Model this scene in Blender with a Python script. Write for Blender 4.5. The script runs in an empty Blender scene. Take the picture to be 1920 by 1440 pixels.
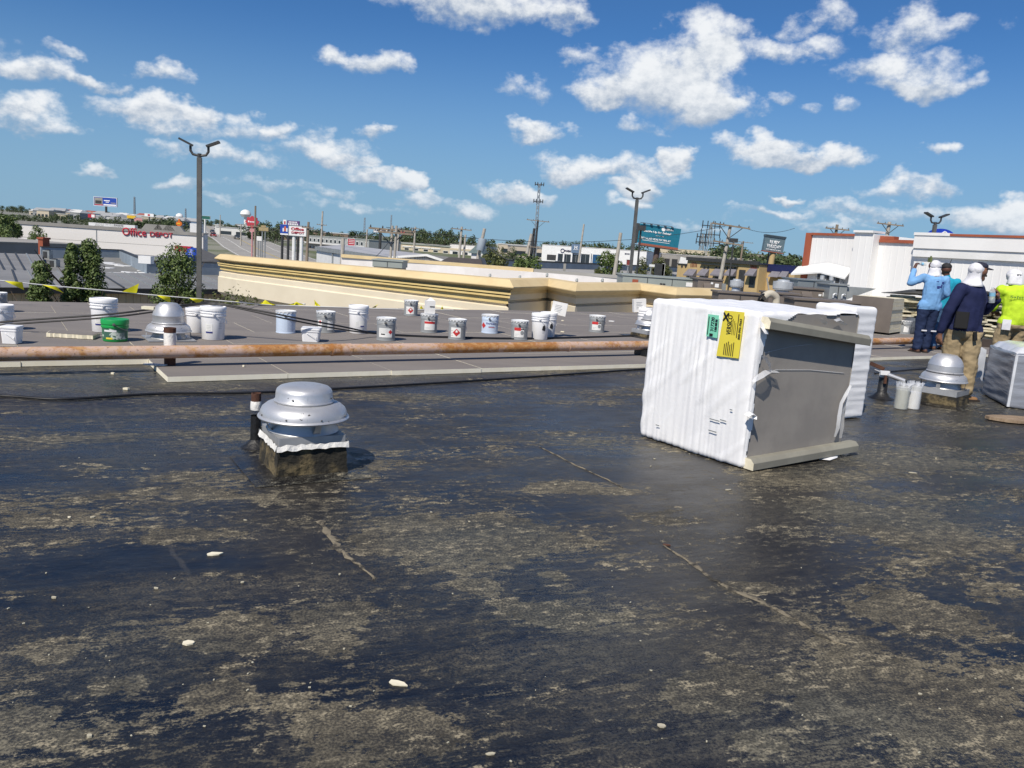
import bpy, bmesh, math, random
import numpy as np
from mathutils import Vector, Matrix, noise as mnoise

random.seed(7)
S = bpy.context.scene
COL = S.collection
R = math.radians

# ---------------------------------------------------------------- camera
F_PX, PITCH, ROLL, EYE = 1500.0, R(9.7), R(4.0), 1.55
FWD = Vector((0, math.cos(PITCH), -math.sin(PITCH)))
_up = Vector((0, math.sin(PITCH), math.cos(PITCH)))
_rt = Vector((1, 0, 0))
RGT = _rt * math.cos(ROLL) + _up * math.sin(ROLL)
UPV = -_rt * math.sin(ROLL) + _up * math.cos(ROLL)
cam_d = bpy.data.cameras.new('camera')
cam = bpy.data.objects.new('camera', cam_d)
COL.objects.link(cam)
cam_d.sensor_width = 36.0
cam_d.lens = F_PX / 1920 * 36.0
cam_d.clip_start, cam_d.clip_end = 0.05, 30000
m = Matrix.Identity(4)
for i in range(3):
    m[i][0], m[i][1], m[i][2] = RGT[i], UPV[i], -FWD[i]
m[2][3] = EYE
cam.matrix_world = m
S.camera = cam


def ray(px, py):
    return FWD * F_PX + RGT * (px - 960) - UPV * (py - 720)


def G(px, py, z=0.0):
    "point of the horizontal plane z that the photo shows at this pixel"
    d = ray(px, py)
    t = (z - EYE) / d.z
    return Vector((0, 0, EYE)) + d * t


def at(px, py, Y):
    d = ray(px, py)
    return Vector((0, 0, EYE)) + d * (Y / d.y)


# ---------------------------------------------------------------- light
SUN_EL, SUN_AZ = R(49), R(206)          # azimuth clockwise from +Y
sun_vec = Vector((math.sin(SUN_AZ) * math.cos(SUN_EL), math.cos(SUN_AZ) * math.cos(SUN_EL), math.sin(SUN_EL)))
sd = bpy.data.lights.new('sun', 'SUN')
sd.energy, sd.angle, sd.color = 4.5, R(0.53), (1.0, 0.925, 0.81)
so = bpy.data.objects.new('sun', sd)
COL.objects.link(so)
so.rotation_euler = sun_vec.to_track_quat('Z', 'Y').to_euler()
so.location = (-20, -20, 40)
S.view_settings.view_transform = 'Standard'
S.view_settings.look = 'None'
S.view_settings.gamma = 1
S.view_settings.exposure = 0.14
S.view_settings.use_curve_mapping = False
try:
    S.cycles.max_bounces = 5
    S.cycles.use_denoising = True
    S.cycles.caustics_reflective = False
    S.cycles.caustics_refractive = False
except Exception:
    pass


# ---------------------------------------------------------------- node helpers
class NT:
    def __init__(s, tree):
        s.t = tree
        s.N = tree.nodes
        s.L = tree.links

    def n(s, typ, **kw):
        nd = s.N.new(typ)
        for k, v in kw.items():
            setattr(nd, k, v)
        return nd

    def put(s, sock, v):
        if isinstance(v, bpy.types.NodeSocket):
            s.L.new(v, sock)
        else:
            sock.default_value = v

    def m(s, op, a, b=None, c=None, clamp=False):
        nd = s.N.new('ShaderNodeMath')
        nd.operation = op
        nd.use_clamp = clamp
        s.put(nd.inputs[0], a)
        if b is not None:
            s.put(nd.inputs[1], b)
        if c is not None:
            s.put(nd.inputs[2], c)
        return nd.outputs[0]

    def ramp(s, v, a, b, lo=0.0, hi=1.0):
        nd = s.N.new('ShaderNodeMapRange')
        nd.interpolation_type = 'SMOOTHSTEP'
        s.put(nd.inputs['Value'], v)
        s.put(nd.inputs['From Min'], a)
        s.put(nd.inputs['From Max'], b)
        s.put(nd.inputs['To Min'], lo)
        s.put(nd.inputs['To Max'], hi)
        return nd.outputs['Result']

    def noise(s, vec, scale, detail=4, rough=0.55, dist=0.0, dim='3D'):
        nd = s.N.new('ShaderNodeTexNoise')
        nd.noise_dimensions = dim
        if vec is not None:
            s.L.new(vec, nd.inputs['Vector'])
        nd.inputs['Scale'].default_value = scale
        nd.inputs['Detail'].default_value = detail
        nd.inputs['Roughness'].default_value = rough
        nd.inputs['Distortion'].default_value = dist
        return nd.outputs['Fac']

    def mix(s, f, a, b, blend='MIX'):
        nd = s.N.new('ShaderNodeMix')
        nd.data_type = 'RGBA'
        nd.blend_type = blend
        nd.clamp_factor = True
        s.put(nd.inputs[0], f)
        for i, v in ((6, a), (7, b)):
            if isinstance(v, bpy.types.NodeSocket):
                s.L.new(v, nd.inputs[i])
            else:
                nd.inputs[i].default_value = (v[0], v[1], v[2], 1)
        return nd.outputs[2]

    def mapping(s, vec, rot=(0, 0, 0), scale=(1, 1, 1), loc=(0, 0, 0)):
        nd = s.N.new('ShaderNodeMapping')
        s.L.new(vec, nd.inputs['Vector'])
        nd.inputs['Location'].default_value = loc
        nd.inputs['Rotation'].default_value = rot
        nd.inputs['Scale'].default_value = scale
        return nd.outputs[0]

    def ellipses(s, ux, uy, items, skew=0.0):
        "items: (cx, cy, rx, ry, weight); returns the largest weight*(1-q^2) and the height inside that ellipse"
        best = sw = sb = None
        for (cx, cy, rx, ry, w) in items:
            a = s.m('MULTIPLY_ADD', ux, 1 / rx, -cx / rx)
            b = s.m('MULTIPLY_ADD', uy, 1 / ry, -cy / ry)
            q = s.m('MULTIPLY_ADD', b, b, s.m('MULTIPLY', a, a))
            v = s.m('MULTIPLY_ADD', q, -w, w)
            p = s.m('MAXIMUM', v, 0.0)
            if best is None:
                best, sw, sb = v, p, s.m('MULTIPLY', p, b)
            else:
                best = s.m('MAXIMUM', v, best)
                sw = s.m('ADD', sw, p)
                sb = s.m('MULTIPLY_ADD', p, b, sb)
        return best, s.m('DIVIDE', sb, s.m('ADD', sw, .06))


# ---------------------------------------------------------------- sky
def az_el(px, py):
    d = ray(px, py).normalized()
    return math.degrees(math.atan2(d.x, d.y)), math.degrees(math.asin(d.z))


W = bpy.data.worlds.new('World')
S.world = W
W.use_nodes = True
w = NT(W.node_tree)
w.N.clear()
sky = w.n('ShaderNodeTexSky', sky_type='NISHITA')
sky.sun_disc = False
sky.sun_elevation = SUN_EL
sky.sun_rotation = SUN_AZ
sky.altitude = 300
sky.air_density = 1.0
sky.dust_density = 0.1
sky.ozone_density = 2.2
SKY_STRENGTH = 0.093
tc = w.n('ShaderNodeTexCoord')
sep = w.n('ShaderNodeSeparateXYZ')
w.L.new(tc.outputs['Generated'], sep.inputs[0])
az = w.m('MULTIPLY', w.m('ARCTAN2', sep.outputs[0], sep.outputs[1]), 57.29578)
el = w.m('MULTIPLY', w.m('ARCSINE', w.m('MINIMUM', w.m('MAXIMUM', sep.outputs[2], -0.9999), 0.9999)), 57.29578)
comb = w.n('ShaderNodeCombineXYZ')
w.L.new(az, comb.inputs[0])
w.L.new(w.m('MULTIPLY', el, 1.35), comb.inputs[1])
cv = comb.outputs[0]
n_big = w.noise(cv, 0.30, 7, 0.60)
n_fine = w.noise(cv, 1.1, 6, 0.62)
n_warp = w.noise(w.mapping(cv, loc=(31, 7, 3)), 0.33, 4, 0.55)
n_warp2 = w.noise(w.mapping(cv, loc=(-11, 47, 3)), 0.33, 4, 0.55)
waz = w.m('ADD', az, w.m('MULTIPLY', w.m('SUBTRACT', n_warp, 0.5), 4.6))
wel = w.m('ADD', el, w.m('MULTIPLY', w.m('SUBTRACT', n_warp2, 0.5), 3.0))
CL = [(900, 0, 205, 48, 1), (1060, 20, 75, 30, .9),
      (1245, 160, 165, 62, 1.15), (1320, 95, 85, 72, 1.15), (1335, 198, 92, 40, 1.2), (1150, 180, 92, 30, 1), (1215, 130, 90, 55, 1), (1255, 95, 40, 26, .7), (1375, 60, 50, 32, .8),
      (1205, 237, 44, 20, .75), (1090, 106, 62, 20, .6), (985, 162, 62, 24, .6),
      (1460, 97, 78, 22, .7), (1545, 86, 38, 18, .6), (1562, 30, 56, 28, .6), (1500, 58, 40, 22, .45),
      (1700, 65, 92, 38, .8), (1785, 45, 80, 22, .6), (1690, 132, 112, 34, .9), (1735, 160, 80, 24, 1), (1805, 155, 46, 16, .7),
      (1468, 174, 36, 18, .75), (1512, 206, 32, 12, .5), (1590, 196, 32, 20, .6),
      (1012, 247, 62, 20, .95), (965, 240, 30, 15, .6),
      (1432, 278, 84, 28, 1.1), (1560, 290, 52, 24, 1.05), (1490, 300, 120, 18, 1), (1430, 258, 40, 18, .8),
      (1105, 312, 118, 26, .85), (1258, 296, 52, 27, 1.1), (1180, 322, 118, 20, .8), (1065, 327, 66, 20, .95),
      (1197, 350, 60, 27, 1.05), (1190, 384, 54, 14, .7),
      (60, 128, 78, 26, .95), (150, 147, 66, 16, .85), (30, 98, 50, 22, .35), (115, 97, 26, 11, .5), (302, 135, 66, 20, .8),
      (700, 121, 86, 26, .95), (658, 110, 46, 22, .9), (757, 130, 36, 16, .8),
      (45, 206, 66, 24, .85), (60, 232, 76, 16, .65),
      (285, 206, 106, 28, 1.05), (365, 214, 46, 26, 1), (330, 240, 110, 20, .6),
      (450, 238, 66, 20, .65), (510, 236, 40, 22, .9), (590, 246, 30, 18, .45), (685, 245, 40, 17, .8),
      (600, 278, 110, 28, .7), (648, 300, 76, 20, .85), (690, 326, 66, 17, .75), (762, 343, 54, 18, .95),
      (400, 286, 112, 18, .6), (190, 316, 42, 9, .6), (340, 342, 54, 16, .65), (500, 346, 78, 14, .5), (625, 360, 46, 10, .5),
      (790, 371, 48, 14, .7), (880, 386, 54, 15, .7), (930, 356, 66, 13, .6), (985, 368, 62, 22, .85),
      (1755, 280, 30, 15, .75), (1738, 344, 60, 22, .7), (1680, 362, 70, 16, .6),
      (1640, 398, 130, 18, .65), (1478, 373, 30, 8, .8), (1445, 400, 76, 11, .65), (1880, 412, 90, 24, .75), (1902, 385, 46, 20, .9),
      (1560, 418, 90, 9, .5), (700, 385, 120, 9, .35), (420, 370, 100, 8, .3), (1320, 420, 90, 8, .35)]
items = []
for (cx, cy, rx, ry, wt) in CL:
    a, e = az_el(cx, cy)
    k = 57.3 / F_PX
    items.append((a, e, rx * 1.02 * k, ry * 1.04 * k, wt))
# outside the frame the same fair-weather cumulus go on all round the sky
rnd = random.Random(3)
for i in range(26):
    a = rnd.uniform(-180, 180)
    e = rnd.choice((6, 9, 13, 18, 24, 32, 42, 55)) + rnd.uniform(-2, 2)
    if abs(a) < 40 and e < 27:
        continue
    sz = rnd.uniform(1.6, 4.6) * (0.6 + e / 40)
    items.append((a, e, sz * 1.8 / max(.35, math.cos(R(e))), sz * 0.75, rnd.uniform(.5, 1.1)))
fld, hgt = w.ellipses(waz, wel, items)
dens = w.m('ADD', fld, w.m('MULTIPLY', w.m('SUBTRACT', n_big, 0.5), 1.7))
dens = w.m('ADD', dens, w.m('MULTIPLY', w.m('SUBTRACT', n_fine, 0.5), 0.8))
dens = w.m('ADD', dens, w.ramp(el, 3.0, 11.0, 0.16, 0.0))
cover = w.ramp(dens, 0.14, 1.02)
cover = w.m('MULTIPLY', cover, w.ramp(el, -0.5, 6.0, 0.58, 0.97))
# light tops, greyer hollows and flat undersides
body = w.m('ADD', w.m('MULTIPLY', hgt, 0.62), w.m('MULTIPLY', w.m('SUBTRACT', n_fine, 0.5), 0.8))
body = w.m('ADD', body, w.m('MULTIPLY', w.m('SUBTRACT', n_big, 0.5), 0.9))
lit = w.ramp(body, -0.46, 0.26)
k = 1 / SKY_STRENGTH
ccol = w.mix(lit, (0.36 * k, 0.43 * k, 0.53 * k), (0.82 * k, 0.84 * k, 0.86 * k))
hs = w.n('ShaderNodeHueSaturation')
hs.inputs['Saturation'].default_value = 1.0
w.L.new(sky.outputs[0], hs.inputs['Color'])
skyc = w.mix(1.0, hs.outputs[0], (0.31, 0.575, 0.87), 'MULTIPLY')
low = w.ramp(el, 0.0, 15.0, 0.80, 0.0)
skyc = w.mix(low, skyc, (0.235 * k, 0.385 * k, 0.545 * k))
fin = w.mix(cover, skyc, ccol)
bg = w.n('ShaderNodeBackground')
bg.inputs['Strength'].default_value = SKY_STRENGTH
w.L.new(fin, bg.inputs['Color'])
wo = w.n('ShaderNodeOutputWorld')
w.L.new(bg.outputs[0], wo.inputs['Surface'])
W.cycles.sampling_method = 'NONE'


# ---------------------------------------------------------------- materials
MATS = {}


def mat(name, col, rough=0.6, col2=None, scale=3.0, metal=0.0, spec=0.5, bump=0.0, bscale=None, detail=5, stretch=(1, 1, 1),
        trans=0.0, lo=0.35, hi=0.65, rough2=None, alpha=None):
    if name in MATS:
        return MATS[name]
    mt = bpy.data.materials.new(name)
    mt.use_nodes = True
    t = NT(mt.node_tree)
    b = t.N['Principled BSDF']
    b.inputs['Metallic'].default_value = metal
    b.inputs['Roughness'].default_value = rough
    b.inputs['Specular IOR Level'].default_value = spec
    b.inputs['Base Color'].default_value = (*col, 1)
    c = t.n('ShaderNodeTexCoord')
    v = t.mapping(c.outputs['Object'], scale=stretch)
    if col2 is None:
        col2 = tuple(x * 0.82 for x in col)
    f = t.ramp(t.noise(v, scale, detail, 0.6), lo, hi)
    t.L.new(t.mix(f, col, col2), b.inputs['Base Color'])
    if rough2 is not None:
        t.L.new(t.m('MULTIPLY_ADD', f, rough2 - rough, rough), b.inputs['Roughness'])
    if bump:
        bn = t.n('ShaderNodeBump')
        bn.inputs['Strength'].default_value = bump
        bn.inputs['Distance'].default_value = 0.02
        t.L.new(t.noise(v, bscale or scale * 4, 6, 0.6), bn.inputs['Height'])
        t.L.new(bn.outputs[0], b.inputs['Normal'])
    if trans:
        b.inputs['Transmission Weight'].default_value = trans
    if alpha is not None:
        b.inputs['Alpha'].default_value = alpha
    MATS[name] = mt
    return mt


# ---------------------------------------------------------------- mesh builder
class MB:
    def __init__(s):
        s.v, s.f, s.mi, s.sm = [], [], [], []

    def add(s, vs, fs, mi=0, smooth=False):
        o = len(s.v)
        s.v += [tuple(p) for p in vs]
        for f in fs:
            s.f.append(tuple(i + o for i in f))
            s.mi.append(mi)
            s.sm.append(smooth)
        return s

    def box(s, x0, x1, y0, y1, z0, z1, mi=0, M=None, mtop=None):
        p = [(x0, y0, z0), (x1, y0, z0), (x1, y1, z0), (x0, y1, z0), (x0, y0, z1), (x1, y0, z1), (x1, y1, z1), (x0, y1, z1)]
        if M is not None:
            p = [M @ Vector(q) for q in p]
        fs = [(0, 3, 2, 1), (0, 1, 5, 4), (1, 2, 6, 5), (2, 3, 7, 6), (3, 0, 4, 7)]
        s.add(p, fs, mi)
        s.add(p, [(4, 5, 6, 7)], mi if mtop is None else mtop)
        return s

    def beam(s, a, b, w, h=None, mi=0):
        "box from a to b with section w x h"
        h = h or w
        a, b = Vector(a), Vector(b)
        d = (b - a)
        L = d.length
        q = d.to_track_quat('X', 'Z').to_matrix().to_4x4()
        return s.box(0, L, -w / 2, w / 2, -h / 2, h / 2, mi, Matrix.Translation(a) @ q)

    def tube(s, path, r, seg=8, mi=0, caps=True, smooth=True):
        path = [Vector(p) for p in path]
        n = len(path)
        rs = r if isinstance(r, (list, tuple)) else [r] * n
        vs, fs = [], []
        ref = None
        for i, p in enumerate(path):
            d = (path[min(i + 1, n - 1)] - path[max(i - 1, 0)]).normalized()
            if ref is None:
                ref = Vector((0, 0, 1)) if abs(d.z) < .9 else Vector((1, 0, 0))
            a = d.cross(ref).normalized()
            ref = a.cross(d).normalized()
            for k in range(seg):
                t = 2 * math.pi * k / seg
                vs.append(p + a * (rs[i] * math.cos(t)) + ref * (rs[i] * math.sin(t)))
        for i in range(n - 1):
            for k in range(seg):
                k2 = (k + 1) % seg
                fs.append((i * seg + k, i * seg + k2, (i + 1) * seg + k2, (i + 1) * seg + k))
        s.add(vs, fs, mi, smooth)
        if caps:
            o = len(s.v) - len(vs)
            s.f.append(tuple(o + k for k in reversed(range(seg))))
            s.f.append(tuple(o + (n - 1) * seg + k for k in range(seg)))
            s.mi += [mi, mi]
            s.sm += [False, False]
        return s

    def lathe(s, prof, seg=32, mi=0, c=(0, 0, 0), smooth=True, cap0=False, cap1=False):
        vs, fs = [], []
        for (r, z) in prof:
            for k in range(seg):
                t = 2 * math.pi * k / seg
                vs.append((c[0] + r * math.cos(t), c[1] + r * math.sin(t), c[2] + z))
        n = len(prof)
        for i in range(n - 1):
            for k in range(seg):
                k2 = (k + 1) % seg
                fs.append((i * seg + k, i * seg + k2, (i + 1) * seg + k2, (i + 1) * seg + k))
        s.add(vs, fs, mi, smooth)
        o = len(s.v) - len(vs)
        if cap0:
            s.f.append(tuple(o + k for k in reversed(range(seg)))); s.mi.append(mi); s.sm.append(False)
        if cap1:
            s.f.append(tuple(o + (n - 1) * seg + k for k in range(seg))); s.mi.append(mi); s.sm.append(False)
        return s

    def prism(s, poly, z0, z1, mi=0, M=None):
        n = len(poly)
        p = [(x, y, z0) for x, y in poly] + [(x, y, z1) for x, y in poly]
        if M is not None:
            p = [M @ Vector(q) for q in p]
        fs = [tuple(reversed(range(n))), tuple(range(n, 2 * n))]
        fs += [(i, (i + 1) % n, (i + 1) % n + n, i + n) for i in range(n)]
        return s.add(p, fs, mi)

    def extrude(s, prof, path, mi=0, mis=None, closed_ends=True, only=None, scale=None, pivot=0.0):
        "profile (offset towards the viewer side, z) swept along a ground polyline with mitred corners"
        path = [Vector((p[0], p[1], 0)) for p in path]
        n, k = len(path), len(prof)
        vs, fs = [], []
        for i in range(n):
            d0 = (path[i] - path[i - 1]).normalized() if i else None
            d1 = (path[i + 1] - path[i]).normalized() if i < n - 1 else None
            d0, d1 = d0 or d1, d1 or d0
            n0, n1 = Vector((d0.y, -d0.x, 0)), Vector((d1.y, -d1.x, 0))
            mv = (n0 + n1)
            mv = mv / max(.3, mv.dot(n0)) if mv.length > 1e-6 else n0
            f = scale[i] if scale else 1.0
            for (o, z) in prof:
                vs.append(path[i] + mv * o * f + Vector((0, 0, pivot + (z - pivot) * f)))
        for i in range(*(only or (0, n - 1))):
            for j in range(k - 1):
                s.add([vs[i * k + j], vs[(i + 1) * k + j], vs[(i + 1) * k + j + 1], vs[i * k + j + 1]], [(0, 1, 2, 3)], mis[j] if mis else mi)
        if closed_ends:
            s.add(vs[:k], [tuple(range(k))], mis[0] if mis else mi)
            s.add(vs[-k:], [tuple(reversed(range(k)))], mis[0] if mis else mi)
        return s

    def mesh(s, name, mats):
        me = bpy.data.meshes.new(name)
        me.from_pydata(s.v, [], s.f)
        for mt in (mats if isinstance(mats, (list, tuple)) else [mats]):
            me.materials.append(mt)
        me.polygons.foreach_set('material_index', s.mi)
        me.polygons.foreach_set('use_smooth', s.sm)
        me.update()
        if any(s.sm):
            me.set_sharp_from_angle(angle=R(40))
        return me

    def build(s, name, mats, parent=None, loc=(0, 0, 0), rotz=0.0, bevel=0.0):
        ob = bpy.data.objects.new(name, s.mesh(name, mats))
        COL.objects.link(ob)
        ob.location = loc
        ob.rotation_euler = (0, 0, rotz)
        if parent is not None:
            ob.parent = parent
        if bevel:
            md = ob.modifiers.new('bevel', 'BEVEL')
            md.width, md.segments, md.limit_method = bevel, 2, 'ANGLE'
        return ob


def tag(o, label=None, cat=None, group=None, kind=None):
    if label:
        o['label'] = label
    if cat:
        o['category'] = cat
    if group:
        o['group'] = group
    if kind:
        o['kind'] = kind
    return o


def thing(name, label, cat, loc=(0, 0, 0), rotz=0.0, group=None):
    o = bpy.data.objects.new(name, None)
    o.empty_display_size = 0.2
    COL.objects.link(o)
    o.location = loc
    o.rotation_euler = (0, 0, rotz)
    return tag(o, label, cat, group)


def child(name, me, parent, loc=(0, 0, 0), rotz=0.0, rot=None, scale=None):
    o = bpy.data.objects.new(name, me)
    COL.objects.link(o)
    o.parent = parent
    o.location = loc
    o.rotation_euler = rot or (0, 0, rotz)
    if scale:
        o.scale = scale
    return o


def copy_tree(o, parent=None):
    c = o.copy()
    COL.objects.link(c)
    if parent is not None:
        c.parent = parent
    for ch in list(o.children):
        copy_tree(ch, c)
    return c


def text_mesh(txt, h, mt, depth=0.0, bold=0.0, width=None, align='CENTER', shear=0.0):
    "flat lettering in the local XZ plane facing -Y; fits `width` when given"
    cu = bpy.data.curves.new('lettering', 'FONT')
    cu.body = txt
    cu.size = 1.0
    cu.align_x = align
    cu.align_y = 'CENTER'
    cu.offset = bold
    cu.shear = shear
    cu.resolution_u = 3
    ob = bpy.data.objects.new('lettering', cu)
    COL.objects.link(ob)
    dg = bpy.context.evaluated_depsgraph_get()
    me = bpy.data.meshes.new_from_object(ob.evaluated_get(dg))
    bpy.data.objects.remove(ob)
    bpy.data.curves.remove(cu)
    xs = [v.co.x for v in me.vertices] or [0]
    ys = [v.co.y for v in me.vertices] or [0]
    cy = (max(ys) + min(ys)) / 2
    sy = h / max(1e-6, max(ys) - min(ys))
    sx = sy if width is None else width / max(1e-6, max(xs) - min(xs))
    cx = (max(xs) + min(xs)) / 2 if align == 'CENTER' else 0
    if depth:
        bm = bmesh.new()
        bm.from_mesh(me)
        r = bmesh.ops.extrude_face_region(bm, geom=bm.faces[:])
        for e in r['geom']:
            if isinstance(e, bmesh.types.BMVert):
                e.co.z -= depth / sy
        bmesh.ops.recalc_face_normals(bm, faces=bm.faces[:])
        bm.to_mesh(me)
        bm.free()
        zs = [v.co.z for v in me.vertices]
    for v in me.vertices:
        x, y, z = v.co
        v.co = ((x - cx) * sx, -z * sy if depth else 0.0, (y - cy) * sy)
    me.materials.clear()
    me.materials.append(mt)
    return me


TH = R(33.4)                       # direction of the roof's long axis
U = Vector((math.cos(TH), math.sin(TH), 0))
V = Vector((-math.sin(TH), math.cos(TH), 0))


def UV(u, v, z=0.0):
    return U * u + V * v + Vector((0, 0, z))


def uv_of(p):
    return p.x * U.x + p.y * U.y, p.x * V.x + p.y * V.y


def sstep(a, b, x):
    t = min(1, max(0, (x - a) / (b - a)))
    return t * t * (3 - 2 * t)


def gz(x, y):
    "height of the land"
    r = math.hypot(x, y)
    h = -6.5 + 4.2 * sstep(130, 330, r) + 3.2 * sstep(330, 900, r)
    if y > 0:
        h += 5.5 * sstep(900, 2400, r)
        h += 9 * sstep(1000, 2200, r) * math.exp(-((x / max(y, 1) - .24) / .14) ** 2)
    return h


def land(px, py):
    "point of the land that the photo shows at this pixel"
    d = ray(px, py).normalized()
    o = Vector((0, 0, EYE))
    t = 20.0
    while t < 4000:
        p = o + d * t
        if p.z <= gz(p.x, p.y):
            return Vector((p.x, p.y, gz(p.x, p.y)))
        t *= 1.004
    return o + d * t
# ================================================================ large structure
# ---- palette
m_grass = mat('grass_ground', (0.075, 0.10, 0.035), 0.95, (0.16, 0.15, 0.075), 0.08)
m_asph = mat('asphalt', (0.14, 0.14, 0.138), 0.9, (0.19, 0.185, 0.175), 0.15, bump=.1)
m_conc = mat('concrete_road', (0.33, 0.315, 0.29), 0.9, (0.27, 0.26, 0.24), 0.3)
m_line = mat('road_paint', (0.72, 0.72, 0.68), 0.8)
m_yline = mat('road_paint_yellow', (0.62, 0.45, 0.06), 0.8)
m_white = mat('white_paint', (0.80, 0.80, 0.79), 0.5, (0.72, 0.72, 0.70), 1.5)
m_white2 = mat('white_membrane', (0.78, 0.755, 0.74), 0.6, (0.68, 0.65, 0.63), .8, bump=.1)
m_cream = mat('cream_wall', (0.72, 0.645, 0.50), 0.75, (0.67, 0.595, 0.455), 0.7, bump=.06, bscale=40)
m_tan = mat('tan_coping', (0.67, 0.53, 0.30), 0.6, (0.60, 0.465, 0.25), 1.2, bump=.05)
m_gold = mat('gold_bead', (0.72, 0.56, 0.25), 0.6, (0.66, 0.50, 0.21), 2)
m_dark = mat('dark_metal', (0.035, 0.036, 0.038), 0.5, (0.05, 0.05, 0.05), 3)
m_black = mat('black_rubber', (0.012, 0.012, 0.013), 0.55)
m_grey = mat('grey_metal', (0.34, 0.36, 0.36), 0.5, (0.27, 0.29, 0.29), 1.5, metal=.3)
m_galv = mat('galvanised', (0.56, 0.58, 0.60), 0.38, (0.46, 0.48, 0.50), 2.5, metal=.35)
m_unit = mat('unit_taupe', (0.17, 0.145, 0.125), 0.6, (0.13, 0.11, 0.095), 1.0)
m_unitg = mat('unit_greygreen', (0.30, 0.33, 0.31), 0.6, (0.24, 0.27, 0.25), .7)
m_glass = mat('dark_glass', (0.03, 0.04, 0.05), 0.12, spec=.8)
m_wood = mat('pole_wood', (0.30, 0.245, 0.185), 0.9, (0.20, 0.16, 0.12), 1.5, stretch=(1, 1, .2))
m_wood2 = mat('pole_pale', (0.46, 0.43, 0.38), 0.9, (0.36, 0.33, 0.29), 1.5)
m_tanwall = mat('tan_stucco', (0.52, 0.38, 0.19), 0.85, (0.47, 0.34, 0.165), .5)
m_tanwall2 = mat('pale_tan_wall', (0.58, 0.50, 0.36), 0.85, (0.52, 0.45, 0.33), .2)
m_odwall = mat('store_wall', (0.80, 0.77, 0.73), 0.85, (0.76, 0.73, 0.69), .12, stretch=(.3, .3, 2))
m_greyroof = mat('grey_roofing', (0.235, 0.235, 0.235), 0.7, (0.19, 0.19, 0.19), .25)
m_dkroof = mat('shingle_dark', (0.085, 0.07, 0.062), 0.95, (0.06, 0.05, 0.045), 2.5, bump=.3)
m_bluegrey = mat('bluegrey_parapet', (0.27, 0.32, 0.37), 0.7, (0.22, 0.265, 0.31), .5)
m_ribtan = mat('ribbed_tan_siding', (0.46, 0.38, 0.25), 0.6, (0.42, 0.345, 0.225), .8)
m_red = mat('sign_red', (0.50, 0.022, 0.045), 0.5)
m_redbrick = mat('brick_red', (0.36, 0.095, 0.045), 0.8, (0.29, 0.075, 0.04), 2, bump=.2)
m_blue = mat('sign_blue', (0.02, 0.07, 0.40), 0.45)
m_teal = mat('sign_teal', (0.01, 0.16, 0.24), 0.45)
m_pwhite = mat('print_white', (0.80, 0.80, 0.80), 0.55, (0.78, 0.78, 0.78))
m_pblack = mat('print_black', (0.015, 0.015, 0.017), 0.6)
m_navy = mat('sign_navy', (0.015, 0.02, 0.09), 0.5)
m_purple = mat('sign_purple', (0.13, 0.055, 0.20), 0.5)
m_orange = mat('sign_orange', (0.75, 0.17, 0.015), 0.5)
m_yel = mat('sign_yellow', (0.80, 0.50, 0.03), 0.5)
m_slate = mat('sign_slate', (0.13, 0.19, 0.22), 0.5)

# ---- land: one sheet to the horizon
mb = MB()
rings = [0, 30, 60, 100, 130, 160, 200, 250, 300, 360, 430, 520, 620, 740, 900, 1100, 1350, 1650, 2000, 2500, 3200, 4500, 7000, 12000]
NA = 120
vs, fs = [], []
for r in rings:
    for k in range(NA):
        a = 2 * math.pi * k / NA
        vs.append((r * math.sin(a), r * math.cos(a), gz(r * math.sin(a), r * math.cos(a))))
for i in range(len(rings) - 1):
    for k in range(NA):
        fs.append((i * NA + k, (i + 1) * NA + k, (i + 1) * NA + (k + 1) % NA, i * NA + (k + 1) % NA))
mb.add(vs, fs, 0, True)
mt = bpy.data.materials.new('town_ground')
mt.use_nodes = True
t = NT(mt.node_tree)
b = t.N['Principled BSDF']
b.inputs['Roughness'].default_value = .95
tcn = t.n('ShaderNodeTexCoord')
o3 = tcn.outputs['Object']
f1 = t.ramp(t.noise(o3, .012, 5), .42, .56)
f2 = t.ramp(t.noise(o3, .03, 6), .45, .6)
c = t.mix(f1, (0.19, 0.185, 0.175), (0.095, 0.115, 0.045))
c = t.mix(t.m('MULTIPLY', f2, .6), c, (0.30, 0.285, 0.25))
t.L.new(c, b.inputs['Base Color'])
tag(mb.build('ground', mt), kind='structure')


def strip(name, pts, w, z, mt, kind='structure', parent=None):
    m_ = MB()
    vs, n = [], len(pts)
    for i, p in enumerate(pts):
        d = (pts[min(i + 1, n - 1)] - pts[max(i - 1, 0)])
        d.z = 0
        d.normalize()
        s_ = Vector((d.y, -d.x, 0)) * (w[i] if isinstance(w, list) else w) / 2
        for q in (p - s_, p + s_):
            vs.append((q.x, q.y, gz(q.x, q.y) + z))
    m_.add(vs, [(2 * i, 2 * i + 1, 2 * i + 3, 2 * i + 2) for i in range(n - 1)])
    ob = m_.build(name, mt, parent)
    if kind:
        tag(ob, kind=kind)
    return ob


def dense(pts, n=10):
    out = []
    for a, b_ in zip(pts, pts[1:]):
        out += [a.lerp(b_, i / n) for i in range(n)]
    return out + [pts[-1]]


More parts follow.
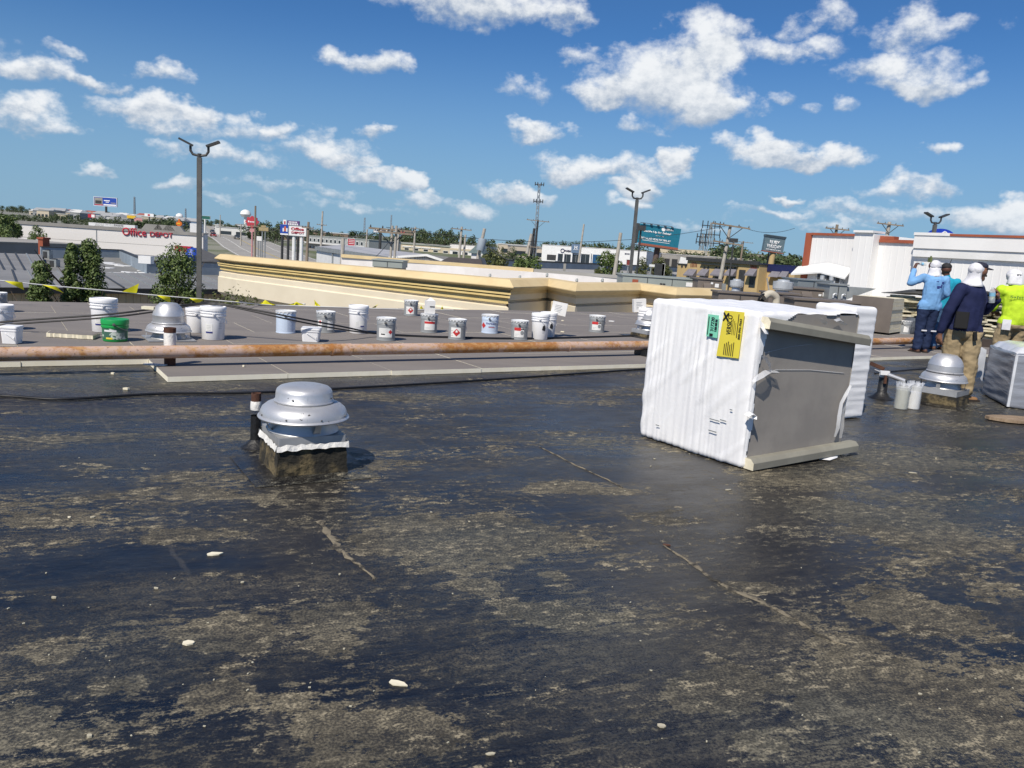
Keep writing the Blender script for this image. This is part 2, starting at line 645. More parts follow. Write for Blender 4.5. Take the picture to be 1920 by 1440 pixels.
rp = [Vector((-20, 120, 0)), Vector((-36, 150, 0)), Vector((-75, 230, 0)), Vector((-150, 400, 0)), Vector((-255, 660, 0)), Vector((-430, 1100, 0))]
rp = dense(rp, 14)
strip('road', rp, 19, .06, m_conc)
for off, mt_ in ((-9.0, m_line), (0, m_yline), (9.0, m_line), (-4.5, m_line), (4.5, m_line)):
    q = []
    for i, p in enumerate(rp):
        d = (rp[min(i + 1, len(rp) - 1)] - rp[max(i - 1, 0)]).normalized()
        q.append(p + Vector((d.y, -d.x, 0)) * off)
    strip('road_marking', q, .22, .10, mt_)
strip('car_park', dense([Vector((-100, 118, 0)), Vector((-55, 128, 0)), Vector((-8, 140, 0))], 6), 34, .045, m_asph)
strip('verge', dense([Vector((-30, 190, 0)), Vector((-10, 200, 0)), Vector((30, 214, 0))], 6), 22, .045, m_grass)
strip('dealer_yard', dense([Vector((0, 262, 0)), Vector((50, 268, 0)), Vector((120, 285, 0))], 6), 46, .05, m_asph)

# ---- the roof we stand on
mt = bpy.data.materials.new('old_bitumen_roof')
mt.use_nodes = True
t = NT(mt.node_tree)
b = t.N['Principled BSDF']
tcn = t.n('ShaderNodeTexCoord')
uvc = t.mapping(tcn.outputs['Object'], rot=(0, 0, -TH + R(13)))
s1 = t.mapping(uvc, scale=(.38, 1.0, 1))
s2 = t.mapping(uvc, scale=(.55, 1.0, 1))
s3 = t.mapping(uvc, scale=(.22, 1.0, 1))
sp = t.n('ShaderNodeSeparateXYZ')
t.L.new(tcn.outputs['Object'], sp.inputs[0])
w1 = t.noise(tcn.outputs['Object'], 1.3, 5, .6)
w2 = t.noise(t.mapping(tcn.outputs['Object'], loc=(9, 4, 2)), 1.3, 5, .6)
px_ = t.m('ADD', sp.outputs[0], t.m('MULTIPLY', t.m('SUBTRACT', w1, .5), .55))
py_ = t.m('ADD', sp.outputs[1], t.m('MULTIPLY', t.m('SUBTRACT', w2, .5), .55))
PATCH = [(640, 1150, 90, 30, 1), (640, 1200, 75, 32, 1), (440, 1190, 85, 40, 1), (430, 1280, 55, 50, 1), (720, 1360, 200, 70, .9),
         (870, 1010, 220, 60, .9), (900, 1100, 60, 25, 1), (760, 1000, 80, 40, .6), (1100, 920, 120, 20, .8), (1000, 1150, 120, 30, .6), (1030, 1075, 40, 14, .9),
         (1330, 1290, 130, 60, .9), (1390, 1090, 60, 12, .9), (1480, 1150, 60, 14, .9), (1600, 1220, 60, 25, .9), (1750, 1010, 140, 30, .8),
         (1780, 1160, 150, 40, .8), (1600, 960, 170, 22, .7), (1500, 900, 140, 20, .5), (1700, 870, 130, 20, .6), (1850, 1110, 80, 25, .7),
         (1700, 1330, 200, 60, .75), (1450, 1400, 120, 40, .7), (90, 1215, 100, 22, .9), (250, 1280, 60, 40, .6), (330, 1010, 120, 22, .55),
         (380, 1085, 150, 16, .6), (240, 880, 150, 16, .45), (420, 930, 120, 14, .45), (60, 1340, 70, 35, .7), (560, 1040, 80, 14, .6), (1220, 960, 90, 24, .55)]
it = []
for (cx, cy, rx, ry, wt) in PATCH:
    g = G(cx, cy)
    kx = (G(cx + 5, cy) - G(cx - 5, cy)).length / 10
    ky = (G(cx, cy + 5) - G(cx, cy - 5)).length / 10
    it.append((g.x, g.y, rx * kx, ry * ky, wt))
fl, _h = t.ellipses(px_, py_, it)
fl = t.m('MAXIMUM', fl, -0.22)
nA = t.noise(s1, 1.5, 9, .62, .3)
nB = t.noise(s2, 5.5, 9, .68, .2)
nC = t.noise(t.mapping(uvc, scale=(.6, 1, 1)), 24, 8, .72)
nF = t.noise(tcn.outputs['Object'], 95, 4, .65)
nD = t.noise(s3, 9, 8, .7)
nE = t.noise(tcn.outputs['Object'], .45, 3, .5)


def dev(n_, k_):
    return t.m('MULTIPLY', t.m('SUBTRACT', n_, .5), k_)


pf = t.m('ADD', t.m('MULTIPLY', fl, .22), nA)
pf = t.m('ADD', pf, dev(nB, .55))
pf = t.m('ADD', pf, t.m('ADD', dev(nC, .42), dev(nF, .09)))
big = t.ramp(pf, .526, .556)
rim = t.m('MULTIPLY', big, t.m('SUBTRACT', 1.0, t.ramp(pf, .555, .61)))
grain = t.ramp(t.m('ADD', t.m('MULTIPLY', nC, .55), t.m('MULTIPLY', nF, .45)), .38, .60)
flake = t.ramp(t.m('ADD', t.m('ADD', nC, dev(nF, .35)), t.m('ADD', dev(nA, .8), dev(nD, .45))), .54, .61)
smear = t.ramp(t.m('ADD', t.m('ADD', t.noise(s3, 2.2, 8, .66), dev(nB, .35)), t.m('MULTIPLY', fl, .12)), .34, .62)
dry = t.m('MULTIPLY', big, t.m('MULTIPLY_ADD', grain, .62, .30))
dry = t.m('MAXIMUM', dry, t.m('MULTIPLY', flake, t.m('MULTIPLY_ADD', grain, .35, .42)))
dry = t.m('MAXIMUM', dry, t.m('MULTIPLY', smear, t.m('MULTIPLY_ADD', grain, .45, .02)))
dry = t.m('MAXIMUM', dry, t.m('MULTIPLY', rim, .85), clamp=True)
strk = t.ramp(t.m('ADD', t.m('ADD', t.noise(t.mapping(uvc, scale=(.16, 1, 1)), 15, 7, .7), dev(nF, .22)), t.m('ADD', dev(nA, .45), dev(nE, .35))), .545, .60)
dry = t.m('MAXIMUM', dry, t.m('MULTIPLY', strk, t.m('MULTIPLY_ADD', grain, .35, .30)))
pits = t.ramp(t.m('ADD', nF, dev(nC, .7)), .40, .60, .56, 1.16)
tone = t.ramp(t.noise(t.mapping(uvc, loc=(3, 8, 0), scale=(.5, 1, 1)), 3.2, 6, .6), .35, .68)
dcol = t.mix(tone, (0.088, 0.079, 0.060), (0.215, 0.187, 0.130))
dcol = t.mix(t.m('MULTIPLY', t.ramp(nE, .45, .62), .6), dcol, (0.135, 0.135, 0.112))
vm = t.n('ShaderNodeVectorMath', operation='SCALE')
t.L.new(dcol, vm.inputs[0])
t.L.new(pits, vm.inputs['Scale'])
dcol = vm.outputs[0]
tar = t.mix(t.ramp(nD, .4, .62), (0.0040, 0.0048, 0.0085), (0.013, 0.013, 0.0135))
dust = t.m('MULTIPLY', t.ramp(t.m('ADD', t.noise(t.mapping(uvc, loc=(5, 2, 0), scale=(.5, 1, 1)), .8, 6, .62), t.m('ADD', dev(nC, .35), t.m('MULTIPLY', t.ramp(sp.outputs[0], -1.0, 2.5), .16))), .46, .70), t.m('MULTIPLY_ADD', grain, .4, .3))
cc = t.mix(t.m('MULTIPLY', dust, .5), tar, (0.050, 0.044, 0.034))
dry = t.m('MAXIMUM', dry, t.m('MULTIPLY', dust, .22))
cc = t.mix(dry, cc, dcol)
tip = t.m('MULTIPLY', t.m('MULTIPLY', big, t.ramp(t.m('ADD', nC, t.m('ADD', dev(nF, .5), dev(nB, .6))), .58, .70)), .75)
cc = t.mix(tip, cc, (0.36, 0.31, 0.215))
# lap seams of the felt, broken up
su = t.n('ShaderNodeSeparateXYZ')
t.L.new(t.mapping(tcn.outputs['Object'], rot=(0, 0, -TH)), su.inputs[0])
wob = t.m('MULTIPLY', t.m('SUBTRACT', t.noise(tcn.outputs['Object'], 2.0, 5, .6), .5), .10)
fr = t.m('FRACT', t.m('MULTIPLY', t.m('ADD', su.outputs[0], t.m('ADD', wob, .35)), 1 / 2.1))
dl = t.m('ABSOLUTE', t.m('SUBTRACT', fr, .5))
seam = t.m('SUBTRACT', 1.0, t.ramp(dl, .002, .009))
seam = t.m('MULTIPLY', seam, t.ramp(nB, .42, .60))
cc = t.mix(t.m('MULTIPLY', seam, .22), cc, (0.15, 0.13, 0.095))
t.L.new(cc, b.inputs['Base Color'])
rg = t.m('MULTIPLY_ADD', dry, .50, t.m('MULTIPLY_ADD', t.ramp(nE, .40, .62), -.12, .34))
rg = t.m('MULTIPLY_ADD', t.m('SUBTRACT', nB, .5), .25, rg, clamp=True)
t.L.new(rg, b.inputs['Roughness'])
t.L.new(t.m('MULTIPLY_ADD', dry, -.40, .56), b.inputs['Specular IOR Level'])
hh = t.m('ADD', t.m('MULTIPLY', dry, .5), t.m('ADD', t.m('MULTIPLY', nB, .8), t.m('MULTIPLY', nC, .35)))
hh = t.m('ADD', hh, t.m('MULTIPLY', nD, .5))
hh = t.m('ADD', hh, t.m('MULTIPLY', nF, .12))
bn = t.n('ShaderNodeBump')
bn.inputs['Strength'].default_value = .42
bn.inputs['Distance'].default_value = .012
t.L.new(hh, bn.inputs['Height'])
t.L.new(bn.outputs[0], b.inputs['Normal'])
m_roof = mt

mb = MB()
poly = [(-45, -30), (33.2, -30), (33.2, 16), (-45, 16)]
Muv = Matrix.Rotation(TH, 4, 'Z')
mb.prism(poly, -.6, 0, 0, Muv)
tag(mb.build('roof', m_roof), kind='structure')
mb = MB()
mb.prism([(-44.8, -29.8), (33, -29.8), (33, 15.8), (-44.8, 15.8)], -8, -.603, 0, Muv)
tag(mb.build('shopping_block', m_cream), 'long cream shop block under the black flat roof', 'building')

# ---- new insulation layer: one board at a time
m_facer = mat('facer_taupe', (0.205, 0.187, 0.175), 0.85, (0.178, 0.162, 0.152), 1.6, bump=.08, bscale=60, stretch=(.5, 1.5, 1))
m_foam = mat('foam_cream', (0.78, 0.72, 0.56), 0.85, (0.70, 0.64, 0.48), 8, bump=.15)
m_edge = mat('foam_edge', (0.88, 0.83, 0.69), 0.85, (0.82, 0.77, 0.62), 6)
_t = NT(m_facer.node_tree)
_b = _t.N['Principled BSDF']
_p = _t.n('ShaderNodeNewGeometry').outputs['Position']
_r = _t.n('ShaderNodeObjectInfo').outputs['Random']
_m = _t.mapping(_p, rot=(0, 0, -TH), scale=(.35, 1.4, 1))
_f = _t.ramp(_t.noise(_m, 1.3, 6, .6), .3, .7)
_c = _t.mix(_f, (0.218, 0.196, 0.180), (0.178, 0.160, 0.150))
_c = _t.mix(_t.m('MULTIPLY', _r, .22), _c, (0.15, 0.14, 0.135))
_c = _t.mix(_t.m('MULTIPLY', _t.ramp(_t.noise(_t.mapping(_p, rot=(0, 0, -TH), scale=(.25, 2, 1)), 6, 6, .7), .62, .72), .5), _c, (0.09, 0.083, 0.08))
_c = _t.mix(_t.m('MULTIPLY', _t.ramp(_t.noise(_p, 7, 5, .65), .66, .74), .35), _c, (0.33, 0.31, 0.28))
_t.L.new(_c, _b.inputs['Base Color'])
layer = bpy.data.objects.new('insulation_layer', None)
COL.objects.link(layer)
tag(layer, kind='structure')
layer.rotation_euler = (0, 0, TH)


def board_me(w, d):
    bx = MB()
    g = .0022
    bx.box(g, w - g, g, d - g, .002, .055, 1, mtop=0)
    return bx.mesh('insulation_board', [m_facer, m_edge])


bm_full, bm_first, bm_last = board_me(1.2, 1.2), board_me(1.2, 1.12), board_me(1.2, .62)
rb = random.Random(5)
v_rows = [(8.33, bm_first), (9.45, bm_full), (10.65, bm_full), (11.85, bm_full), (13.05, bm_full), (14.25, bm_full), (15.45, bm_last)]
for ri, (v0, me) in enumerate(v_rows):
    for ci in range(-7, 26):
        u0 = 1.43 + 1.2 * ci + (0 if ri < 2 else (.6 if ri % 2 else 0))
        if ri == 0 and ci < 0 or u0 > 31.5:
            continue
        jv = rb.uniform(-.006, .006)
        if ri == 1 and ci <= -5:
            jv -= .06
        child('insulation_board', me, layer, (u0, v0 + jv, rb.uniform(0, .003)), rb.uniform(-.0015, .0015))

# ---- cornice parapet beyond the roof edge
PT = .64
prof = [(-.34, -1.1), (-.34, .60), (-.30, PT), (.0, PT - .02), (.26, PT - .21), (.26, PT - .235), (.04, PT - .34), (-.01, PT - .39),
        (.12, PT - .395), (.12, PT - .45), (-.02, PT - .46), (-.02, PT - .485), (.085, PT - .49), (.085, PT - .545), (-.01, PT - .56),
        (-.01, PT - .72), (-.11, PT - .735), (-.11, PT - .79), (.035, PT - .83), (.035, PT - 1.02), (.085, PT - 1.06), (.085, -1.1), (-.30, -1.4), (-.34, -1.4), (-.34, -1.1)]
mis = [0, 1, 1, 1, 1, 1, 1, 1, 2, 2, 2, 2, 2, 2, 2, 0, 0, 0, 0, 0, 0, 0, 0, 0]
prof2 = [(-.34, -.65), (-.34, .60), (-.30, PT), (.0, PT - .02), (.26, PT - .21), (.26, PT - .235), (.05, PT - .36), (.05, PT - .44),
         (0, PT - .45), (-.01, PT - .62), (-.10, PT - .635), (-.10, PT - .68), (.02, PT - .71), (.02, -.65), (-.34, -.65)]
mis2 = [0, 1, 1, 1, 1, 1, 1, 1, 0, 0, 0, 0, 0, 0]


def par_pt(px, py, dz=-.22):
    z = PT + dz
    return G(px, py, z)


pa = [par_pt(418, 482.5), par_pt(446, 489), par_pt(955, 537.5)]
pa[0] = pa[1] + Vector((-1.0, 1.0, 0))
pth = thing('cornice_parapet', 'long cream parapet with tan cornice and twin gold beads beyond the pails', 'parapet')
pb = [par_pt(1028, 535), par_pt(1081, 544.5), par_pt(1200, 543), par_pt(1268, 552), par_pt(1352, 554)]
pall = pa + pb
MB().extrude(prof, pall, mis=mis, only=(0, 2), closed_ends=False, scale=[.78, .78] + [1] * 6, pivot=PT - .21).build('cornice', [m_cream, m_tan, m_gold], pth)
pth2 = thing('cornice_parapet', 'zigzag stretch of the cream and tan parapet running behind the white bundle', 'parapet')
MB().extrude(prof2, pall, mis=mis2, only=(2, len(pall) - 1), closed_ends=False).build('cornice', [m_cream, m_tan, m_gold], pth2)

# lower roof behind the parapet and its white upstand
mb = MB()
mb.prism([(-9.2, 28.4), (-.2, 23.0), (3, 21.8), (8.5, 24.6), (31, 10), (40, 18), (24, 39.5), (-12.6, 42.3)], -1.4, -1.0)
m_lowroof = mat('lower_roof_grey', (0.36, 0.35, 0.33), .8, (0.30, 0.29, 0.27), .4)
tag(mb.build('lower_roof', m_lowroof), kind='structure')
mb = MB()
mb.prism([(-9, 28.6), (3, 26), (12.5, 28), (19.5, 30.5), (23.5, 39.2), (-12.4, 42)], -8, -1.403)
tag(mb.build('shop_wing', m_cream), 'lower shop wing behind the tan cornice with grey flat roof', 'building')
wl = thing('white_upstand', 'low white lined parapet wall behind the cornice topped by a tan coping', 'parapet')
A_, B_ = at(800, 500, 40.5), at(1245, 522, 38)
mb = MB()
A2, B2 = at(640, 491, 41.5), at(1000, 509, 39.5)
mb.prism([(A2.x, A2.y), (B_.x, B_.y), (B_.x, B_.y + .3), (A2.x, A2.y + .3)], -1.0, .42)
mb.build('wall', m_white2, wl)
mb = MB()
mb.prism([(A2.x, A2.y - .1), (B2.x, B2.y - .1), (B2.x, B2.y + .5), (A2.x, A2.y + .5)], .423, .58)
mb.build('coping', m_tan, wl)
mb = MB()
mb.prism([(B2.x + .02, B2.y - .1), (B_.x, B_.y - .1), (B_.x, B_.y + .5), (B2.x + .02, B2.y + .5)], .423, .56)
mb.build('coping', m_lowroof, wl)
for px_a, py_a in ((919, 513), (975, 516), (1026, 512), (1082, 522), (1130, 522)):
    p = at(px_a, py_a, A2.y - .75)
    f_ = (px_a - 800) / 445
    p = at(px_a, py_a, 40.2 - 2.2 * f_ - .25)
    tb = MB().tube([(0, .2, -.12), (0, .02, -.05), (0, -.05, -.16)], .06, 8)
    o_ = tb.build('vent_stub', m_grey, wl, p)

# ---- tall white metal-clad wall at the right end of the roof
wallA = UV(33.4, 25.6)
wallB = UV(33.4, -2)
m_clad = mat('white_cladding', (0.83, 0.825, 0.81), .45, (0.78, 0.77, 0.755), .6, stretch=(1, 1, .12))
L_ = (wallB - wallA).length
rz = math.atan2((wallB - wallA).y, (wallB - wallA).x)
bl = thing('white_metal_building', 'tall white ribbed metal building with brick red trim closing the right end', 'building', wallA, rz)


def wall_x(px):
    d = ray(px, 500)
    # intersection with the wall plane (u = 33.4)
    t_ = 33.4 / (d.x * U.x + d.y * U.y)
    p = Vector((d.x * t_, d.y * t_, 0))
    return (p - wallA).dot((wallB - wallA).normalized())


def wall_z(px, py):
    d = ray(px, py)
    t_ = 33.4 / (d.x * U.x + d.y * U.y)
    return EYE + d.z * t_


x1, x2, x3 = wall_x(1607), wall_x(1643), wall_x(1721)
zt = wall_z(1500, 440)


def ribbed(x0, x1_, z0, z1, y=0.0, pitch=.3):
    mb_ = MB()
    n_ = max(1, int((x1_ - x0) / pitch))
    p_ = (x1_ - x0) / n_
    pts = []
    for i in range(n_):
        xx = x0 + i * p_
        pts += [(xx, y), (xx + p_ * .78, y), (xx + p_ * .84, y - .006), (xx + p_ * .94, y - .006)]
    pts.append((x1_, y))
    vs_ = [(a, b2, z0) for a, b2 in pts] + [(a, b2, z1) for a, b2 in pts]
    n2 = len(pts)
    mb_.add(vs_, [(i, i + 1, n2 + i + 1, n2 + i) for i in range(n2 - 1)])
    return mb_


z_a, z_b, z_c, z_d = zt, wall_z(1625, 440), wall_z(1690, 456), wall_z(1740, 442)
for (xa, xb, zz, yy) in ((.35, x1, z_a, 0), (x1, x2, z_b + .06, -.5), (x2, x3, z_c, 0), (x3, L_, z_d - .9, -.35)):
    ribbed(xa, xb, -1.0, zz, yy).build('cladding', m_clad, bl)
    mb = MB().box(xa, xb, yy + .01, 9, -1.0, zz - .05)
    mb.build('shell', m_clad, bl)
MB().box(0, .34, -.06, .8, -1.0, z_a + .1).build('corner_trim', m_redbrick, bl)
MB().box(0.345, x1 - .01, -.10, .3, z_a + .002, z_a + .11).build('cap_trim', m_redbrick, bl)
MB().box(x1 - .01, x2 + .01, -.62, .3, z_b + .062, z_b + .16).build('cap_trim', m_clad, bl)
MB().box(x2 + .02, x3 - .02, -.10, .3, z_c + .002, z_c + .14).build('cap_trim', m_redbrick, bl)
MB().box(x2 + .02, x2 + (x3 - x2) * .36, -.06, .3, z_c + .145, z_c + .28).build('brick_course', m_redbrick, bl)
MB().box(x3 - .02, L_, -.56, .3, z_d - .55, z_d - .02).build('fascia', m_clad, bl)
MB().box(x3 - .02, L_, -.50, .3, z_d - .898, z_d - .553).build('fascia', m_white, bl)
MB().box(x3 + 1.5, L_, -.60, .3, z_d - .018, z_d + .07).build('cap_trim', m_redbrick, bl)
MB().box(x3 - .04, x3 + 1.49, -.60, .3, z_d - .018, z_d + .10).build('cap_trim', m_clad, bl)
# small lean-to canopy on the wall and the wall units below it
cx0, cx1, cz = wall_x(1497), wall_x(1600), wall_z(1550, 509)
mb = MB()
cm = cx0 + (cx1 - cx0) * .55
mb.add([(cx0, -.03, cz + .15), (cm, -.03, cz + .42), (cx1, -.03, cz + .22), (cx1, -.5, cz - .22), (cm, -.5, cz - .02), (cx0, -.5, cz - .22),
        (cx0, -.03, cz + .09), (cm, -.03, cz + .34), (cx1, -.03, cz + .16), (cx1, -.5, cz - .30), (cm, -.5, cz - .10), (cx0, -.5, cz - .30)],
       [(0, 1, 4, 5), (1, 2, 3, 4), (6, 11, 10, 7), (7, 10, 9, 8), (5, 4, 10, 11), (4, 3, 9, 10), (0, 5, 11, 6), (2, 8, 9, 3)])
mb.build('canopy', m_white, bl)
ux0, ux1 = wall_x(1543), wall_x(1587)
uz0, uz1 = wall_z(1565, 534), wall_z(1565, 514)
wu = MB().box(ux0, ux1, -.35, -.04, uz0, uz1).build('louvre_unit', m_galv, bl)
n_ = 5
for i in range(n_):
    if i % 2 == 0:
        a_ = ux0 + (ux1 - ux0) * i / n_
        MB().box(a_ + .03, a_ + (ux1 - ux0) / n_ - .03, -.37, -.352, uz0 + .06, uz1 - .05).build('louvre', m_dark, wu)
    else:
        a_ = ux0 + (ux1 - ux0) * (i + .5) / n_
        MB().tube([(a_, -.45, uz0 + .2), (a_, -.45, uz1 - .1)], .11, 10).build('canister', m_galv, wu)
# ================================================================ neighbouring and far buildings
class Facade:
    "a building whose front runs between two points given as (photo pixel of the roof line, distance)"

    def __init__(s, name, label, cat, L, R_, depth, wall, roof, base=None, group=None, parapet=.0, z_top=None):
        s.P0, s.P1 = at(*L), at(*R_)
        e = s.P1 - s.P0
        e.z = 0
        s.W = e.length
        s.rz = math.atan2(e.y, e.x)
        b0 = min(gz(s.P0.x, s.P0.y), gz(s.P1.x, s.P1.y)) - .4 if base is None else base
        s.base = b0
        s.o = Vector((s.P0.x, s.P0.y, b0))
        s.H0, s.H1 = s.P0.z - b0, s.P1.z - b0
        if z_top is not None:
            s.H0 = s.H1 = z_top - b0
        else:
            s.H0 = s.H1 = (s.H0 + s.H1) / 2
        s.H = s.H0
        s.D = depth
        s.t = thing(name, label, cat, s.o, s.rz, group)
        if wall:
            MB().box(0, s.W, 0, depth, 0, s.H - .15).build('wall', wall, s.t)
        if roof:
            MB().box(-.12, s.W + .12, -.12, depth + .12, s.H - .147, s.H).build('roof', roof, s.t)

    def loc(s, px, py, y=0.0):
        d = ray(px, py)
        o = Vector((0, 0, EYE))
        n = Vector((math.sin(s.rz), -math.cos(s.rz), 0))
        t_ = (s.o - o).dot(n) / d.dot(n)
        p = o + d * t_ - s.o
        return p.x * math.cos(s.rz) + p.y * math.sin(s.rz), p.z

    def box(s, name, px0, py0, px1, py1, mt, y0=-.12, y1=-.01, parent=None):
        xa, za = s.loc(px0, py0)
        xb, zb = s.loc(px1, py1)
        xa2, za2 = s.loc(px0, (py0 + py1) / 2)
        return MB().box(min(xa, xb), max(xa, xb), y0, y1, min(za, zb), max(za, zb)).build(name, mt, parent or s.t)

    def window(s, x0, x1, z0, z1, frame=None, glass=None):
        f = MB()
        w_ = min(.12, (x1 - x0) * .1)
        f.box(x0, x1, -.06, -.004, z0, z0 + w_).box(x0, x1, -.06, -.004, z1 - w_, z1)
        f.box(x0, x0 + w_, -.058, -.004, z0 + w_, z1 - w_).box(x1 - w_, x1, -.058, -.004, z0 + w_, z1 - w_)
        fo = f.build('window', frame or m_white, s.t)
        MB().box(x0 + w_, x1 - w_, -.03, -.004, z0 + w_, z1 - w_).build('pane', glass or m_glass, fo)

    def text(s, txt, px, py, h_px, w_px, mt, depth=.15, bold=.02, y=-.02):
        x, z = s.loc(px, py)
        xa, _ = s.loc(px - w_px / 2, py)
        xb, _ = s.loc(px + w_px / 2, py)
        _, za = s.loc(px, py - h_px / 2)
        _, zb = s.loc(px, py + h_px / 2)
        me = text_mesh(txt, abs(za - zb), mt, depth, bold, xb - xa)
        return child('lettering', me, s.t, (x, y - .02 - depth, z))


# -- office store: long pale wall with red lettering
od = Facade('store_building', 'long pale store wall with big red office lettering', 'building', (34, 414, 135), (381, 437.5, 142), 6, m_odwall, m_greyroof)
od.text('Office', 252, 435, 15, 45, m_red, .12, .012)
od.text('DEPOT', 303, 440, 9, 43, m_red, .12, .016)
MB().box(-.02, od.W + .02, -.14, -.002, od.H - .5, od.H + .05).build('coping', m_conc, od.t)
xq, _ = od.loc(180, 430)
MB().box(xq, xq + .12, -.06, -.002, 0, od.H - .55).build('downpipe', m_grey, od.t)
for px_ in (160, 172, 190, 210, 260, 283, 300):
    xk, _ = od.loc(px_, 420)
    if px_ < 230:
        MB().box(xk, xk + 3.2, 2, 4, od.H + .002, od.H + .55).build('roof_unit', m_white, od.t)
    else:
        mb = MB()
        mb.prism([(0, 0), (3.6, 0), (2.9, .95), (.7, .95)], 0, 2.0, 0, Matrix.Translation((xk, 4, od.H + .002)) @ Matrix.Rotation(R(90), 4, 'X'))
        mb.build('roof_unit', m_conc, od.t)
xk, _ = od.loc(346, 428)
xk2, _ = od.loc(367, 428)
MB().box(xk, xk2, 6, 10, od.H + .002, od.H + 1.6).build('roof_unit', m_white, od.t)
for zz in (od.H * .33, od.H * .62):
    MB().box(.05, od.W - .05, -.012, -.001, zz, zz + .05).build('wall_joint', m_conc, od.t)

# -- low metal-roofed neighbour on the left
EZ = -2.33
e0, e1 = at(-60, 533.5, 41), at(440, 539, 52)
e0.z = e1.z = EZ
nb = thing('metal_roof_building', 'low shed with grey standing seam roof and tan ribbed siding below our roof edge', 'building', (e0.x, e0.y, gz(0, 0)), math.atan2((e1 - e0).y, (e1 - e0).x))
Wn = (e1 - e0).length
Hn = EZ - gz(0, 0)
rib = MB()
pts = []
i_ = 0
while i_ * .42 < Wn:
    x = i_ * .42
    pts += [(x, -.02), (x + .30, -.02), (x + .33, -.075), (x + .39, -.075)]
    i_ += 1
vs = [(a, b2, 0) for a, b2 in pts] + [(a, b2, Hn - .35) for a, b2 in pts]
rib.add(vs, [(i, i + 1, len(pts) + i + 1, len(pts) + i) for i in range(len(pts) - 1)])
rib.build('siding', m_ribtan, nb)
MB().box(0, Wn, 0, 6, 0, Hn - .3).build('wall', m_ribtan, nb)
MB().box(-.2, Wn + .2, -.5, -.03, Hn - .34, Hn - .04).build('fascia', m_dark, nb)
mb = MB()
dirv = (V * 13 + Vector((0, 0, .1)))
c_, s_ = math.cos(nb.rotation_euler.z), math.sin(nb.rotation_euler.z)
dl_ = Vector((dirv.x * c_ + dirv.y * s_, -dirv.x * s_ + dirv.y * c_, .1))
r0, r1 = Vector((-30, -.65, Hn)), Vector((Wn + .3, -.65, Hn))
mb.add([r0, r1, r1 + dl_, r0 + dl_, r0 - Vector((0, 0, .03)), r1 - Vector((0, 0, .03))], [(0, 1, 2, 3), (4, 5, 1, 0)])
mb.build('roof', m_greyroof, nb)
for k_ in range(-10, 40):
    x = .3 + k_ * .9
    if x > Wn:
        break
    dk_ = k_ % 2 == 0 and x < 9
    p_ = Vector((x, -.64, Hn + .03))
    MB().beam(p_, p_ + dl_ * .995, .10 if dk_ else .045, .07, 0).build('standing_seam', m_dark if dk_ else m_grey, nb)

# upper left slope of the same shed
lf = [G(-70, 531, -2.5), G(88, 517, -2.5), G(78, 477, -2.3), G(-70, 472, -2.3)]
ls_ = thing('metal_roof_building', 'upper grey metal roof with dark raised seams at the left edge', 'building', (0, 0, 0))
MB().add(lf, [(0, 1, 2, 3)]).build('roof', m_greyroof, ls_)
MB().prism([(q_.x, q_.y) for q_ in (lf[0] + Vector((0, .6, 0)), lf[1] + Vector((0, .6, 0)), lf[2], lf[3])], -6.5, -2.62).build('wall', m_ribtan, ls_)
for k_ in range(1, 8):
    f_ = k_ / 8
    a_, b_ = lf[0].lerp(lf[1], f_), lf[3].lerp(lf[2], f_ * .62 + .33 * f_ * f_)
    MB().beam(a_ + Vector((0, 0, .04)), b_ + Vector((0, 0, .04)), .12, .07).build('standing_seam', m_dark if k_ in (2, 4, 5, 6) else m_grey, ls_)

# -- flat roofs with blue-grey parapets beyond it
PZ = -1.75


def pz(px, py, z=PZ):
    return G(px, py, z)


fr = thing('flat_roof_building', 'flat grey roofed building with blue grey parapets and white sealant patches', 'building')
ppts = [pz(76, 463.5), pz(226, 469.5), pz(278, 490.5), pz(440, 494.5)]
mb = MB()
mb.extrude([(-.14, PZ - 1.6), (-.14, PZ), (.14, PZ), (.14, PZ - 1.6)], ppts)
mb.build('parapet', m_bluegrey, fr)
mb = MB()
mb.extrude([(-.18, PZ + .002), (-.18, PZ + .10), (.18, PZ + .10), (.18, PZ + .002)], ppts)
mb.build('parapet_cap', m_dark, fr)
rz0 = PZ - 1.05
q = [pz(60, 500, rz0), pz(440, 525, rz0), pz(440, 509, rz0), pz(278, 505, rz0), pz(226, 478, rz0), pz(70, 474, rz0)]
mb = MB()
vv = [(p.x, p.y) for p in (ppts[0], Vector((ppts[0].x + 6, ppts[0].y - 26, 0)), Vector((ppts[3].x + 2, ppts[3].y - 8, 0)), ppts[3], ppts[2], ppts[1])]
mb.prism(vv, gz(0, 0), rz0)
mb.build('roof', mat('flat_roof_grey', (.21, .208, .20), .8, (.17, .17, .165), .3), fr)
ra = random.Random(12)
for (px_, py_, w_, h_) in ((200, 493, 26, 3), (216, 496, 30, 3), (232, 499, 24, 3), (205, 503, 22, 2), (214, 512, 14, 4), (240, 511, 30, 2), (262, 512, 26, 3), (275, 508, 10, 4), (185, 484, 30, 2), (214, 483, 14, 3)):
    p = pz(px_, py_, rz0)
    kx = (pz(px_ + 5, py_, rz0) - pz(px_ - 5, py_, rz0)).length / 10
    n_ = 9
    poly = []
    for k_ in range(n_):
        a_ = 2 * math.pi * k_ / n_
        poly.append((math.cos(a_) * w_ / 2 * kx * ra.uniform(.7, 1.1), math.sin(a_) * (h_ / 2 * kx * 9) * ra.uniform(.6, 1.1)))
    mb = MB().prism(poly, 0.004, .05)
    mb.build('sealant_patch', m_pwhite, fr, (p.x, p.y, rz0), R(-20))
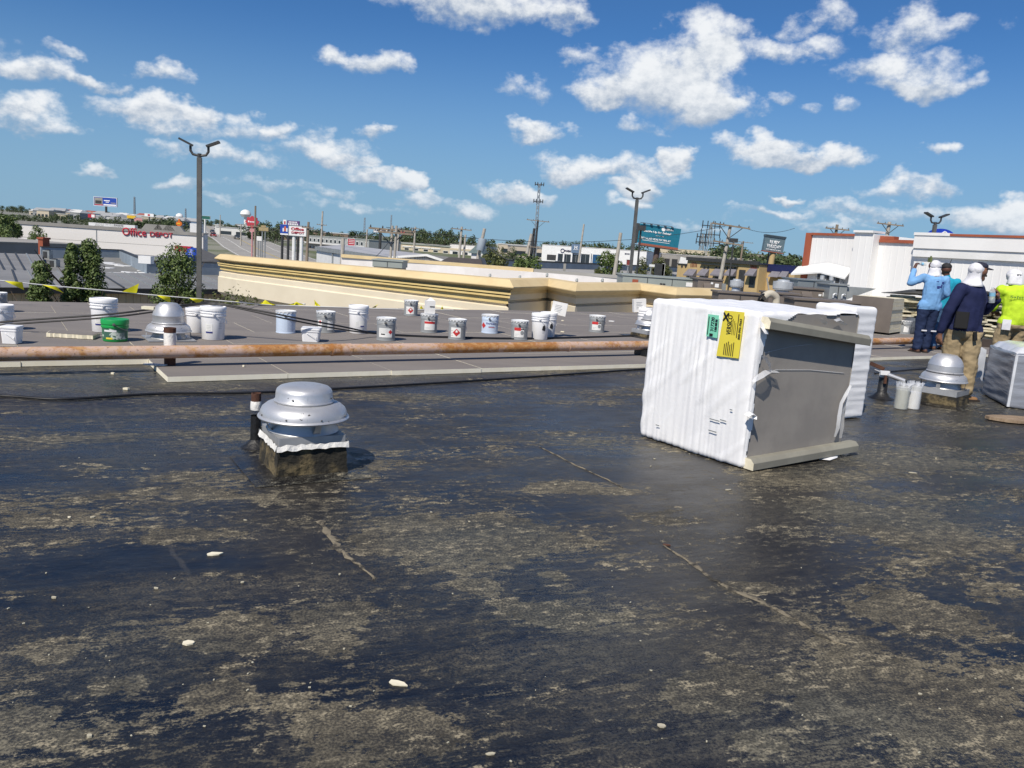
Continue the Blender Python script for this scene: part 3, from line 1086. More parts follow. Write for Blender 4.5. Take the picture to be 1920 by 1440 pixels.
for (px_, py_) in ((216, 478), (245, 492), (252, 497), (258, 500), (271, 504)):
    p = pz(px_, py_ + 3, rz0)
    MB().tube([(0, 0, 0), (0, 0, 1.0 if px_ > 220 else .5)], .10, 8).build('vent_pipe', m_pwhite, fr, p)
MB().box(-.5, .5, -.3, .3, 0, .6).build('vent_box', m_pwhite, fr, pz(274, 494, rz0 + 1.0))
for i_, (px0, px1, py0, py1, lb) in enumerate(((80, 92, 470, 486, 'upper grey condenser beside the brick chimney on the far flat roof'), (92, 105, 487, 503.5, 'lower grey condenser beside the small round shrub on the far flat roof'))):
    p = at(px0, py1, 68 if i_ else 76)
    q_ = at(px1, py0, 68 if i_ else 76)
    w_ = q_.x - p.x
    h_ = q_.z - p.z
    ac = thing('air_conditioner', lb, 'air conditioner', (p.x, p.y, p.z))
    MB().box(0, w_, 0, w_, .08, h_).build('cabinet', m_grey, ac)
    MB().box(-.05, w_ + .05, -.05, w_ + .05, 0, .078).build('pad', m_conc, ac)
    MB().box(.06, w_ * .68, -.03, -.003, .16, h_ - .1).build('grille', m_dark, ac)
    MB().lathe([(w_ * .4, 0), (w_ * .4, .06), (.05, .09)], 16, 0, (w_ / 2, w_ / 2, h_ + .002)).build('fan_grille', m_dark, ac)
p, q_ = at(72, 474, 82), at(80, 449, 82)
ch = MB().box(0, q_.x - p.x, 0, 1.2, -2, q_.z - p.z).box(-.08, q_.x - p.x + .08, -.08, 1.28, q_.z - p.z + .002, q_.z - p.z + .2)
tag(ch.build('chimney', m_redbrick, None, p), 'square brick chimney standing left of the grey condensers', 'chimney')
bk = Facade('dark_roof_building', 'dark grey low building at the left edge under the pale store wall', 'building', (-40, 452, 98), (165, 458, 112), 16, m_greyroof, m_conc)
bk2 = Facade('pale_eave_building', 'narrow white eaved roof below the dark trees at far left', 'building', (-20, 446.5, 118), (74, 450, 122), 10, m_white2, m_white2)

# -- blue and red roofed little building behind the big round shrub, grey pitched roof
hb = Facade('pitched_roof_building', 'grey pitched roof behind the left lamp post', 'building', (372, 480, 86), (452, 478, 100), 14, m_greyroof, None, z_top=-2.4)
mb = MB()
mb.add([Vector(q_) - hb.o for q_ in (at(343, 489, 84), at(356, 464.5, 93), at(374, 464.5, 96), at(428, 489, 84), at(428, 491, 84), at(343, 491, 84))], [(0, 3, 2, 1), (4, 3, 0, 5)])
for v_i, q_ in enumerate(mb.v):
    x_, y_, z_ = q_
    c_, s_ = math.cos(hb.rz), math.sin(hb.rz)
    mb.v[v_i] = (x_ * c_ + y_ * s_, -x_ * s_ + y_ * c_, z_)
mb.build('roof', mat('pitched_grey', (.085, .085, .088), .9, (.07, .07, .072), 1), hb.t)
p = at(362, 478, 80)
sg = thing('inflated_ball_sign', 'round blue and red object half hidden by the round shrub', 'sign', p)
MB().lathe([(0.02, -.75), (.55, -.55), (.78, 0), (.55, .55), (.02, .75)], 20, 0, (0, 0, 0)).build('ball', m_blue, sg)
MB().box(-1.8, -.2, -.1, .5, .25, .8).build('panel', m_red, sg)
MB().tube([(0, 0, -5), (0, 0, -.6)], .1, 8).build('post', m_grey, sg)

# -- white metal warehouse in the middle distance
WZ = .2
wA, wB, wC = G(594, 462, WZ), G(730, 481.5, WZ), G(838, 489.5, WZ)
wM = at(800, 477, (wB.y + wC.y) / 2)
wt0 = thing('white_warehouse', 'white metal warehouse with shallow pale roof behind the cornice', 'building', (0, 0, 0))
back = (wA - wB)
mb = MB()
mb.add([wB, wM, wM + back, wA], [(0, 1, 2, 3)])
mb.add([wM, wC, wC + back, wM + back], [(0, 1, 2, 3)])
mb.build('roof', mat('pale_metal_roof', (.40, .40, .41), .5, (.34, .34, .35), .4), wt0)


def wallpanel(a_, b_, z0, za, zb2, mt_, nm, n_=1, prof_=0.0):
    mb_ = MB()
    nn = Vector(((b_ - a_).y, -(b_ - a_).x, 0)).normalized()
    for i_ in range(n_):
        f0, f1, f2 = i_ / n_, (i_ + .78) / n_, (i_ + 1) / n_
        q0, q1, q2 = a_.lerp(b_, f0), a_.lerp(b_, f1), a_.lerp(b_, f2)
        def zz(f):
            return za + (zb2 - za) * f
        mb_.add([(q0.x, q0.y, z0), (q1.x, q1.y, z0), (q1.x, q1.y, zz(f1)), (q0.x, q0.y, zz(f0))], [(0, 1, 2, 3)])
        if n_ > 1:
            k_ = nn * prof_
            mb_.add([(q1.x + k_.x, q1.y + k_.y, z0), (q2.x + k_.x, q2.y + k_.y, z0), (q2.x + k_.x, q2.y + k_.y, zz(f2)), (q1.x + k_.x, q1.y + k_.y, zz(f1)), (q1.x, q1.y, z0), (q1.x, q1.y, zz(f1))],
                    [(0, 1, 2, 3), (4, 0, 3, 5)], 1)
    return mb_.build(nm, [mt_, m_conc], wt0)


wallpanel(wA, wB, -6.6, WZ - .02, WZ - .02, m_white, 'wall')
wallpanel(wB, wM, -6.6, wB.z - .03, wM.z - .03, m_white, 'ribbed_gable', 22, .08)
wallpanel(wM, wC, -6.6, wM.z - .03, wC.z - .03, m_white, 'ribbed_gable', 16, .08)
o3_ = Vector(((wB - wA).y, -(wB - wA).x, 0)).normalized()
MB().beam(wA + o3_ * .12 - Vector((0, 0, .2)), wB + o3_ * .12 - Vector((0, 0, .2)), .2, .36).build('gutter', m_grey, wt0)
g3_ = Vector((0, -.12, -.05))
MB().beam(wB + g3_, wM + g3_, .2, .16).build('verge', m_white, wt0)
MB().beam(wM + g3_, wC + g3_, .2, .16).build('verge', m_white, wt0)
for f_ in (.3, .62):
    q_ = wA.lerp(wB, f_) + o3_ * .1
    MB().tube([q_ - Vector((0, 0, .4)), q_ - Vector((0, 0, 5))], .07, 6).build('downpipe', m_grey, wt0)
# brown shingle roof
p0, p1, p2, p3 = at(812, 497, 50), at(842, 482, 58), at(905, 486, 58), at(911, 499, 50)
mb = MB()
zb = min(p0.z, p3.z)
mb.add([(p0.x, p0.y, zb), (p3.x, p3.y, zb), (p2.x, p2.y, p2.z), (p1.x, p1.y, p1.z)], [(0, 1, 2, 3)])
bs = thing('shingle_roof_building', 'low building with dark brown shingle roof right of the white warehouse', 'building')
mb.build('roof', m_dkroof, bs)
MB().box(p0.x + .4, p3.x - .4, p0.y + .3, p1.y + 1, gz(0, 0), zb - .05).build('wall', m_cream, bs)
MB().beam((p3.x, p3.y, zb), tuple(p2), .25, .2).build('verge_board', m_dark, bs)
# grey flat-roofed block with black coping, right
gb = thing('grey_parapet_building', 'wide blue grey parapet with black coping in front of the car dealer', 'building')
g0, g1, g2 = pz(906, 487.5, -.9), pz(1344, 505, -.9), pz(1350, 520, -.9)
mb = MB().extrude([(-.15, -8), (-.15, -.9), (.15, -.9), (.15, -8)], [g0, g1])
mb.build('parapet', m_bluegrey, gb)
mb = MB().extrude([(-.22, -.898), (-.22, -.62), (.22, -.62), (.22, -.898)], [g0, g1])
mb.build('coping', m_dark, gb)
MB().box(-.6, .6, -.1, .1, -.9, .5).build('roof_hatch', m_unitg, gb, pz(1128, 504, -1.6) + Vector((0, -.3, 0)))
for px_, c_ in ((1236, m_dark), (1243, m_white), (1058, m_conc)):
    p = at(px_, 508, 78)
    MB().box(-.45 if c_ is m_dark else -.12, .45 if c_ is m_dark else .12, -.2, .2, -.7, .7).build('vent_pipe', c_, gb, p)
mb = MB()
mb.prism([(g0.x - 1, g0.y - 1.2), (g0.x + 2, g0.y - 26), (g1.x + 2, g1.y - 20), (g1.x + .5, g1.y - .6)], -8, -2.0)
mb.build('roof', m_lowroof, gb)

# -- two-storey motel
mo = Facade('motel_building', 'long two storey motel with railed balcony behind the warehouse', 'building', (579, 440.5, 262), (692, 449.5, 240), 12, mat('motel_wall', (.36, .38, .37), .8), mat('motel_roof', (.40, .43, .40), .8))
nW = 14
for i_ in range(nW):
    x = mo.W * (i_ + .2) / nW
    for z0, z1 in ((mo.H * .60, mo.H * .84), (mo.H * .16, mo.H * .40)):
        mo.window(x, x + mo.W / nW * .58, z0, z1, m_white)
MB().box(0, mo.W, -1.6, -.08, mo.H * .50, mo.H * .53).build('balcony', m_conc, mo.t)
MB().box(0, mo.W, -1.62, -1.56, mo.H * .535, mo.H * .59).build('railing', m_white, mo.t)
# -- strip mall
sm = Facade('strip_mall', 'long tan strip of shops in front of the tree line', 'building', (688, 449, 330), (846, 461.5, 300), 22, m_tanwall2, m_conc)
MB().box(-.1, sm.W + .1, -.3, -.002, sm.H * .84, sm.H - .16).build('fascia', mat('sage_metal', (.34, .38, .34), .7), sm.t)
for i_ in range(9):
    x = sm.W * (i_ + .25) / 9
    sm.window(x, x + sm.W / 18, sm.H * .12, sm.H * .42, m_white)
    if i_ in (4, 5, 6, 7):
        MB().box(x - 1, x + sm.W / 12, -.25, -.01, sm.H * .5, sm.H * .62).build('sign_panel', m_white, sm.t)
sm2 = Facade('pale_shop_building', 'small pale shop beside the dark conifers', 'building', (844, 457.5, 300), (906, 460, 296), 15, m_white2, m_conc)
MB().box(0, sm2.W, -.15, -.01, sm2.H * .45, sm2.H * .62).build('band', m_tanwall2, sm2.t)
for i_ in range(3):
    sm2.window(sm2.W * (.08 + .3 * i_), sm2.W * (.26 + .3 * i_), sm2.H * .08, sm2.H * .38)
gh = Facade('gabled_hut', 'little gabled hut with red front left of the leaning pole', 'building', (884, 473, 150), (899, 474, 150), 6, m_white2, None)
mb = MB()
mb.add([(-.6, -.4, gh.H - .15), (gh.W + .6, -.4, gh.H - .15), (gh.W * .7, -.4, gh.H + 1.6), (-.6, 7, gh.H - .15), (gh.W + .6, 7, gh.H - .15), (gh.W * .7, 7, gh.H + 1.6)], [(0, 1, 2), (0, 2, 5, 3), (1, 4, 5, 2), (3, 5, 4)])
mb.build('roof', mat('hut_roof', (.19, .25, .25), .7), gh.t)
MB().box(gh.W * .4, gh.W - .1, -.1, -.01, 0.3, gh.H * .7).build('door', m_redbrick, gh.t)
# -- car dealer
hy = Facade('car_dealer_building', 'white flat fronted car dealership with blue entrance block', 'building', (1017, 458.5, 290), (1213, 470.5, 276), 26, m_white, m_white2)
hy.box('glazing', 1046, 475.5, 1086, 494, m_glass)
hy.box('glazing', 1090, 476, 1108, 495, m_glass)
hy.box('glazing', 1112, 477, 1125, 494, mat('blue_glass', (.03, .10, .22), .15))
hy.box('service_door', 1026, 477, 1042, 488, m_dark)
hy.box('entrance_block', 1073.5, 457, 1088.5, 475, mat('entrance_blue', (.13, .20, .30), .5), -.9, -.02)
for px_ in (1046, 1058, 1073, 1089, 1108):
    xk, z_ = hy.loc(px_, 485)
    MB().box(xk - .25, xk + .25, -1.0, -.13, 0, hy.loc(px_, 475)[1]).build('pillar', m_white, hy.t)
hy.text('HYUNDAI', 1064, 470.5, 3.4, 13, m_navy, .15, .03)
x_, z_ = hy.loc(1055, 470)
mb = MB().lathe([(.55, 0), (.75, 0), (.75, .15), (.55, .15)], 18)
o_ = mb.build('emblem_ring', m_navy, hy.t, (x_, -.04, z_))
o_.rotation_euler = (R(90), 0, 0)
x_, z_ = hy.loc(1081.5, 464)
for dx in (-.55, .25):
    MB().box(x_ + dx, x_ + dx + .28, -1.02, -.905, z_ - .55, z_ + .55).build('emblem_bar', m_pwhite, hy.t)
MB().box(x_ - .5, x_ + .5, -1.02, -.906, z_ - .12, z_ + .12).build('emblem_bar', m_pwhite, hy.t)
MB().box(x_ - .9, x_ + .9, -1.0, -.907, z_ - .85, z_ - .72).build('emblem_bar', m_pwhite, hy.t)
for px_ in (1062, 1070, 1080, 1098):
    xk, z_ = hy.loc(px_, 485)
    MB().box(xk - .06, xk + .06, -.16, -.125, .1, z_ + 1.4).build('mullion', m_grey, hy.t)
x_, z_ = hy.loc(1170, 475)
hy.text('SERVICE', 1176, 476, 2.2, 9, m_navy, .1, .02)
# -- far low warehouse and shed with dark bays
fw = Facade('tan_ridge_warehouse', 'very long low tan roofed warehouse on the skyline right of the billboard', 'building', (1236, 467.5, 620), (1410, 472, 560), 60, m_tanwall2, m_tanwall2)
fs_ = Facade('open_shed', 'long pale shed with dark open bays behind the steakhouse', 'building', (1230, 475.5, 300), (1420, 485, 270), 14, m_conc, m_white2)
for i_ in range(12):
    x = fs_.W * (i_ + .15) / 12
    MB().box(x, x + fs_.W / 12 * .7, -.1, -.01, .5, fs_.H * .72).build('bay_opening', m_dark, fs_.t)
# -- steakhouse
sh = Facade('restaurant_building', 'tan stucco restaurant with slate awnings and red wall lettering', 'building', (1290, 486.5, 118), (1425, 493, 108), 22, m_tanwall, m_dark)
sl = Facade('restaurant_wing', 'lower tan wing at the left of the restaurant', 'building', (1271, 493.5, 120), (1289.6, 495, 118.2), 14, m_tanwall, m_dark)
sr = Facade('restaurant_rear_wing', 'tan wing with navy roof band right of the restaurant', 'building', (1425.5, 494, 110), (1492, 498, 106), 14, m_tanwall, m_navy)
MB().box(0, sr.W, -.12, -.003, sr.H - 1.0, sr.H - .16).build('roof_band', m_navy, sr.t)
sh.box('cornice', 1289.2, 487.8, 1426, 490.5, m_dark, -.35, -.004)
sh.box('painted_shadow_band', 1315, 495.5, 1385, 499, m_dark, -.4, -.006)  # dark band, its colour stands in for shade on the wall
AW = [(1290, 1306), (1315, 1329), (1340, 1358), (1366, 1381), (1405, 1419)]
for a_, b_ in AW:
    x0, z0 = sh.loc(a_, 516)
    x1_, _ = sh.loc(b_, 516)
    z1 = z0 + .95
    aw = MB().add([(x0, -.02, z1), (x1_, -.02, z1), (x1_ + .1, -.95, z0 + .1), (x0 - .1, -.95, z0 + .1), (x0 - .1, -.95, z0 - .08), (x1_ + .1, -.95, z0 - .08), (x0, -.02, z0 - .08), (x1_, -.02, z0 - .08)],
                  [(3, 2, 1, 0), (4, 5, 2, 3), (0, 6, 4, 3), (1, 2, 5, 7)])
    aw.build('awning', mat('awning_slate', (.20, .19, .215), .85), sh.t)
    MB().box(x0 + .1, x1_ - .1, -.05, -.012, max(.3, z0 - 1.6), z0 + .35).build('window', m_glass, sh.t)
x0, z0 = sh.loc(1385, 518)
MB().box(x0, sh.loc(1397, 518)[0], -.04, -.008, .2, z0 + .9).build('doorway', m_dark, sh.t)
for px_ in (1321, 1328, 1343, 1350, 1358, 1364, 1371, 1378):
    x_, z_ = sh.loc(px_, 502.5)
    o_ = MB().box(-.16, .16, -.06, -.009, -.16, .16).build('wall_diamond', m_dark, sh.t, (x_, 0, z_))
    o_.rotation_euler = (0, R(45), 0)
m_maroon = mat('maroon_letter', (.22, .035, .03), .6)
for (a_, b_, rows_) in ((1301, 497, 3), (1413.5, 497.5, 4)):
    for r_ in range(rows_):
        w_ = (9, 13, 13, 12)[r_]
        n_ = (3, 5, 5, 5)[r_]
        for k_ in range(n_):
            x_, z_ = sh.loc(a_ - w_ / 2 + w_ * (k_ + .5) / n_, b_ - 4 + r_ * 3.1)
            MB().box(x_ - .055, x_ + .03, -.07, -.01, z_ - .085, z_ + .085).box(x_ + .031, x_ + .08, -.07, -.01, z_ - .085, z_ - .02).build('letter_shape', m_maroon, sh.t)
for px_ in (1279, 1286):
    x_, z_ = sl.loc(px_, 499.5)
    o_ = MB().box(-.16, .16, -.06, -.009, -.16, .16).build('wall_diamond', m_dark, sl.t, (x_, 0, z_))
    o_.rotation_euler = (0, R(45), 0)
for a_, b_ in ((1447, 1463), (1466, 1479)):
    x0, z0 = sr.loc(a_, 519)
    x1_, _ = sr.loc(b_, 519)
    MB().add([(x0, -.02, z0 + .85), (x1_, -.02, z0 + .85), (x1_ + .1, -.9, z0), (x0 - .1, -.9, z0), (x0, -.02, z0), (x1_, -.02, z0)], [(3, 2, 1, 0), (0, 4, 3), (1, 2, 5)]).build('awning', mat('awning_slate', (.2, .19, .21)), sr.t)

# -- town on the far left slope: many small blocks
rt = random.Random(21)
m_town = [mat('town_white', (.62, .62, .60), .8), mat('town_cream', (.55, .48, .38), .8), mat('town_grey', (.36, .37, .38), .8),
          mat('town_red', (.33, .08, .05), .8), mat('town_brown', (.25, .18, .13), .8), mat('town_blue', (.16, .24, .36), .8)]
cn = ['white', 'cream', 'grey', 'red roofed', 'brown', 'bluish']
for i in range(110):
    px_ = rt.uniform(52, 338)
    zn = ('left end', 'left half', 'middle', 'right half', 'right end')[min(4, int((px_ - 52) / 57.3))]
    Y = rt.choice((540, 620, 700, 800, 900, 1050)) * rt.uniform(.92, 1.08)
    p = at(px_, 405, Y)
    gg = gz(p.x, p.y)
    k_ = rt.choice((0, 0, 0, 1, 1, 2, 2, 2, 3, 4, 5))
    w_ = rt.uniform(8, 19) * (Y / 700)
    h_ = rt.uniform(3, 5.5) * (.7 + Y / 1800)
    dd = rt.uniform(8, 14)
    tw = thing('shop_building', 'small %s block in the %s of the far shops above the store roof' % (cn[k_], zn), 'building', (p.x, p.y, gg - .5), rt.uniform(-.5, .4), 'far shops on the left slope, %s %s' % (cn[k_], zn))
    MB().box(0, w_, 0, dd, 0, h_).build('wall', m_town[rt.choice((0, 1, 2))] if k_ == 3 else m_town[k_], tw)
    mb = MB()
    if rt.random() < .4 or k_ == 3:
        mb.add([(-.4, -.4, h_ + .002), (w_ + .4, -.4, h_ + .002), (w_ + .4, dd + .4, h_ + .002), (-.4, dd + .4, h_ + .002), (1.5, dd / 2, h_ + 2.2), (w_ - 1.5, dd / 2, h_ + 2.2)],
               [(0, 1, 5, 4), (1, 2, 5), (2, 3, 4, 5), (3, 0, 4), (3, 2, 1, 0)])
    else:
        mb.box(-.2, w_ + .2, -.2, dd + .2, h_ + .002, h_ + .4)
    mb.build('roof', m_town[3] if k_ == 3 else m_town[rt.choice((0, 2))], tw)
    mb = MB()
    for j in range(3):
        mb = MB().box(w_ * (.1 + .3 * j), w_ * (.3 + .3 * j), -.06, -.004, h_ * .2, h_ * .55)
        mb.build('window', m_glass, tw)
rt = random.Random(5)
for i in range(16):
    px_ = rt.choice((rt.uniform(395, 470), rt.uniform(505, 575), rt.uniform(905, 1010), rt.uniform(1300, 1400)))
    Y = rt.uniform(330, 560)
    p = at(px_, 440, Y)
    gg = gz(p.x, p.y)
    k_ = rt.choice((0, 0, 1, 2, 4))
    w_, h_, dd = rt.uniform(8, 20), rt.uniform(3.5, 5.5), 9
    side = 'left of' if px_ < 600 else 'right of'
    tw = thing('shop_building', 'small %s roadside block %s the white warehouse' % (cn[k_], side), 'building', (p.x, p.y, gg - .5), rt.uniform(-.3, .3), 'roadside blocks %s the warehouse, %s' % (side, cn[k_]))
    MB().box(0, w_, 0, dd, 0, h_).build('wall', m_town[k_], tw)
    MB().box(-.2, w_ + .2, -.2, dd + .2, h_ + .002, h_ + .4).build('roof', m_town[rt.choice((0, 2))], tw)
    for j in range(2):
        MB().box(w_ * (.12 + .4 * j), w_ * (.4 + .4 * j), -.06, -.004, h_ * .2, h_ * .6).build('window', m_glass, tw)


# ================================================================ poles, signs, lamps
def lamp_post(base_px, top_px, top_py, Y, w_, label, lean=0.0, zg=None):
    tp = at(top_px, top_py, Y)
    zb_ = gz(tp.x, tp.y) if zg is None else zg
    h_ = tp.z - zb_
    t_ = thing('lamp_post', label, 'lamp post', (tp.x, tp.y, zb_), R(10), 'twin head lamp posts')
    MB().box(-w_ / 2, w_ / 2, -w_ / 2, w_ / 2, 0, h_ - .12).build('pole', mat('pole_bronze', (.085, .085, .082), .55, (.11, .11, .105)), t_)
    a_ = [(-.30, 0, h_ + .27), (-.30, 0, h_ + .10), (-.22, 0, h_ - .02), (0, 0, h_ - .06), (.22, 0, h_ - .02), (.30, 0, h_ + .10), (.30, 0, h_ + .27)]
    MB().tube(a_, .045, 8).build('arm', m_dark, t_)
    MB().tube([(0, 0, h_ - .14), (0, 0, h_ + .02)], .07, 8).build('collar', m_dark, t_)
    for sgn in (-1, 1):
        M_ = Matrix.Translation((sgn * .30, 0, h_ + .27)) @ Matrix.Rotation(sgn * R(-24), 4, 'Y')
        b_ = MB().box(-.05 if sgn > 0 else -.42, .42 if sgn > 0 else .05, -.15, .15, 0.0, .07, 0, M_)
        b_.build('lamp_head', m_dark, t_)
    return t_


lamp_post(374, 374, 289, 29, .155, 'tall twin headed lamp post left of the cornice')
lamp_post(1183, 1195, 371, 45, .155, 'twin headed lamp post crossing the teal billboard')
lamp_post(1750, 1754, 417, 44, .16, 'twin headed lamp post rising behind the white wall', zg=0)


def flood_pole(px_, py_, Y, label):
    tp = at(px_, py_, Y)
    zb_ = gz(tp.x, tp.y)
    h_ = tp.z - zb_
    t_ = thing('flood_light_pole', label, 'lamp post', (tp.x, tp.y, zb_))
    MB().tube([(0, 0, 0), (0, 0, h_ - .5)], .10, 8).build('pole', m_dark, t_)
    MB().box(-.45, .45, -.45, .45, h_ - .52, h_).build('lamp_head', m_dark, t_)


flood_pole(1202.5, 423, 88, 'thin black pole with square lamp head in front of the teal billboard')
flood_pole(1376, 447, 105, 'thin black pole with square lamp head beside the large wooden pole')


def utility_pole(top, base_py, Y, r_, label, arms=((.6, 1.6),), mt_=None, lean=0.0, tank=False, cat='utility pole', name='utility_pole', wires=None, braces=False):
    tp = at(top[0], top[1], Y)
    zb_ = gz(tp.x, tp.y)
    h_ = tp.z - zb_
    t_ = thing(name, label, cat, (tp.x - lean * h_, tp.y, zb_))
    t_.rotation_euler = (0, math.atan(lean), 0)
    MB().tube([(0, 0, 0), (0, 0, h_)], [r_ * 1.25, r_ * .8], 8).build('pole', mt_ or m_wood, t_)
    for dz, L_a in arms:
        MB().box(-L_a / 2, L_a / 2, -r_ - .12, -r_, h_ - dz - .06, h_ - dz + .07).build('crossarm', m_wood, t_)
        for f_ in (-.46, -.2, .2, .46):
            MB().lathe([(.035, 0), (.06, .05), (.035, .12), (.02, .17)], 8, 0, (f_ * L_a, -r_ - .06, h_ - dz + .072), cap1=True).build('insulator', m_dark, t_)
        if braces:
            for sg_ in (-1, 1):
                MB().beam((sg_ * L_a * .3, -r_ - .06, h_ - dz - .06), (0, -r_ - .06, h_ - dz - .06 - L_a * .3), .06).build('brace', m_dark, t_)
    if tank:
        MB().lathe([(.02, 0), (.30, .03), (.30, .85), (.26, .9), (.02, .92)], 14, 0, (.05, -.42, h_ - 1.65)).build('transformer', m_bluegrey, t_)
    return t_


utility_pole((909.5, 425), 498, 60, .14, 'leaning pale pole carrying a grey transformer', (), m_wood2, .17, True)
utility_pole((1370, 421), 525, 72, .17, 'big wooden pole with braced crossarms in front of the restaurant', ((.1, 3.4), (1.6, 2.6)), m_wood2, .08, braces=True)
utility_pole((736, 423), 492, 56, .10, 'left pole of the pair standing before the white warehouse', ((.3, 3.2),), m_wood2, .02, braces=True)
utility_pole((743.5, 423), 492, 55.5, .10, 'right pole of the pair standing before the white warehouse', ((.5, 2.4),), m_wood2, .02)
utility_pole((997, 437), 480, 150, .34, 'thick leaning pale pole beside the dark bush', (), m_wood2, .16)
utility_pole((1009, 412), 480, 150, .22, 'slim dark pole with two crossarms in front of the radio mast', ((.2, 4.2), (5, 2.4)), m_dark, .04, braces=True)
utility_pole((1002, 428), 480, 152, .3, 'bent dark pole between thick pale pole and radio mast', (), m_dark, .05)
utility_pole((1164, 436), 511, 86, .22, 'round concrete pole left of the billboard post', (), m_wood2, .06)
utility_pole((1095, 420), 495, 200, .25, 'very thin leaning mast in front of the dealership', (), m_wood2, .06)
utility_pole((605, 396), 461, 180, .22, 'tall bare pole above the motel', ((3, 2.2),), m_wood2, .02)
utility_pole((578.5, 416), 480, 110, .2, 'brown pole right of the white office sign', ((.8, 1.6),), m_wood, .02)
utility_pole((643.5, 447), 486, 62, .17, 'short brown pole crossing the white warehouse wall', (), m_wood2, .02)
utility_pole((688.5, 430), 465, 160, .18, 'pale pole left of the black framed sign', (), m_wood2, .02)
utility_pole((779, 425), 468, 170, .22, 'lone pale pole in front of the tan shops', ((.4, 1.8),), m_wood2, .02)
utility_pole((866, 425), 483, 120, .2, 'left pole of two near the dark conifers', ((.4, 3.0),), m_wood2, .03)
utility_pole((873, 440), 483, 122, .18, 'shorter right pole of two near the dark conifers', (), m_wood2, .03)
utility_pole((748, 427), 470, 150, .2, 'grey pole right of the pair before the warehouse', ((.6, 2.0),), m_wood2, .02)
utility_pole((479, 386), 476, 130, .18, 'dark pole in front of the red round sign', ((3.2, 1.4),), m_wood, .0)
utility_pole((452, 420), 470, 240, .2, 'thin pole at left of the red round sign', (), m_wood2)
utility_pole((413, 403), 462, 300, .2, 'slim pole beside the uphill road', (), m_wood2)
utility_pole((1446, 446), 520, 120, .14, 'thin pole right of the slate restaurant sign', ((1.4, 1.6), (4, 1.4)), m_wood, .03)
utility_pole((1452, 470), 500, 135, .2, 'pale short pole behind the restaurant roof', (), m_wood2, .02)
utility_pole((1570, 421), 470, 90, .2, 'left pole with crossarm rising behind the white wall', ((.5, 2.6), (1.6, 1.8)), m_wood, .03, braces=True)
utility_pole((1668, 416), 470, 92, .26, 'pale pole with double crossarms rising behind the white wall', ((.3, 3.0), (2.2, 5.2)), m_wood2, .04, braces=True)
utility_pole((1394, 452), 480, 210, .25, 'distant pole with crossarm left of the slate sign', ((.3, 5.0),), m_wood, .03)


def lattice(top, base_py, Y, w0, w1, label, arms=(), name='radio_mast', cat='mast', mt_=None):
    tp = at(top[0], top[1], Y)
    zb_ = gz(tp.x, tp.y)
    h_ = tp.z - zb_
    t_ = thing(name, label, cat, (tp.x, tp.y, zb_), R(8))
    th_ = max(.08, Y * .0005)
    legs = [(-1, -1), (1, -1), (1, 1), (-1, 1)]
    for sx, sy in legs:
        MB().beam((sx * w0 / 2, sy * w0 / 2, 0), (sx * w1 / 2, sy * w1 / 2, h_), th_).build('leg', mt_ or m_grey, t_)
    n_ = max(5, int(h_ / max(w0, 2.0)))
    mb_ = MB()
    for i_ in range(n_):
        a0, a1 = i_ / n_, (i_ + 1) / n_
        wa, wb_ = (w0 + (w1 - w0) * a0) / 2, (w0 + (w1 - w0) * a1) / 2
        for k_ in range(4):
            s0, s1 = legs[k_], legs[(k_ + 1) % 4]
            mb_.beam((s0[0] * wa, s0[1] * wa, h_ * a0), (s1[0] * wb_, s1[1] * wb_, h_ * a1), th_ * .6)
            mb_.beam((s1[0] * wa, s1[1] * wa, h_ * a0), (s0[0] * wb_, s0[1] * wb_, h_ * a1), th_ * .6)
    mb_.build('lacing', mt_ or m_grey, t_)
    for f_, L_a in arms:
        MB().box(-L_a / 2, L_a / 2, -th_, th_, h_ * f_ - th_, h_ * f_ + th_).build('antenna_arm', m_dark, t_)
        for e_ in (-.48, -.2, .2, .48):
            MB().box(L_a * e_ - th_, L_a * e_ + th_, -th_ * 2.2, -th_ * 1.02, h_ * f_ - L_a * .15, h_ * f_ + L_a * .25).build('antenna', m_dark, t_)
    return t_


lattice((1011.5, 344), 462, 330, 1.3, .7, 'tall slender radio mast with antenna rings', ((.985, 3.6), (.76, 3.8)), mt_=m_bluegrey)
lattice((1334, 417), 476, 520, 5, .8, 'nearer lattice power tower with three crossarms', ((.92, 12), (.72, 13), (.52, 14)), 'power_tower', 'power tower')
lattice((1318, 439), 476, 800, 6, .8, 'more distant faint lattice power tower', ((.9, 12), (.7, 13)), 'power_tower', 'power tower')
lattice((252, 369), 410, 900, 1.6, 1.0, 'faint thin mast right of the raised billboard', mt_=m_bluegrey)
lattice((348, 391), 418, 900, 1.4, .8, 'faint short mast right of the domed water tank', mt_=m_bluegrey)
lattice((684, 408), 440, 600, 1.1, .7, 'faint mast above the motel roof', mt_=m_bluegrey)
lattice((734, 403), 425, 700, 1.1, .7, 'faint mast behind the pole pair', mt_=m_bluegrey)


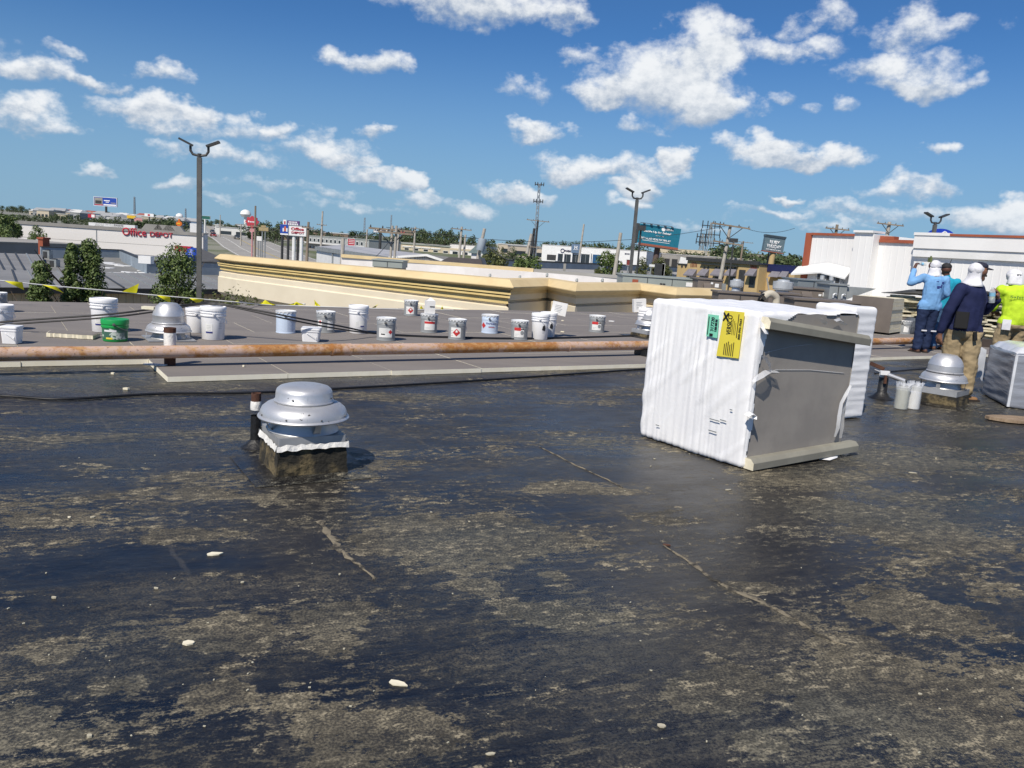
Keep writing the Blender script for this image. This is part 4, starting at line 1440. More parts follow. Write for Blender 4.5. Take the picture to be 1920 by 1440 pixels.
def sign(name, label, cat, px0, px1, py0, py1, Y, mt_, posts=(.5,), post_r=.25, frame=None, post_mt=None, depth=.5, tilt=0.0, back=True, shear=0):
    "flat board on posts; corners given by photo pixels at distance Y"
    a_ = at(px0, py1, Y)
    b_ = at(px1, py0, Y)
    w_ = b_.x - a_.x
    a2 = at((px0 + px1) / 2, py1, Y)
    b2 = at((px0 + px1) / 2, py0, Y)
    h_ = b2.z - a2.z
    g_ = gz(a2.x, a2.y)
    t_ = thing(name, label, cat, (a2.x, a2.y, g_), tilt)
    zb_ = a2.z - g_
    MB().box(-w_ / 2, w_ / 2, 0, depth, zb_, zb_ + h_).build('panel', mt_, t_)
    if frame:
        f_ = h_ * .05
        MB().box(-w_ / 2 - f_, w_ / 2 + f_, -.06, depth + .05, zb_ - f_, zb_ - .001).box(-w_ / 2 - f_, w_ / 2 + f_, -.06, depth + .05, zb_ + h_ + .001, zb_ + h_ + f_).box(-w_ / 2 - f_, -w_ / 2 - .002, -.06, depth + .05, zb_, zb_ + h_).box(w_ / 2 + .002, w_ / 2 + f_, -.06, depth + .05, zb_, zb_ + h_).build('frame', frame, t_)
    for f_ in posts:
        MB().tube([((f_ - .5) * w_, depth / 2, -.3), ((f_ - .5) * w_, depth / 2, zb_ - h_ * .052 if frame else zb_ - .002)], post_r, 10).build('post', post_mt or m_dark, t_)
    t_['_w'], t_['_h'], t_['_z'] = w_, h_, zb_
    return t_, w_, h_, zb_


def put_text(s4, txt, fx, fz, fh, fw, mt_, bold=.02, shear=0.0, depth=.04):
    t_, w_, h_, zb_ = s4
    me = text_mesh(txt, fh * h_, mt_, depth, bold, fw * w_, shear=shear)
    return child('lettering', me, t_, ((fx - .5) * w_, -.01 - depth, zb_ + fz * h_))


def patch(s4, fx0, fx1, fz0, fz1, mt_, name='print_panel', y=-.03):
    t_, w_, h_, zb_ = s4
    return MB().box((fx0 - .5) * w_, (fx1 - .5) * w_, y, -.002, zb_ + fz0 * h_, zb_ + fz1 * h_).build(name, mt_, t_)


# raised billboard, far left
s4 = sign('billboard', 'small raised billboard with blue print and red white foot', 'billboard', 176.5, 218.5, 370.5, 386, 560, m_blue, (.52,), .75, m_white, depth=1.0)
patch(s4, 0.02, .38, .12, .93, m_conc)
patch(s4, .06, .34, .22, .60, m_dark, y=-.05)
patch(s4, .02, .40, .03, .13, m_red, y=-.05)
patch(s4, .42, .98, .06, .22, m_pwhite, y=-.05)
patch(s4, .44, .70, .58, .70, m_pwhite, y=-.05)
patch(s4, .52, .66, .42, .50, m_pwhite, y=-.05)
patch(s4, .74, .96, .34, .44, m_conc, y=-.05)
# white office sign
s4 = sign('pylon_sign', 'white office sign with red lettering on two white posts', 'sign', 541, 574, 423.5, 442, 118, m_pwhite, (.28, .72), .26, m_grey, m_white, .6)
put_text(s4, 'Office', .5, .68, .30, .74, m_red, .03)
put_text(s4, 'DEPOT', .53, .30, .23, .74, m_red, .03)
# blue sign partly behind it + purple sign above
s4 = sign('blue_sign', 'blue sign with white shapes partly hidden by the white office sign', 'sign', 525, 544, 421, 437.5, 128, m_blue, (.2, .8), .2, None, m_dark, .4)
patch(s4, .42, .56, .25, .8, m_orange)
patch(s4, .25, .38, .2, .6, m_pwhite)
patch(s4, .60, .74, .2, .6, m_pwhite)
patch(s4, .02, .98, -.18, -.02, m_pwhite)
s4 = sign('purple_sign', 'purple sign with white lettering above the white office sign', 'sign', 538, 561, 414, 423, 134, m_purple, (.1, .9), .2, None, m_dark, .4)
for k_ in range(6):
    patch(s4, .14 + k_ * .12, .22 + k_ * .12, .55, .85, m_pwhite, 'letter_shape')
    patch(s4, .10 + k_ * .14, .20 + k_ * .14, .10, .45, m_pwhite, 'letter_shape')
patch(s4, -.32, -.06, -.10, 1.1, m_pwhite)
patch(s4, -.24, -.12, .2, .8, m_red, y=-.05)
# red scalloped sign
p = at(473, 416, 165)
g_ = gz(p.x, p.y)
rs = thing('scalloped_sign', 'red blossom shaped sign with white script on a pink post', 'sign', (p.x, p.y, g_))
mb = MB()
n_ = 48
rr = 1.25
poly = [((rr + .14 * math.cos(8 * 2 * math.pi * k_ / n_)) * math.cos(2 * math.pi * k_ / n_), (rr * .86 + .12 * math.cos(8 * 2 * math.pi * k_ / n_)) * math.sin(2 * math.pi * k_ / n_)) for k_ in range(n_)]
mb.prism(poly, 0, .35, 0, Matrix.Translation((0, .17, p.z - g_)) @ Matrix.Rotation(R(90), 4, 'X'))
mb.build('panel', mat('blossom_red', (.52, .05, .07), .5), rs)
for k_, (xa, hh_) in enumerate(((-.8, .34), (-.45, .22), (-.1, .22), (.25, .22), (.6, .34))):
    MB().box(xa, xa + .26, -.22, -.182, p.z - g_ - .12, p.z - g_ - .12 + hh_).build('letter_shape', m_pwhite, rs)
MB().box(-.45, .75, -.1, .2, p.z - g_ - 2.0, p.z - g_ - 1.35).build('reader_panel', mat('blossom_pink', (.62, .30, .30), .5), rs)
MB().tube([(0, .05, 0), (0, .05, p.z - g_ - 1.1)], .17, 8).build('post', mat('blossom_pink', (.62, .30, .30), .5), rs)
# brown sign right of it
s4 = sign('shaped_sign', 'tan shaped sign on two thin posts right of the red blossom sign', 'sign', 485, 503, 426, 433, 160, mat('sign_tan', (.40, .31, .16), .7), (.35, .65), .12, None, m_grey, .4)
patch(s4, .25, .75, 1.0, 1.5, mat('sign_tan', (.4, .31, .16)))
# white low sign, red sign, black framed sign, dark red sign
s4 = sign('menu_sign', 'blank white low sign beside the uphill road', 'sign', 481, 491, 443, 451.5, 170, m_white, (.3, .7), .1, None, m_grey, .3)
s4 = sign('red_sign', 'small red sign with white bars above the white warehouse', 'sign', 652, 665, 447.5, 460, 150, m_red, (.3, .7), .12, m_white, m_grey, .4)
for k_ in range(3):
    patch(s4, .12, .88, .22 + .26 * k_, .30 + .26 * k_, m_pwhite)
s4 = sign('framed_sign', 'white sign in a black frame on a single black post', 'sign', 700, 726, 428.5, 436, 170, m_pwhite, (.5,), .3, m_dark, None, .6)
put_text(s4, 'FLETCHER', .5, .55, .50, .86, m_navy, .03)
s4 = sign('dark_sign', 'black sign with red lettering in front of the pine trees', 'sign', 744, 764, 431, 439, 190, m_dark, (.2,), .15, None, None, .5)
patch(s4, .35, .75, .35, .75, m_red)
s4 = sign('green_road_sign', 'dark green overhead road sign right of the left lamp post', 'sign', 377, 394, 405, 411, 300, mat('road_green', (.02, .13, .10), .5), (.42,), .3, m_white, m_white, .3)
s4 = sign('yellow_sign', 'small yellow sign above the store roof', 'sign', 238, 254, 404, 409.5, 330, m_yel, (.5,), .3, None, None, .5)
s4 = sign('pink_sign', 'small pink sign beside the yellow sign', 'sign', 252, 267, 408.5, 415, 330, mat('blossom_pink', (.62, .3, .3)), (.5,), .3, m_white, None, .5)
s4 = sign('white_sign', 'white angular sign on the skyline above the store lettering', 'sign', 271, 288, 400.5, 406, 420, m_pwhite, (.5,), .3, None, None, .5)
patch(s4, .35, .6, .2, .8, m_red)
s4 = sign('red_white_sign', 'tiny red and white sign left of the yellow sign', 'sign', 165, 178, 401.5, 408, 420, m_red, (.5,), .3, None, None, .5)
patch(s4, .5, .95, .1, .9, m_pwhite)
p = at(336, 419.5, 170)
g_ = gz(p.x, p.y)
og = thing('orange_sign', 'round orange and yellow sign below the domed water tank', 'sign', (p.x, p.y, g_))
mb = MB().prism([(.62 * math.cos(a_ * .35), .5 * math.sin(a_ * .35)) for a_ in range(18)], 0, .3, 0, Matrix.Translation((0, .15, p.z - g_)) @ Matrix.Rotation(R(90), 4, 'X'))
mb.build('panel', m_orange, og)
MB().box(-.35, .25, -.2, -.152, p.z - g_ - .12, p.z - g_ + .14).build('print_panel', m_yel, og)
MB().tube([(0, .05, 0), (0, .05, p.z - g_ - .5)], .15, 8).build('post', m_grey, og)
MB().box(-.15, .15, -.1, .1, p.z - g_ + .502, p.z - g_ + 1.0).build('finial', m_orange, og)
# teal billboard
s4 = sign('billboard', 'big teal billboard with white safety lettering and rust red foot board', 'billboard', 1186, 1267, 423, 459, 172, m_teal, (.52,), .62, None, mat('billboard_post', (.11, .075, .065), .8), 1.4, tilt=R(-4))
t_, w_, h_, zb_ = s4
t_.rotation_euler = (0, R(4), R(-4))
put_text(s4, 'Buckle Up for Safety!', .45, .64, .135, .66, m_pwhite, .035)
put_text(s4, 'Tip Tuesday', .52, .47, .05, .20, m_pwhite, .01)
put_text(s4, 'GET MORE HEALTH TIPS AT', .43, .27, .115, .74, m_pwhite, .03)
patch(s4, .12, .78, .155, .175, m_pwhite)
put_text(s4, 'FREEMAN', .72, .86, .10, .20, m_pwhite, .03)
o_ = MB().lathe([(.02, 0), (.42, 0), (.42, .04), (.02, .04)], 18).build('emblem_disc', m_pwhite, t_, ((.585 - .5) * w_, -.005, zb_ + .86 * h_))
o_.rotation_euler = (R(90), 0, 0)
# plain white figure-less print area where the mascot stood is left teal; foot board
MB().box(-w_ / 2 + .3, w_ / 2, -.35, -.05, zb_ - .11 * h_, zb_ - .005).build('foot_board', mat('billboard_rust', (.34, .10, .055), .6), t_)
MB().box(-w_ / 2 - 1.2, w_ / 2 + .8, -1.0, 2.4, zb_ - .15 * h_, zb_ - .115 * h_).build('catwalk', m_dark, t_)
MB().box(-w_ / 2 - .7, -w_ / 2 - .01, .1, 2.2, zb_ - .05 * h_, zb_ + h_).build('side_frame', m_dark, t_)
for k_ in range(5):
    MB().box((-.4 + .17 * k_) * w_ - .25, (-.4 + .17 * k_) * w_ + .25, -.5, 0, zb_ + h_ + .02, zb_ + h_ + .14).build('top_lamp', m_dark, t_)
MB().box(-w_ / 2, w_ * .28, -.45, -.40, zb_ + h_ + .15, zb_ + h_ + .26).build('lamp_rail', m_dark, t_)
# slate restaurant sign
s4 = sign('pylon_sign', 'slate blue restaurant sign with white lettering on a tan post', 'sign', 1420, 1461, 444.5, 471, 118, m_slate, (.56,), .42, None, m_tanwall, .9)
put_text(s4, 'RUBY', .50, .66, .26, .50, m_pwhite, .03)
put_text(s4, 'TUESDAY', .50, .36, .26, .74, m_pwhite, .03)
put_text(s4, 'RESTAURANT & BAR', .50, .12, .10, .74, m_pwhite, .02)
t_, w_, h_, zb_ = s4
t_.rotation_euler = (0, R(4), 0)
for k_ in range(3):
    MB().box(-w_ / 2 - .05, w_ / 2 + .05, -.1 - .05 * k_, 1.0, zb_ + h_ * (1.003 + .055 * k_), zb_ + h_ * (1.048 + .055 * k_)).build('cap_board', mat('slate_cap', (.10, .14, .165), .6), t_)
MB().box(-w_ / 2 - .05, w_ / 2 + .05, -.12, 1.0, zb_ - h_ * .06, zb_ - .01).build('foot_band', mat('billboard_rust', (.34, .1, .055)), t_)
# white leaning sign near the restaurant and blue oval
s4 = sign('white_panel_sign', 'tilted blank white panel left of the restaurant wing', 'sign', 1258, 1274, 480.5, 496, 140, m_white, (.3, .7), .12, None, m_grey, .2)
s4[0].rotation_euler = (0, R(10), R(-6))
s4 = sign('low_white_sign', 'small white strip sign on the black coping', 'sign', 1217, 1236, 496, 500.5, 84, m_white, (.2, .8), .06, None, m_grey, .15)
s4 = sign('maroon_sign', 'small maroon sign beside the bushes left of the billboard post', 'sign', 1174, 1182, 487, 497, 100, mat('maroon_letter', (.2, .03, .03)), (.5,), .08, m_white, m_grey, .2)
p = at(1763.5, 441, 80)
ov = thing('oval_sign', 'bright blue oval sign with white chevron peeping over the white wall', 'sign', (p.x, p.y, 0))
mb = MB().prism([(1.28 * math.cos(a_ * math.pi / 18), .72 * math.sin(a_ * math.pi / 18)) for a_ in range(36)], 0, .4, 0, Matrix.Translation((0, .2, p.z - .1)) @ Matrix.Rotation(R(90), 4, 'X'))
mb.build('panel', mat('oval_blue', (.012, .05, .48), .45), ov)
for sg_ in (-1, 1):
    MB().beam((.25 + sg_ * .42, -.25, p.z + .02), (.25, -.25, p.z + .34), .08, .16).build('chevron', m_pwhite, ov)
MB().tube([(0, .05, 0), (0, .05, p.z - .8)], .2, 8).build('post', m_grey, ov)

# water tanks on the skyline
for px_, py_, Y, r_, lb in ((336.5, 406, 800, 3.6, 'white domed water tank above the orange sign'), (460.5, 402, 700, 4.6, 'white domed water tank left of the red blossom sign')):
    p = at(px_, py_, Y)
    g_ = gz(p.x, p.y)
    wt_ = thing('water_tower', lb, 'water tower', (p.x, p.y, g_))
    MB().lathe([(.2, -r_ * .55), (r_ * .7, -r_ * .45), (r_, 0), (r_ * .85, r_ * .5), (r_ * .4, r_ * .82), (.05, r_ * .9)], 20, 0, (0, 0, p.z - g_)).build('tank', m_white, wt_)
    MB().tube([(0, 0, -1), (0, 0, p.z - g_ - r_ * .5)], r_ * .28, 10).build('stem', m_white, wt_)


# wires
def wire(a_, b_, sag, label, r_=.03):
    pts_ = []
    for i_ in range(13):
        f_ = i_ / 12
        q_ = Vector(a_).lerp(Vector(b_), f_)
        q_.z -= sag * 4 * f_ * (1 - f_)
        pts_.append(q_)
    tag(MB().tube(pts_, r_, 4).build('power_line', m_dark), label, 'wire')


wire(at(724, 426, 56), at(1360, 424, 72), 1.2, 'long sagging wire between the pole pair and the big wooden pole', .018)
wire(at(735, 445, 56), at(688, 493, 50), .2, 'guy wire slanting down left from the pole pair', .025)
wire(at(912, 460, 60), at(955, 488, 58), .1, 'black service wire slanting down right from the transformer pole', .03)
wire(at(1385, 423, 72), at(1490, 428, 76), .5, 'wire from the big wooden pole towards the white wall', .018)
wire(at(440, 421, 240), at(530, 428, 240), 1.5, 'wire crossing in front of the dark trees near the red blossom sign', .07)
wire(at(578, 424, 110), at(736, 428, 56), 1.0, 'wire from the brown pole to the pole pair', .02)
wire(at(866, 452, 120), at(780, 449, 170), 1.0, 'wire in front of the tan shops', .035)


# ================================================================ cars
def car_mesh_parts():
    W2, L2 = .92, 2.25
    side = [(-2.2, .32), (-2.22, .72), (-1.95, .86), (-1.0, .92), (1.9, .95), (2.2, .86), (2.24, .35)]
    cab = [(-1.15, .92), (-.45, 1.42), (1.05, 1.44), (1.75, .95)]
    b_ = MB()
    M_ = Matrix.Translation((0, W2, 0)) @ Matrix.Rotation(R(90), 4, 'X')
    b_.prism(side, 0, 2 * W2, 0, M_)
    c_ = MB().prism(cab, 0, 2 * W2 - .24, 0, Matrix.Translation((0, W2 - .12, .003)) @ Matrix.Rotation(R(90), 4, 'X'))
    r_ = MB().prism([(-.45, 1.425), (1.05, 1.445), (.95, 1.48), (-.35, 1.47)], 0, 2 * W2 - .3, 0, Matrix.Translation((0, W2 - .15, .003)) @ Matrix.Rotation(R(90), 4, 'X'))
    wl_ = MB().lathe([(.02, -.1), (.33, -.1), (.33, .1), (.02, .1)], 14)
    hl = MB().box(-.03, 0, -.2, .2, -.07, .07)
    return b_, c_, r_, wl_, hl


_cb, _cc, _cr, _cw, _ch = car_mesh_parts()
CM = {}
for nm_, c_ in (('white', (.75, .75, .75)), ('silver', (.42, .43, .45)), ('black', (.012, .012, .014)), ('dark blue', (.015, .025, .06)), ('red', (.30, .015, .015)), ('grey', (.12, .125, .13))):
    CM[nm_] = mat('car_paint_' + nm_.replace(' ', '_'), c_, .25, spec=.6)
me_cab, me_wheel, me_light = _cc.mesh('cabin_glass', m_glass), _cw.mesh('wheel', m_black), _ch.mesh('headlight', m_pwhite)
me_body = {k_: _cb.mesh('body', v_) for k_, v_ in CM.items()}
me_roof = {k_: _cr.mesh('cabin_roof', v_) for k_, v_ in CM.items()}


def car(p, rz_, colr, label, group, s=1.0):
    t_ = thing('parked_car', label, 'car', (p.x, p.y, p.z + .05), rz_, group)
    t_.scale = (s, s, s)
    child('body', me_body[colr], t_)
    child('cabin_glass', me_cab, t_)
    child('cabin_roof', me_roof[colr], t_)
    for x in (-1.35, 1.4):
        for y in (-.85, .85):
            child('wheel', me_wheel, t_, (x, y, .33), rot=(R(90), 0, 0))
    for y in (-.6, .6):
        child('headlight', me_light, t_, (-2.21, y, .68))
    return t_


for (px_, py_, Y, c_, lb) in ((312, 479, 118, 'black', 'black car parked against the store wall, the larger of the two there'), (331, 477, 124, 'grey', 'dark grey car behind the black one at the store wall'),
                              (405, 463, 150, 'grey', 'grey car leftmost in the lot below the uphill road'), (419, 464, 146, 'black', 'black car in the middle of the lot below the uphill road'),
                              (432, 459, 158, 'dark blue', 'dark blue pickup sized car at the right of the lot below the uphill road'), (430, 467, 142, 'red', 'red car lowest in the lot below the uphill road'),
                              (511, 472, 150, 'black', 'black car alone above the left end of the cornice'), (533, 469, 150, 'silver', 'silver car leftmost in the row under the white office sign'),
                              (543, 469, 148, 'white', 'white car left of the white sign post'), (556, 472, 140, 'white', 'white car between the white sign posts'), (561, 474, 134, 'silver', 'silver car right of the white sign posts'),
                              (588, 475, 128, 'black', 'black car at the left corner of the white warehouse'), (578, 471, 138, 'white', 'white van behind the brown pole'),
                              (1045, 493, 262, 'silver', 'silver car at the left end of the dealership row')):
    p = land(px_, py_) if False else at(px_, py_, Y)
    p.z = gz(p.x, p.y)
    car(p, random.uniform(-.5, .4), c_, lb, 'cars in the lots below', 1.0 if 'van' not in lb else 1.25)
for i_, (px_, c_) in enumerate(((1062, 'red'), (1072, 'grey'), (1082, 'black'), (1094, 'white'), (1103, 'white'), (1112, 'silver'), (1121, 'white'))):
    p = at(px_, 493, 258)
    p.z = gz(p.x, p.y)
    car(p, R(70), c_, '%s car in the dealership row, number %s from its left end' % (c_, ('two', 'three', 'four', 'five', 'six', 'seven', 'eight')[i_]), 'cars in front of the dealership')
for i_, (px_, py_, c_) in enumerate(((398, 433, 'dark blue'), (404, 430, 'white'), (418, 434, 'white'), (400, 441, 'red'), (445, 446, 'grey'))):
    p = land(px_, py_ + 3)
    car(p, R(118), c_, '%s car driving on the uphill road, %s' % (c_, ('left lane', 'highest', 'near the kerb', 'nearest left', 'nearest right')[i_]), 'cars on the road')
# ================================================================ things on the roof
TOP = .058
m_alu = mat('spun_aluminium', (.64, .645, .66), .40, (.52, .525, .54), 5, metal=.6, bump=.05, bscale=25, rough2=.5)
m_alu2 = mat('dull_aluminium', (.52, .53, .54), .45, (.42, .43, .44), 4, metal=.5)
m_mastic = mat('white_mastic', (.80, .79, .76), .7, (.68, .67, .64), 9, bump=.5, bscale=30)
m_curb = mat('mossy_curb', (.15, .115, .058), .95, (.022, .02, .015), 6, bump=.9, bscale=22, detail=9, lo=.37, hi=.56)
m_tar = mat('black_tar', (.010, .010, .011), .45, (.022, .021, .02), 6, bump=.5, bscale=18)
m_rust = mat('rust_dark', (.12, .052, .028), .9, (.07, .03, .02), 9, bump=.3)
_t = NT(m_alu.node_tree)
_b = _t.N['Principled BSDF']
_src = _b.inputs['Base Color'].links[0].from_socket
_o = _t.n('ShaderNodeTexCoord').outputs['Object']
_sp = _t.ramp(_t.m('ADD', _t.noise(_o, 38, 3, .5), _t.m('MULTIPLY', _t.m('SUBTRACT', _t.noise(_o, 5, 3, .5), .5), .35)), .70, .74)
_dr = _t.ramp(_t.noise(_t.mapping(_o, scale=(1, 1, .12)), 60, 3, .5), .66, .74)
_t.L.new(_t.mix(_t.m('MULTIPLY', _dr, .35), _t.mix(_sp, _src, (.05, .045, .04)), (.25, .25, .25)), _b.inputs['Base Color'])
m_bolt = mat('bolt_dark', (.10, .10, .10), .5)


def fan(name_loc, rz_, label, curb=(.44, .185), cap=(.185, .45, .55), hood_r=.29, z0=0.0, mastic=True, curb_mt=None, plate=0.0):
    "roof exhaust fan: curb, flange plate, throat, hood and cap"
    t_ = thing('exhaust_fan', label, 'roof fan', name_loc, rz_)
    cw, chh = curb
    h_ = chh
    if chh > 0:
        bm_ = bmesh.new()
        bmesh.ops.create_cube(bm_, size=1)
        bmesh.ops.subdivide_edges(bm_, edges=bm_.edges[:], cuts=9, use_grid_fill=True)
        for v_ in bm_.verts:
            q_ = Vector((v_.co.x * cw * (1.0 + .05 * (.5 - v_.co.z)), v_.co.y * cw * (1.0 + .05 * (.5 - v_.co.z)), (v_.co.z + .5) * chh))
            n_ = mnoise.noise(q_ * 14) * .010 + mnoise.noise(q_ * 40) * .004
            d_ = Vector((v_.co.x, v_.co.y, 0))
            q_ += d_.normalized() * n_ if d_.length > 0 else Vector()
            v_.co = q_
        me = bpy.data.meshes.new('curb')
        bm_.to_mesh(me)
        bm_.free()
        me.materials.append(curb_mt or m_curb)
        child('curb', me, t_)
        # sloping flashing skirt of felt round the curb
        sk = MB()
        a_, b_ = cw * .515, cw * .515 + .16
        sk.add([(-a_, -a_, .014), (a_, -a_, .014), (a_, a_, .014), (-a_, a_, .014), (-b_, -b_ * .96, .004), (b_ * 1.05, -b_, .004), (b_, b_, .004), (-b_ * 1.02, b_, .004)],
               [(4, 5, 1, 0), (5, 6, 2, 1), (6, 7, 3, 2), (7, 4, 0, 3)])
        sk.build('flashing', m_roof, t_)
    if mastic:
        rm = random.Random(4)
        mb_ = MB()
        n_ = 15
        for sd_ in range(4):
            M_ = Matrix.Rotation(sd_ * math.pi / 2, 4, 'Z')
            vs_ = []
            for k_ in range(n_ + 1):
                x = -cw * .5 - .012 + (cw + .024) * k_ / n_
                lo_ = chh - .002 + rm.uniform(-.009, .006)
                hi_ = chh + .030 + rm.uniform(-.006, .010)
                vs_ += [M_ @ Vector((x, -cw * .5 - .016 - rm.uniform(0, .008), lo_)), M_ @ Vector((x, -cw * .5 - .008, hi_))]
            mb_.add(vs_, [(2 * k_, 2 * k_ + 2, 2 * k_ + 3, 2 * k_ + 1) for k_ in range(n_)])
        mb_.build('mastic_seal', m_mastic, t_)
    fp = cw * .5 - .005 + plate
    MB().box(-fp, fp, -fp, fp, h_ + .003, h_ + (.075 if chh > 0 else .02)).build('flange', m_alu2, t_, bevel=.004)
    hb_ = h_ + (.075 if chh > 0 else .02)
    zr = hb_ + .095          # hood rim
    z_cap0, z_cap1, r_cap = cap[1] - cap[1] + zr + .10, zr + .10 + (cap[2] - cap[1]), cap[0]
    MB().lathe([(hood_r * .80, hb_ + .002), (hood_r * .70, hb_ + .05), (hood_r * .72, zr + .02), (hood_r * .4, zr + .03)], 40).build('throat', m_alu2, t_)
    for k_ in range(4):
        a_ = k_ * math.pi / 2 - math.pi / 2 + .1
        mb_ = MB()
        c_, s_ = math.cos(a_), math.sin(a_)
        r0, r1 = fp * .98, hood_r * .96
        px_, py_ = -s_ * .025, c_ * .025
        mb_.add([(c_ * r0 - px_, s_ * r0 - py_, hb_ - .05), (c_ * r0 + px_, s_ * r0 + py_, hb_ - .05), (c_ * r0 * 1.015 + px_, s_ * r0 * 1.015 + py_, hb_ + .01), (c_ * r0 * 1.015 - px_, s_ * r0 * 1.015 - py_, hb_ + .01),
                 (c_ * r1 + px_ * .7, s_ * r1 + py_ * .7, zr + .01), (c_ * r1 - px_ * .7, s_ * r1 - py_ * .7, zr + .01)], [(0, 1, 2, 3), (3, 2, 4, 5)])
        mb_.build('bracket', m_alu2, t_)
    hr = hood_r
    hood = [(hr * .70, zr + .012), (hr * .93, zr - .012), (hr * 1.015, zr - .010), (hr * 1.03, zr - .002), (hr * 1.015, zr + .006), (hr * .985, zr + .010), (hr * .975, zr + .03), (hr * .93, zr + .058), (hr * .84, zr + .080), (hr * .74, zr + .091), (r_cap * 1.06, zr + .095), (r_cap * .9, zr + .096)]
    MB().lathe(hood, 56).build('hood', m_alu, t_)
    z0_, H_ = zr + .104, z_cap1 - z_cap0
    cp = [(r_cap * .85, z0_ - .004), (r_cap * 1.045, z0_ - .006), (r_cap * 1.055, z0_ + .001), (r_cap * 1.03, z0_ + .006), (r_cap, z0_ + .012), (r_cap * .985, z0_ + H_ * .55), (r_cap * .95, z0_ + H_ * .72), (r_cap * .86, z0_ + H_ * .86), (r_cap * .68, z0_ + H_ * .955), (r_cap * .4, z0_ + H_ * .99), (.004, z0_ + H_)]
    if H_ > .16:
        cp = [(r_cap * .85, z0_ - .004), (r_cap * 1.05, z0_ - .006), (r_cap * 1.06, z0_ + .002), (r_cap * 1.0, z0_ + .010), (r_cap * .99, z0_ + H_ * .36), (r_cap * 1.0, z0_ + H_ * .37), (r_cap * .99, z0_ + H_ * .40), (r_cap * .92, z0_ + H_ * .6), (r_cap * .78, z0_ + H_ * .8), (r_cap * .60, z0_ + H_ * .93), (r_cap * .55, z0_ + H_ * .97), (r_cap * .3, z0_ + H_ * .995), (.004, z0_ + H_)]
    MB().lathe(cp, 56).build('cap', m_alu, t_)
    MB().lathe([(r_cap * .93, zr + .094), (r_cap * .93, z0_ + .004)], 40).build('painted_shadow_gap', m_bolt, t_)  # dark ring between hood and cap, coloured to stand in for shade
    for k_ in range(8):
        a_ = k_ * math.pi / 4 + .12
        for r_, z_ in ((r_cap * 1.01, z0_ + .028), (hr * .985, zr + .022)):
            if cap[2] < .6 and (k_ % 2 or r_ > .2):
                MB().lathe([(.006, -.004), (.006, .003), (.001, .005)], 6).build('bolt', m_bolt, t_, (math.cos(a_) * r_, math.sin(a_) * r_, z_)).rotation_euler = (R(90), 0, a_ + R(90))
    return t_


cL, cR = G(520, 898), G(648, 887)
e_ = (cR - cL)
side = e_.length
e_.normalize()
nrm_ = Vector((-e_.y, e_.x, 0))
fanA = cL.lerp(cR, .5) + nrm_ * side * .5
fan(fanA, math.atan2(e_.y, e_.x), 'silver mushroom roof fan on a mossy curb, nearest on the black roof', (side, .185), (.185, .45, .555), .288)
# tar drips on the near fan
pB = G(297, 641, TOP)
fan(pB + Vector((0, .30, 0)), TH, 'domed silver roof fan standing just behind the rusty pipe', (.52, 0.0), (.195, .5, .76), .275, mastic=False, plate=.03)
MB_s = MB().box(-.16, .0, -.09, .0, 0, .035)
o_ = MB_s.build('foam_scrap', m_foam, None, at(281, 577, pB.y + .28) + Vector((.09, 0, -.015)))
tag(o_, 'small cream foam scrap lying on top of the domed fan behind the pipe', 'foam scrap')
pC = G(1766, 756)
fan(pC + Vector((.0, .05, 0)), R(45), 'tall domed shiny fan on a tarred curb beside the man in khaki trousers', (.50, .12), (.200, .45, .67), .268, mastic=False, curb_mt=m_curb)
pD = G(1203, 633, TOP)
fan(pD + Vector((.15, .25, 0)), TH, 'dull fan mostly hidden behind the left side of the big white bundle', (.45, .06), (.19, .5, .72), .25, mastic=False)

# ---- small pipe stubs on the old roof
p = G(493, 838)
p = fanA - e_ * .29 + nrm_ * .17
st = thing('pipe_stub', 'black tarred pipe stub with rusty open top left of the near fan', 'pipe', G(479, 838))
st.scale = (.6, .6, .97)
MB().lathe([(.062, 0), (.060, .24), (.06, .241)], 20).build('tar_sleeve', m_tar, st)
MB().lathe([(.064, .285), (.067, .31), (.0635, .345), (.061, .35)], 20).build('mastic_band', m_mastic, st)
MB().lathe([(.057, .3), (.057, .41), (.048, .41), (.048, .30), (.002, .3)], 20).build('pipe', m_rust, st)
MB().lathe([(.17, .002), (.12, .02), (.063, .06)], 16).build('flashing', m_tar, st)
p = G(309, 676, TOP)
st = thing('pipe_stub', 'short pipe stub with white smeared top behind the rusty pipe', 'pipe', (p.x, p.y, TOP))
st.location = UV(uv_of(p)[0], 8.9 + .15, TOP)
MB().lathe([(.058, 0), (.058, .12)], 18).build('base', m_rust, st)
MB().lathe([(.060, .12), (.061, .34), (.060, .35)], 18).build('mastic_band', m_mastic, st)
MB().lathe([(.062, .35), (.064, .40), (.05, .40), (.05, .36), (.002, .36)], 18).build('pipe', m_rust, st)
cr = MB().prism([(-.12, -.03), (-.02, -.05), (.1, -.02), (.11, .03), (.0, .04), (-.13, .03)], 0, .012)
tag(cr.build('mastic_smear', m_mastic, None, G(292, 685, TOP) + Vector((0, 0, .002))), 'cream smear beside the pipe stub under the rusty pipe', 'smear')

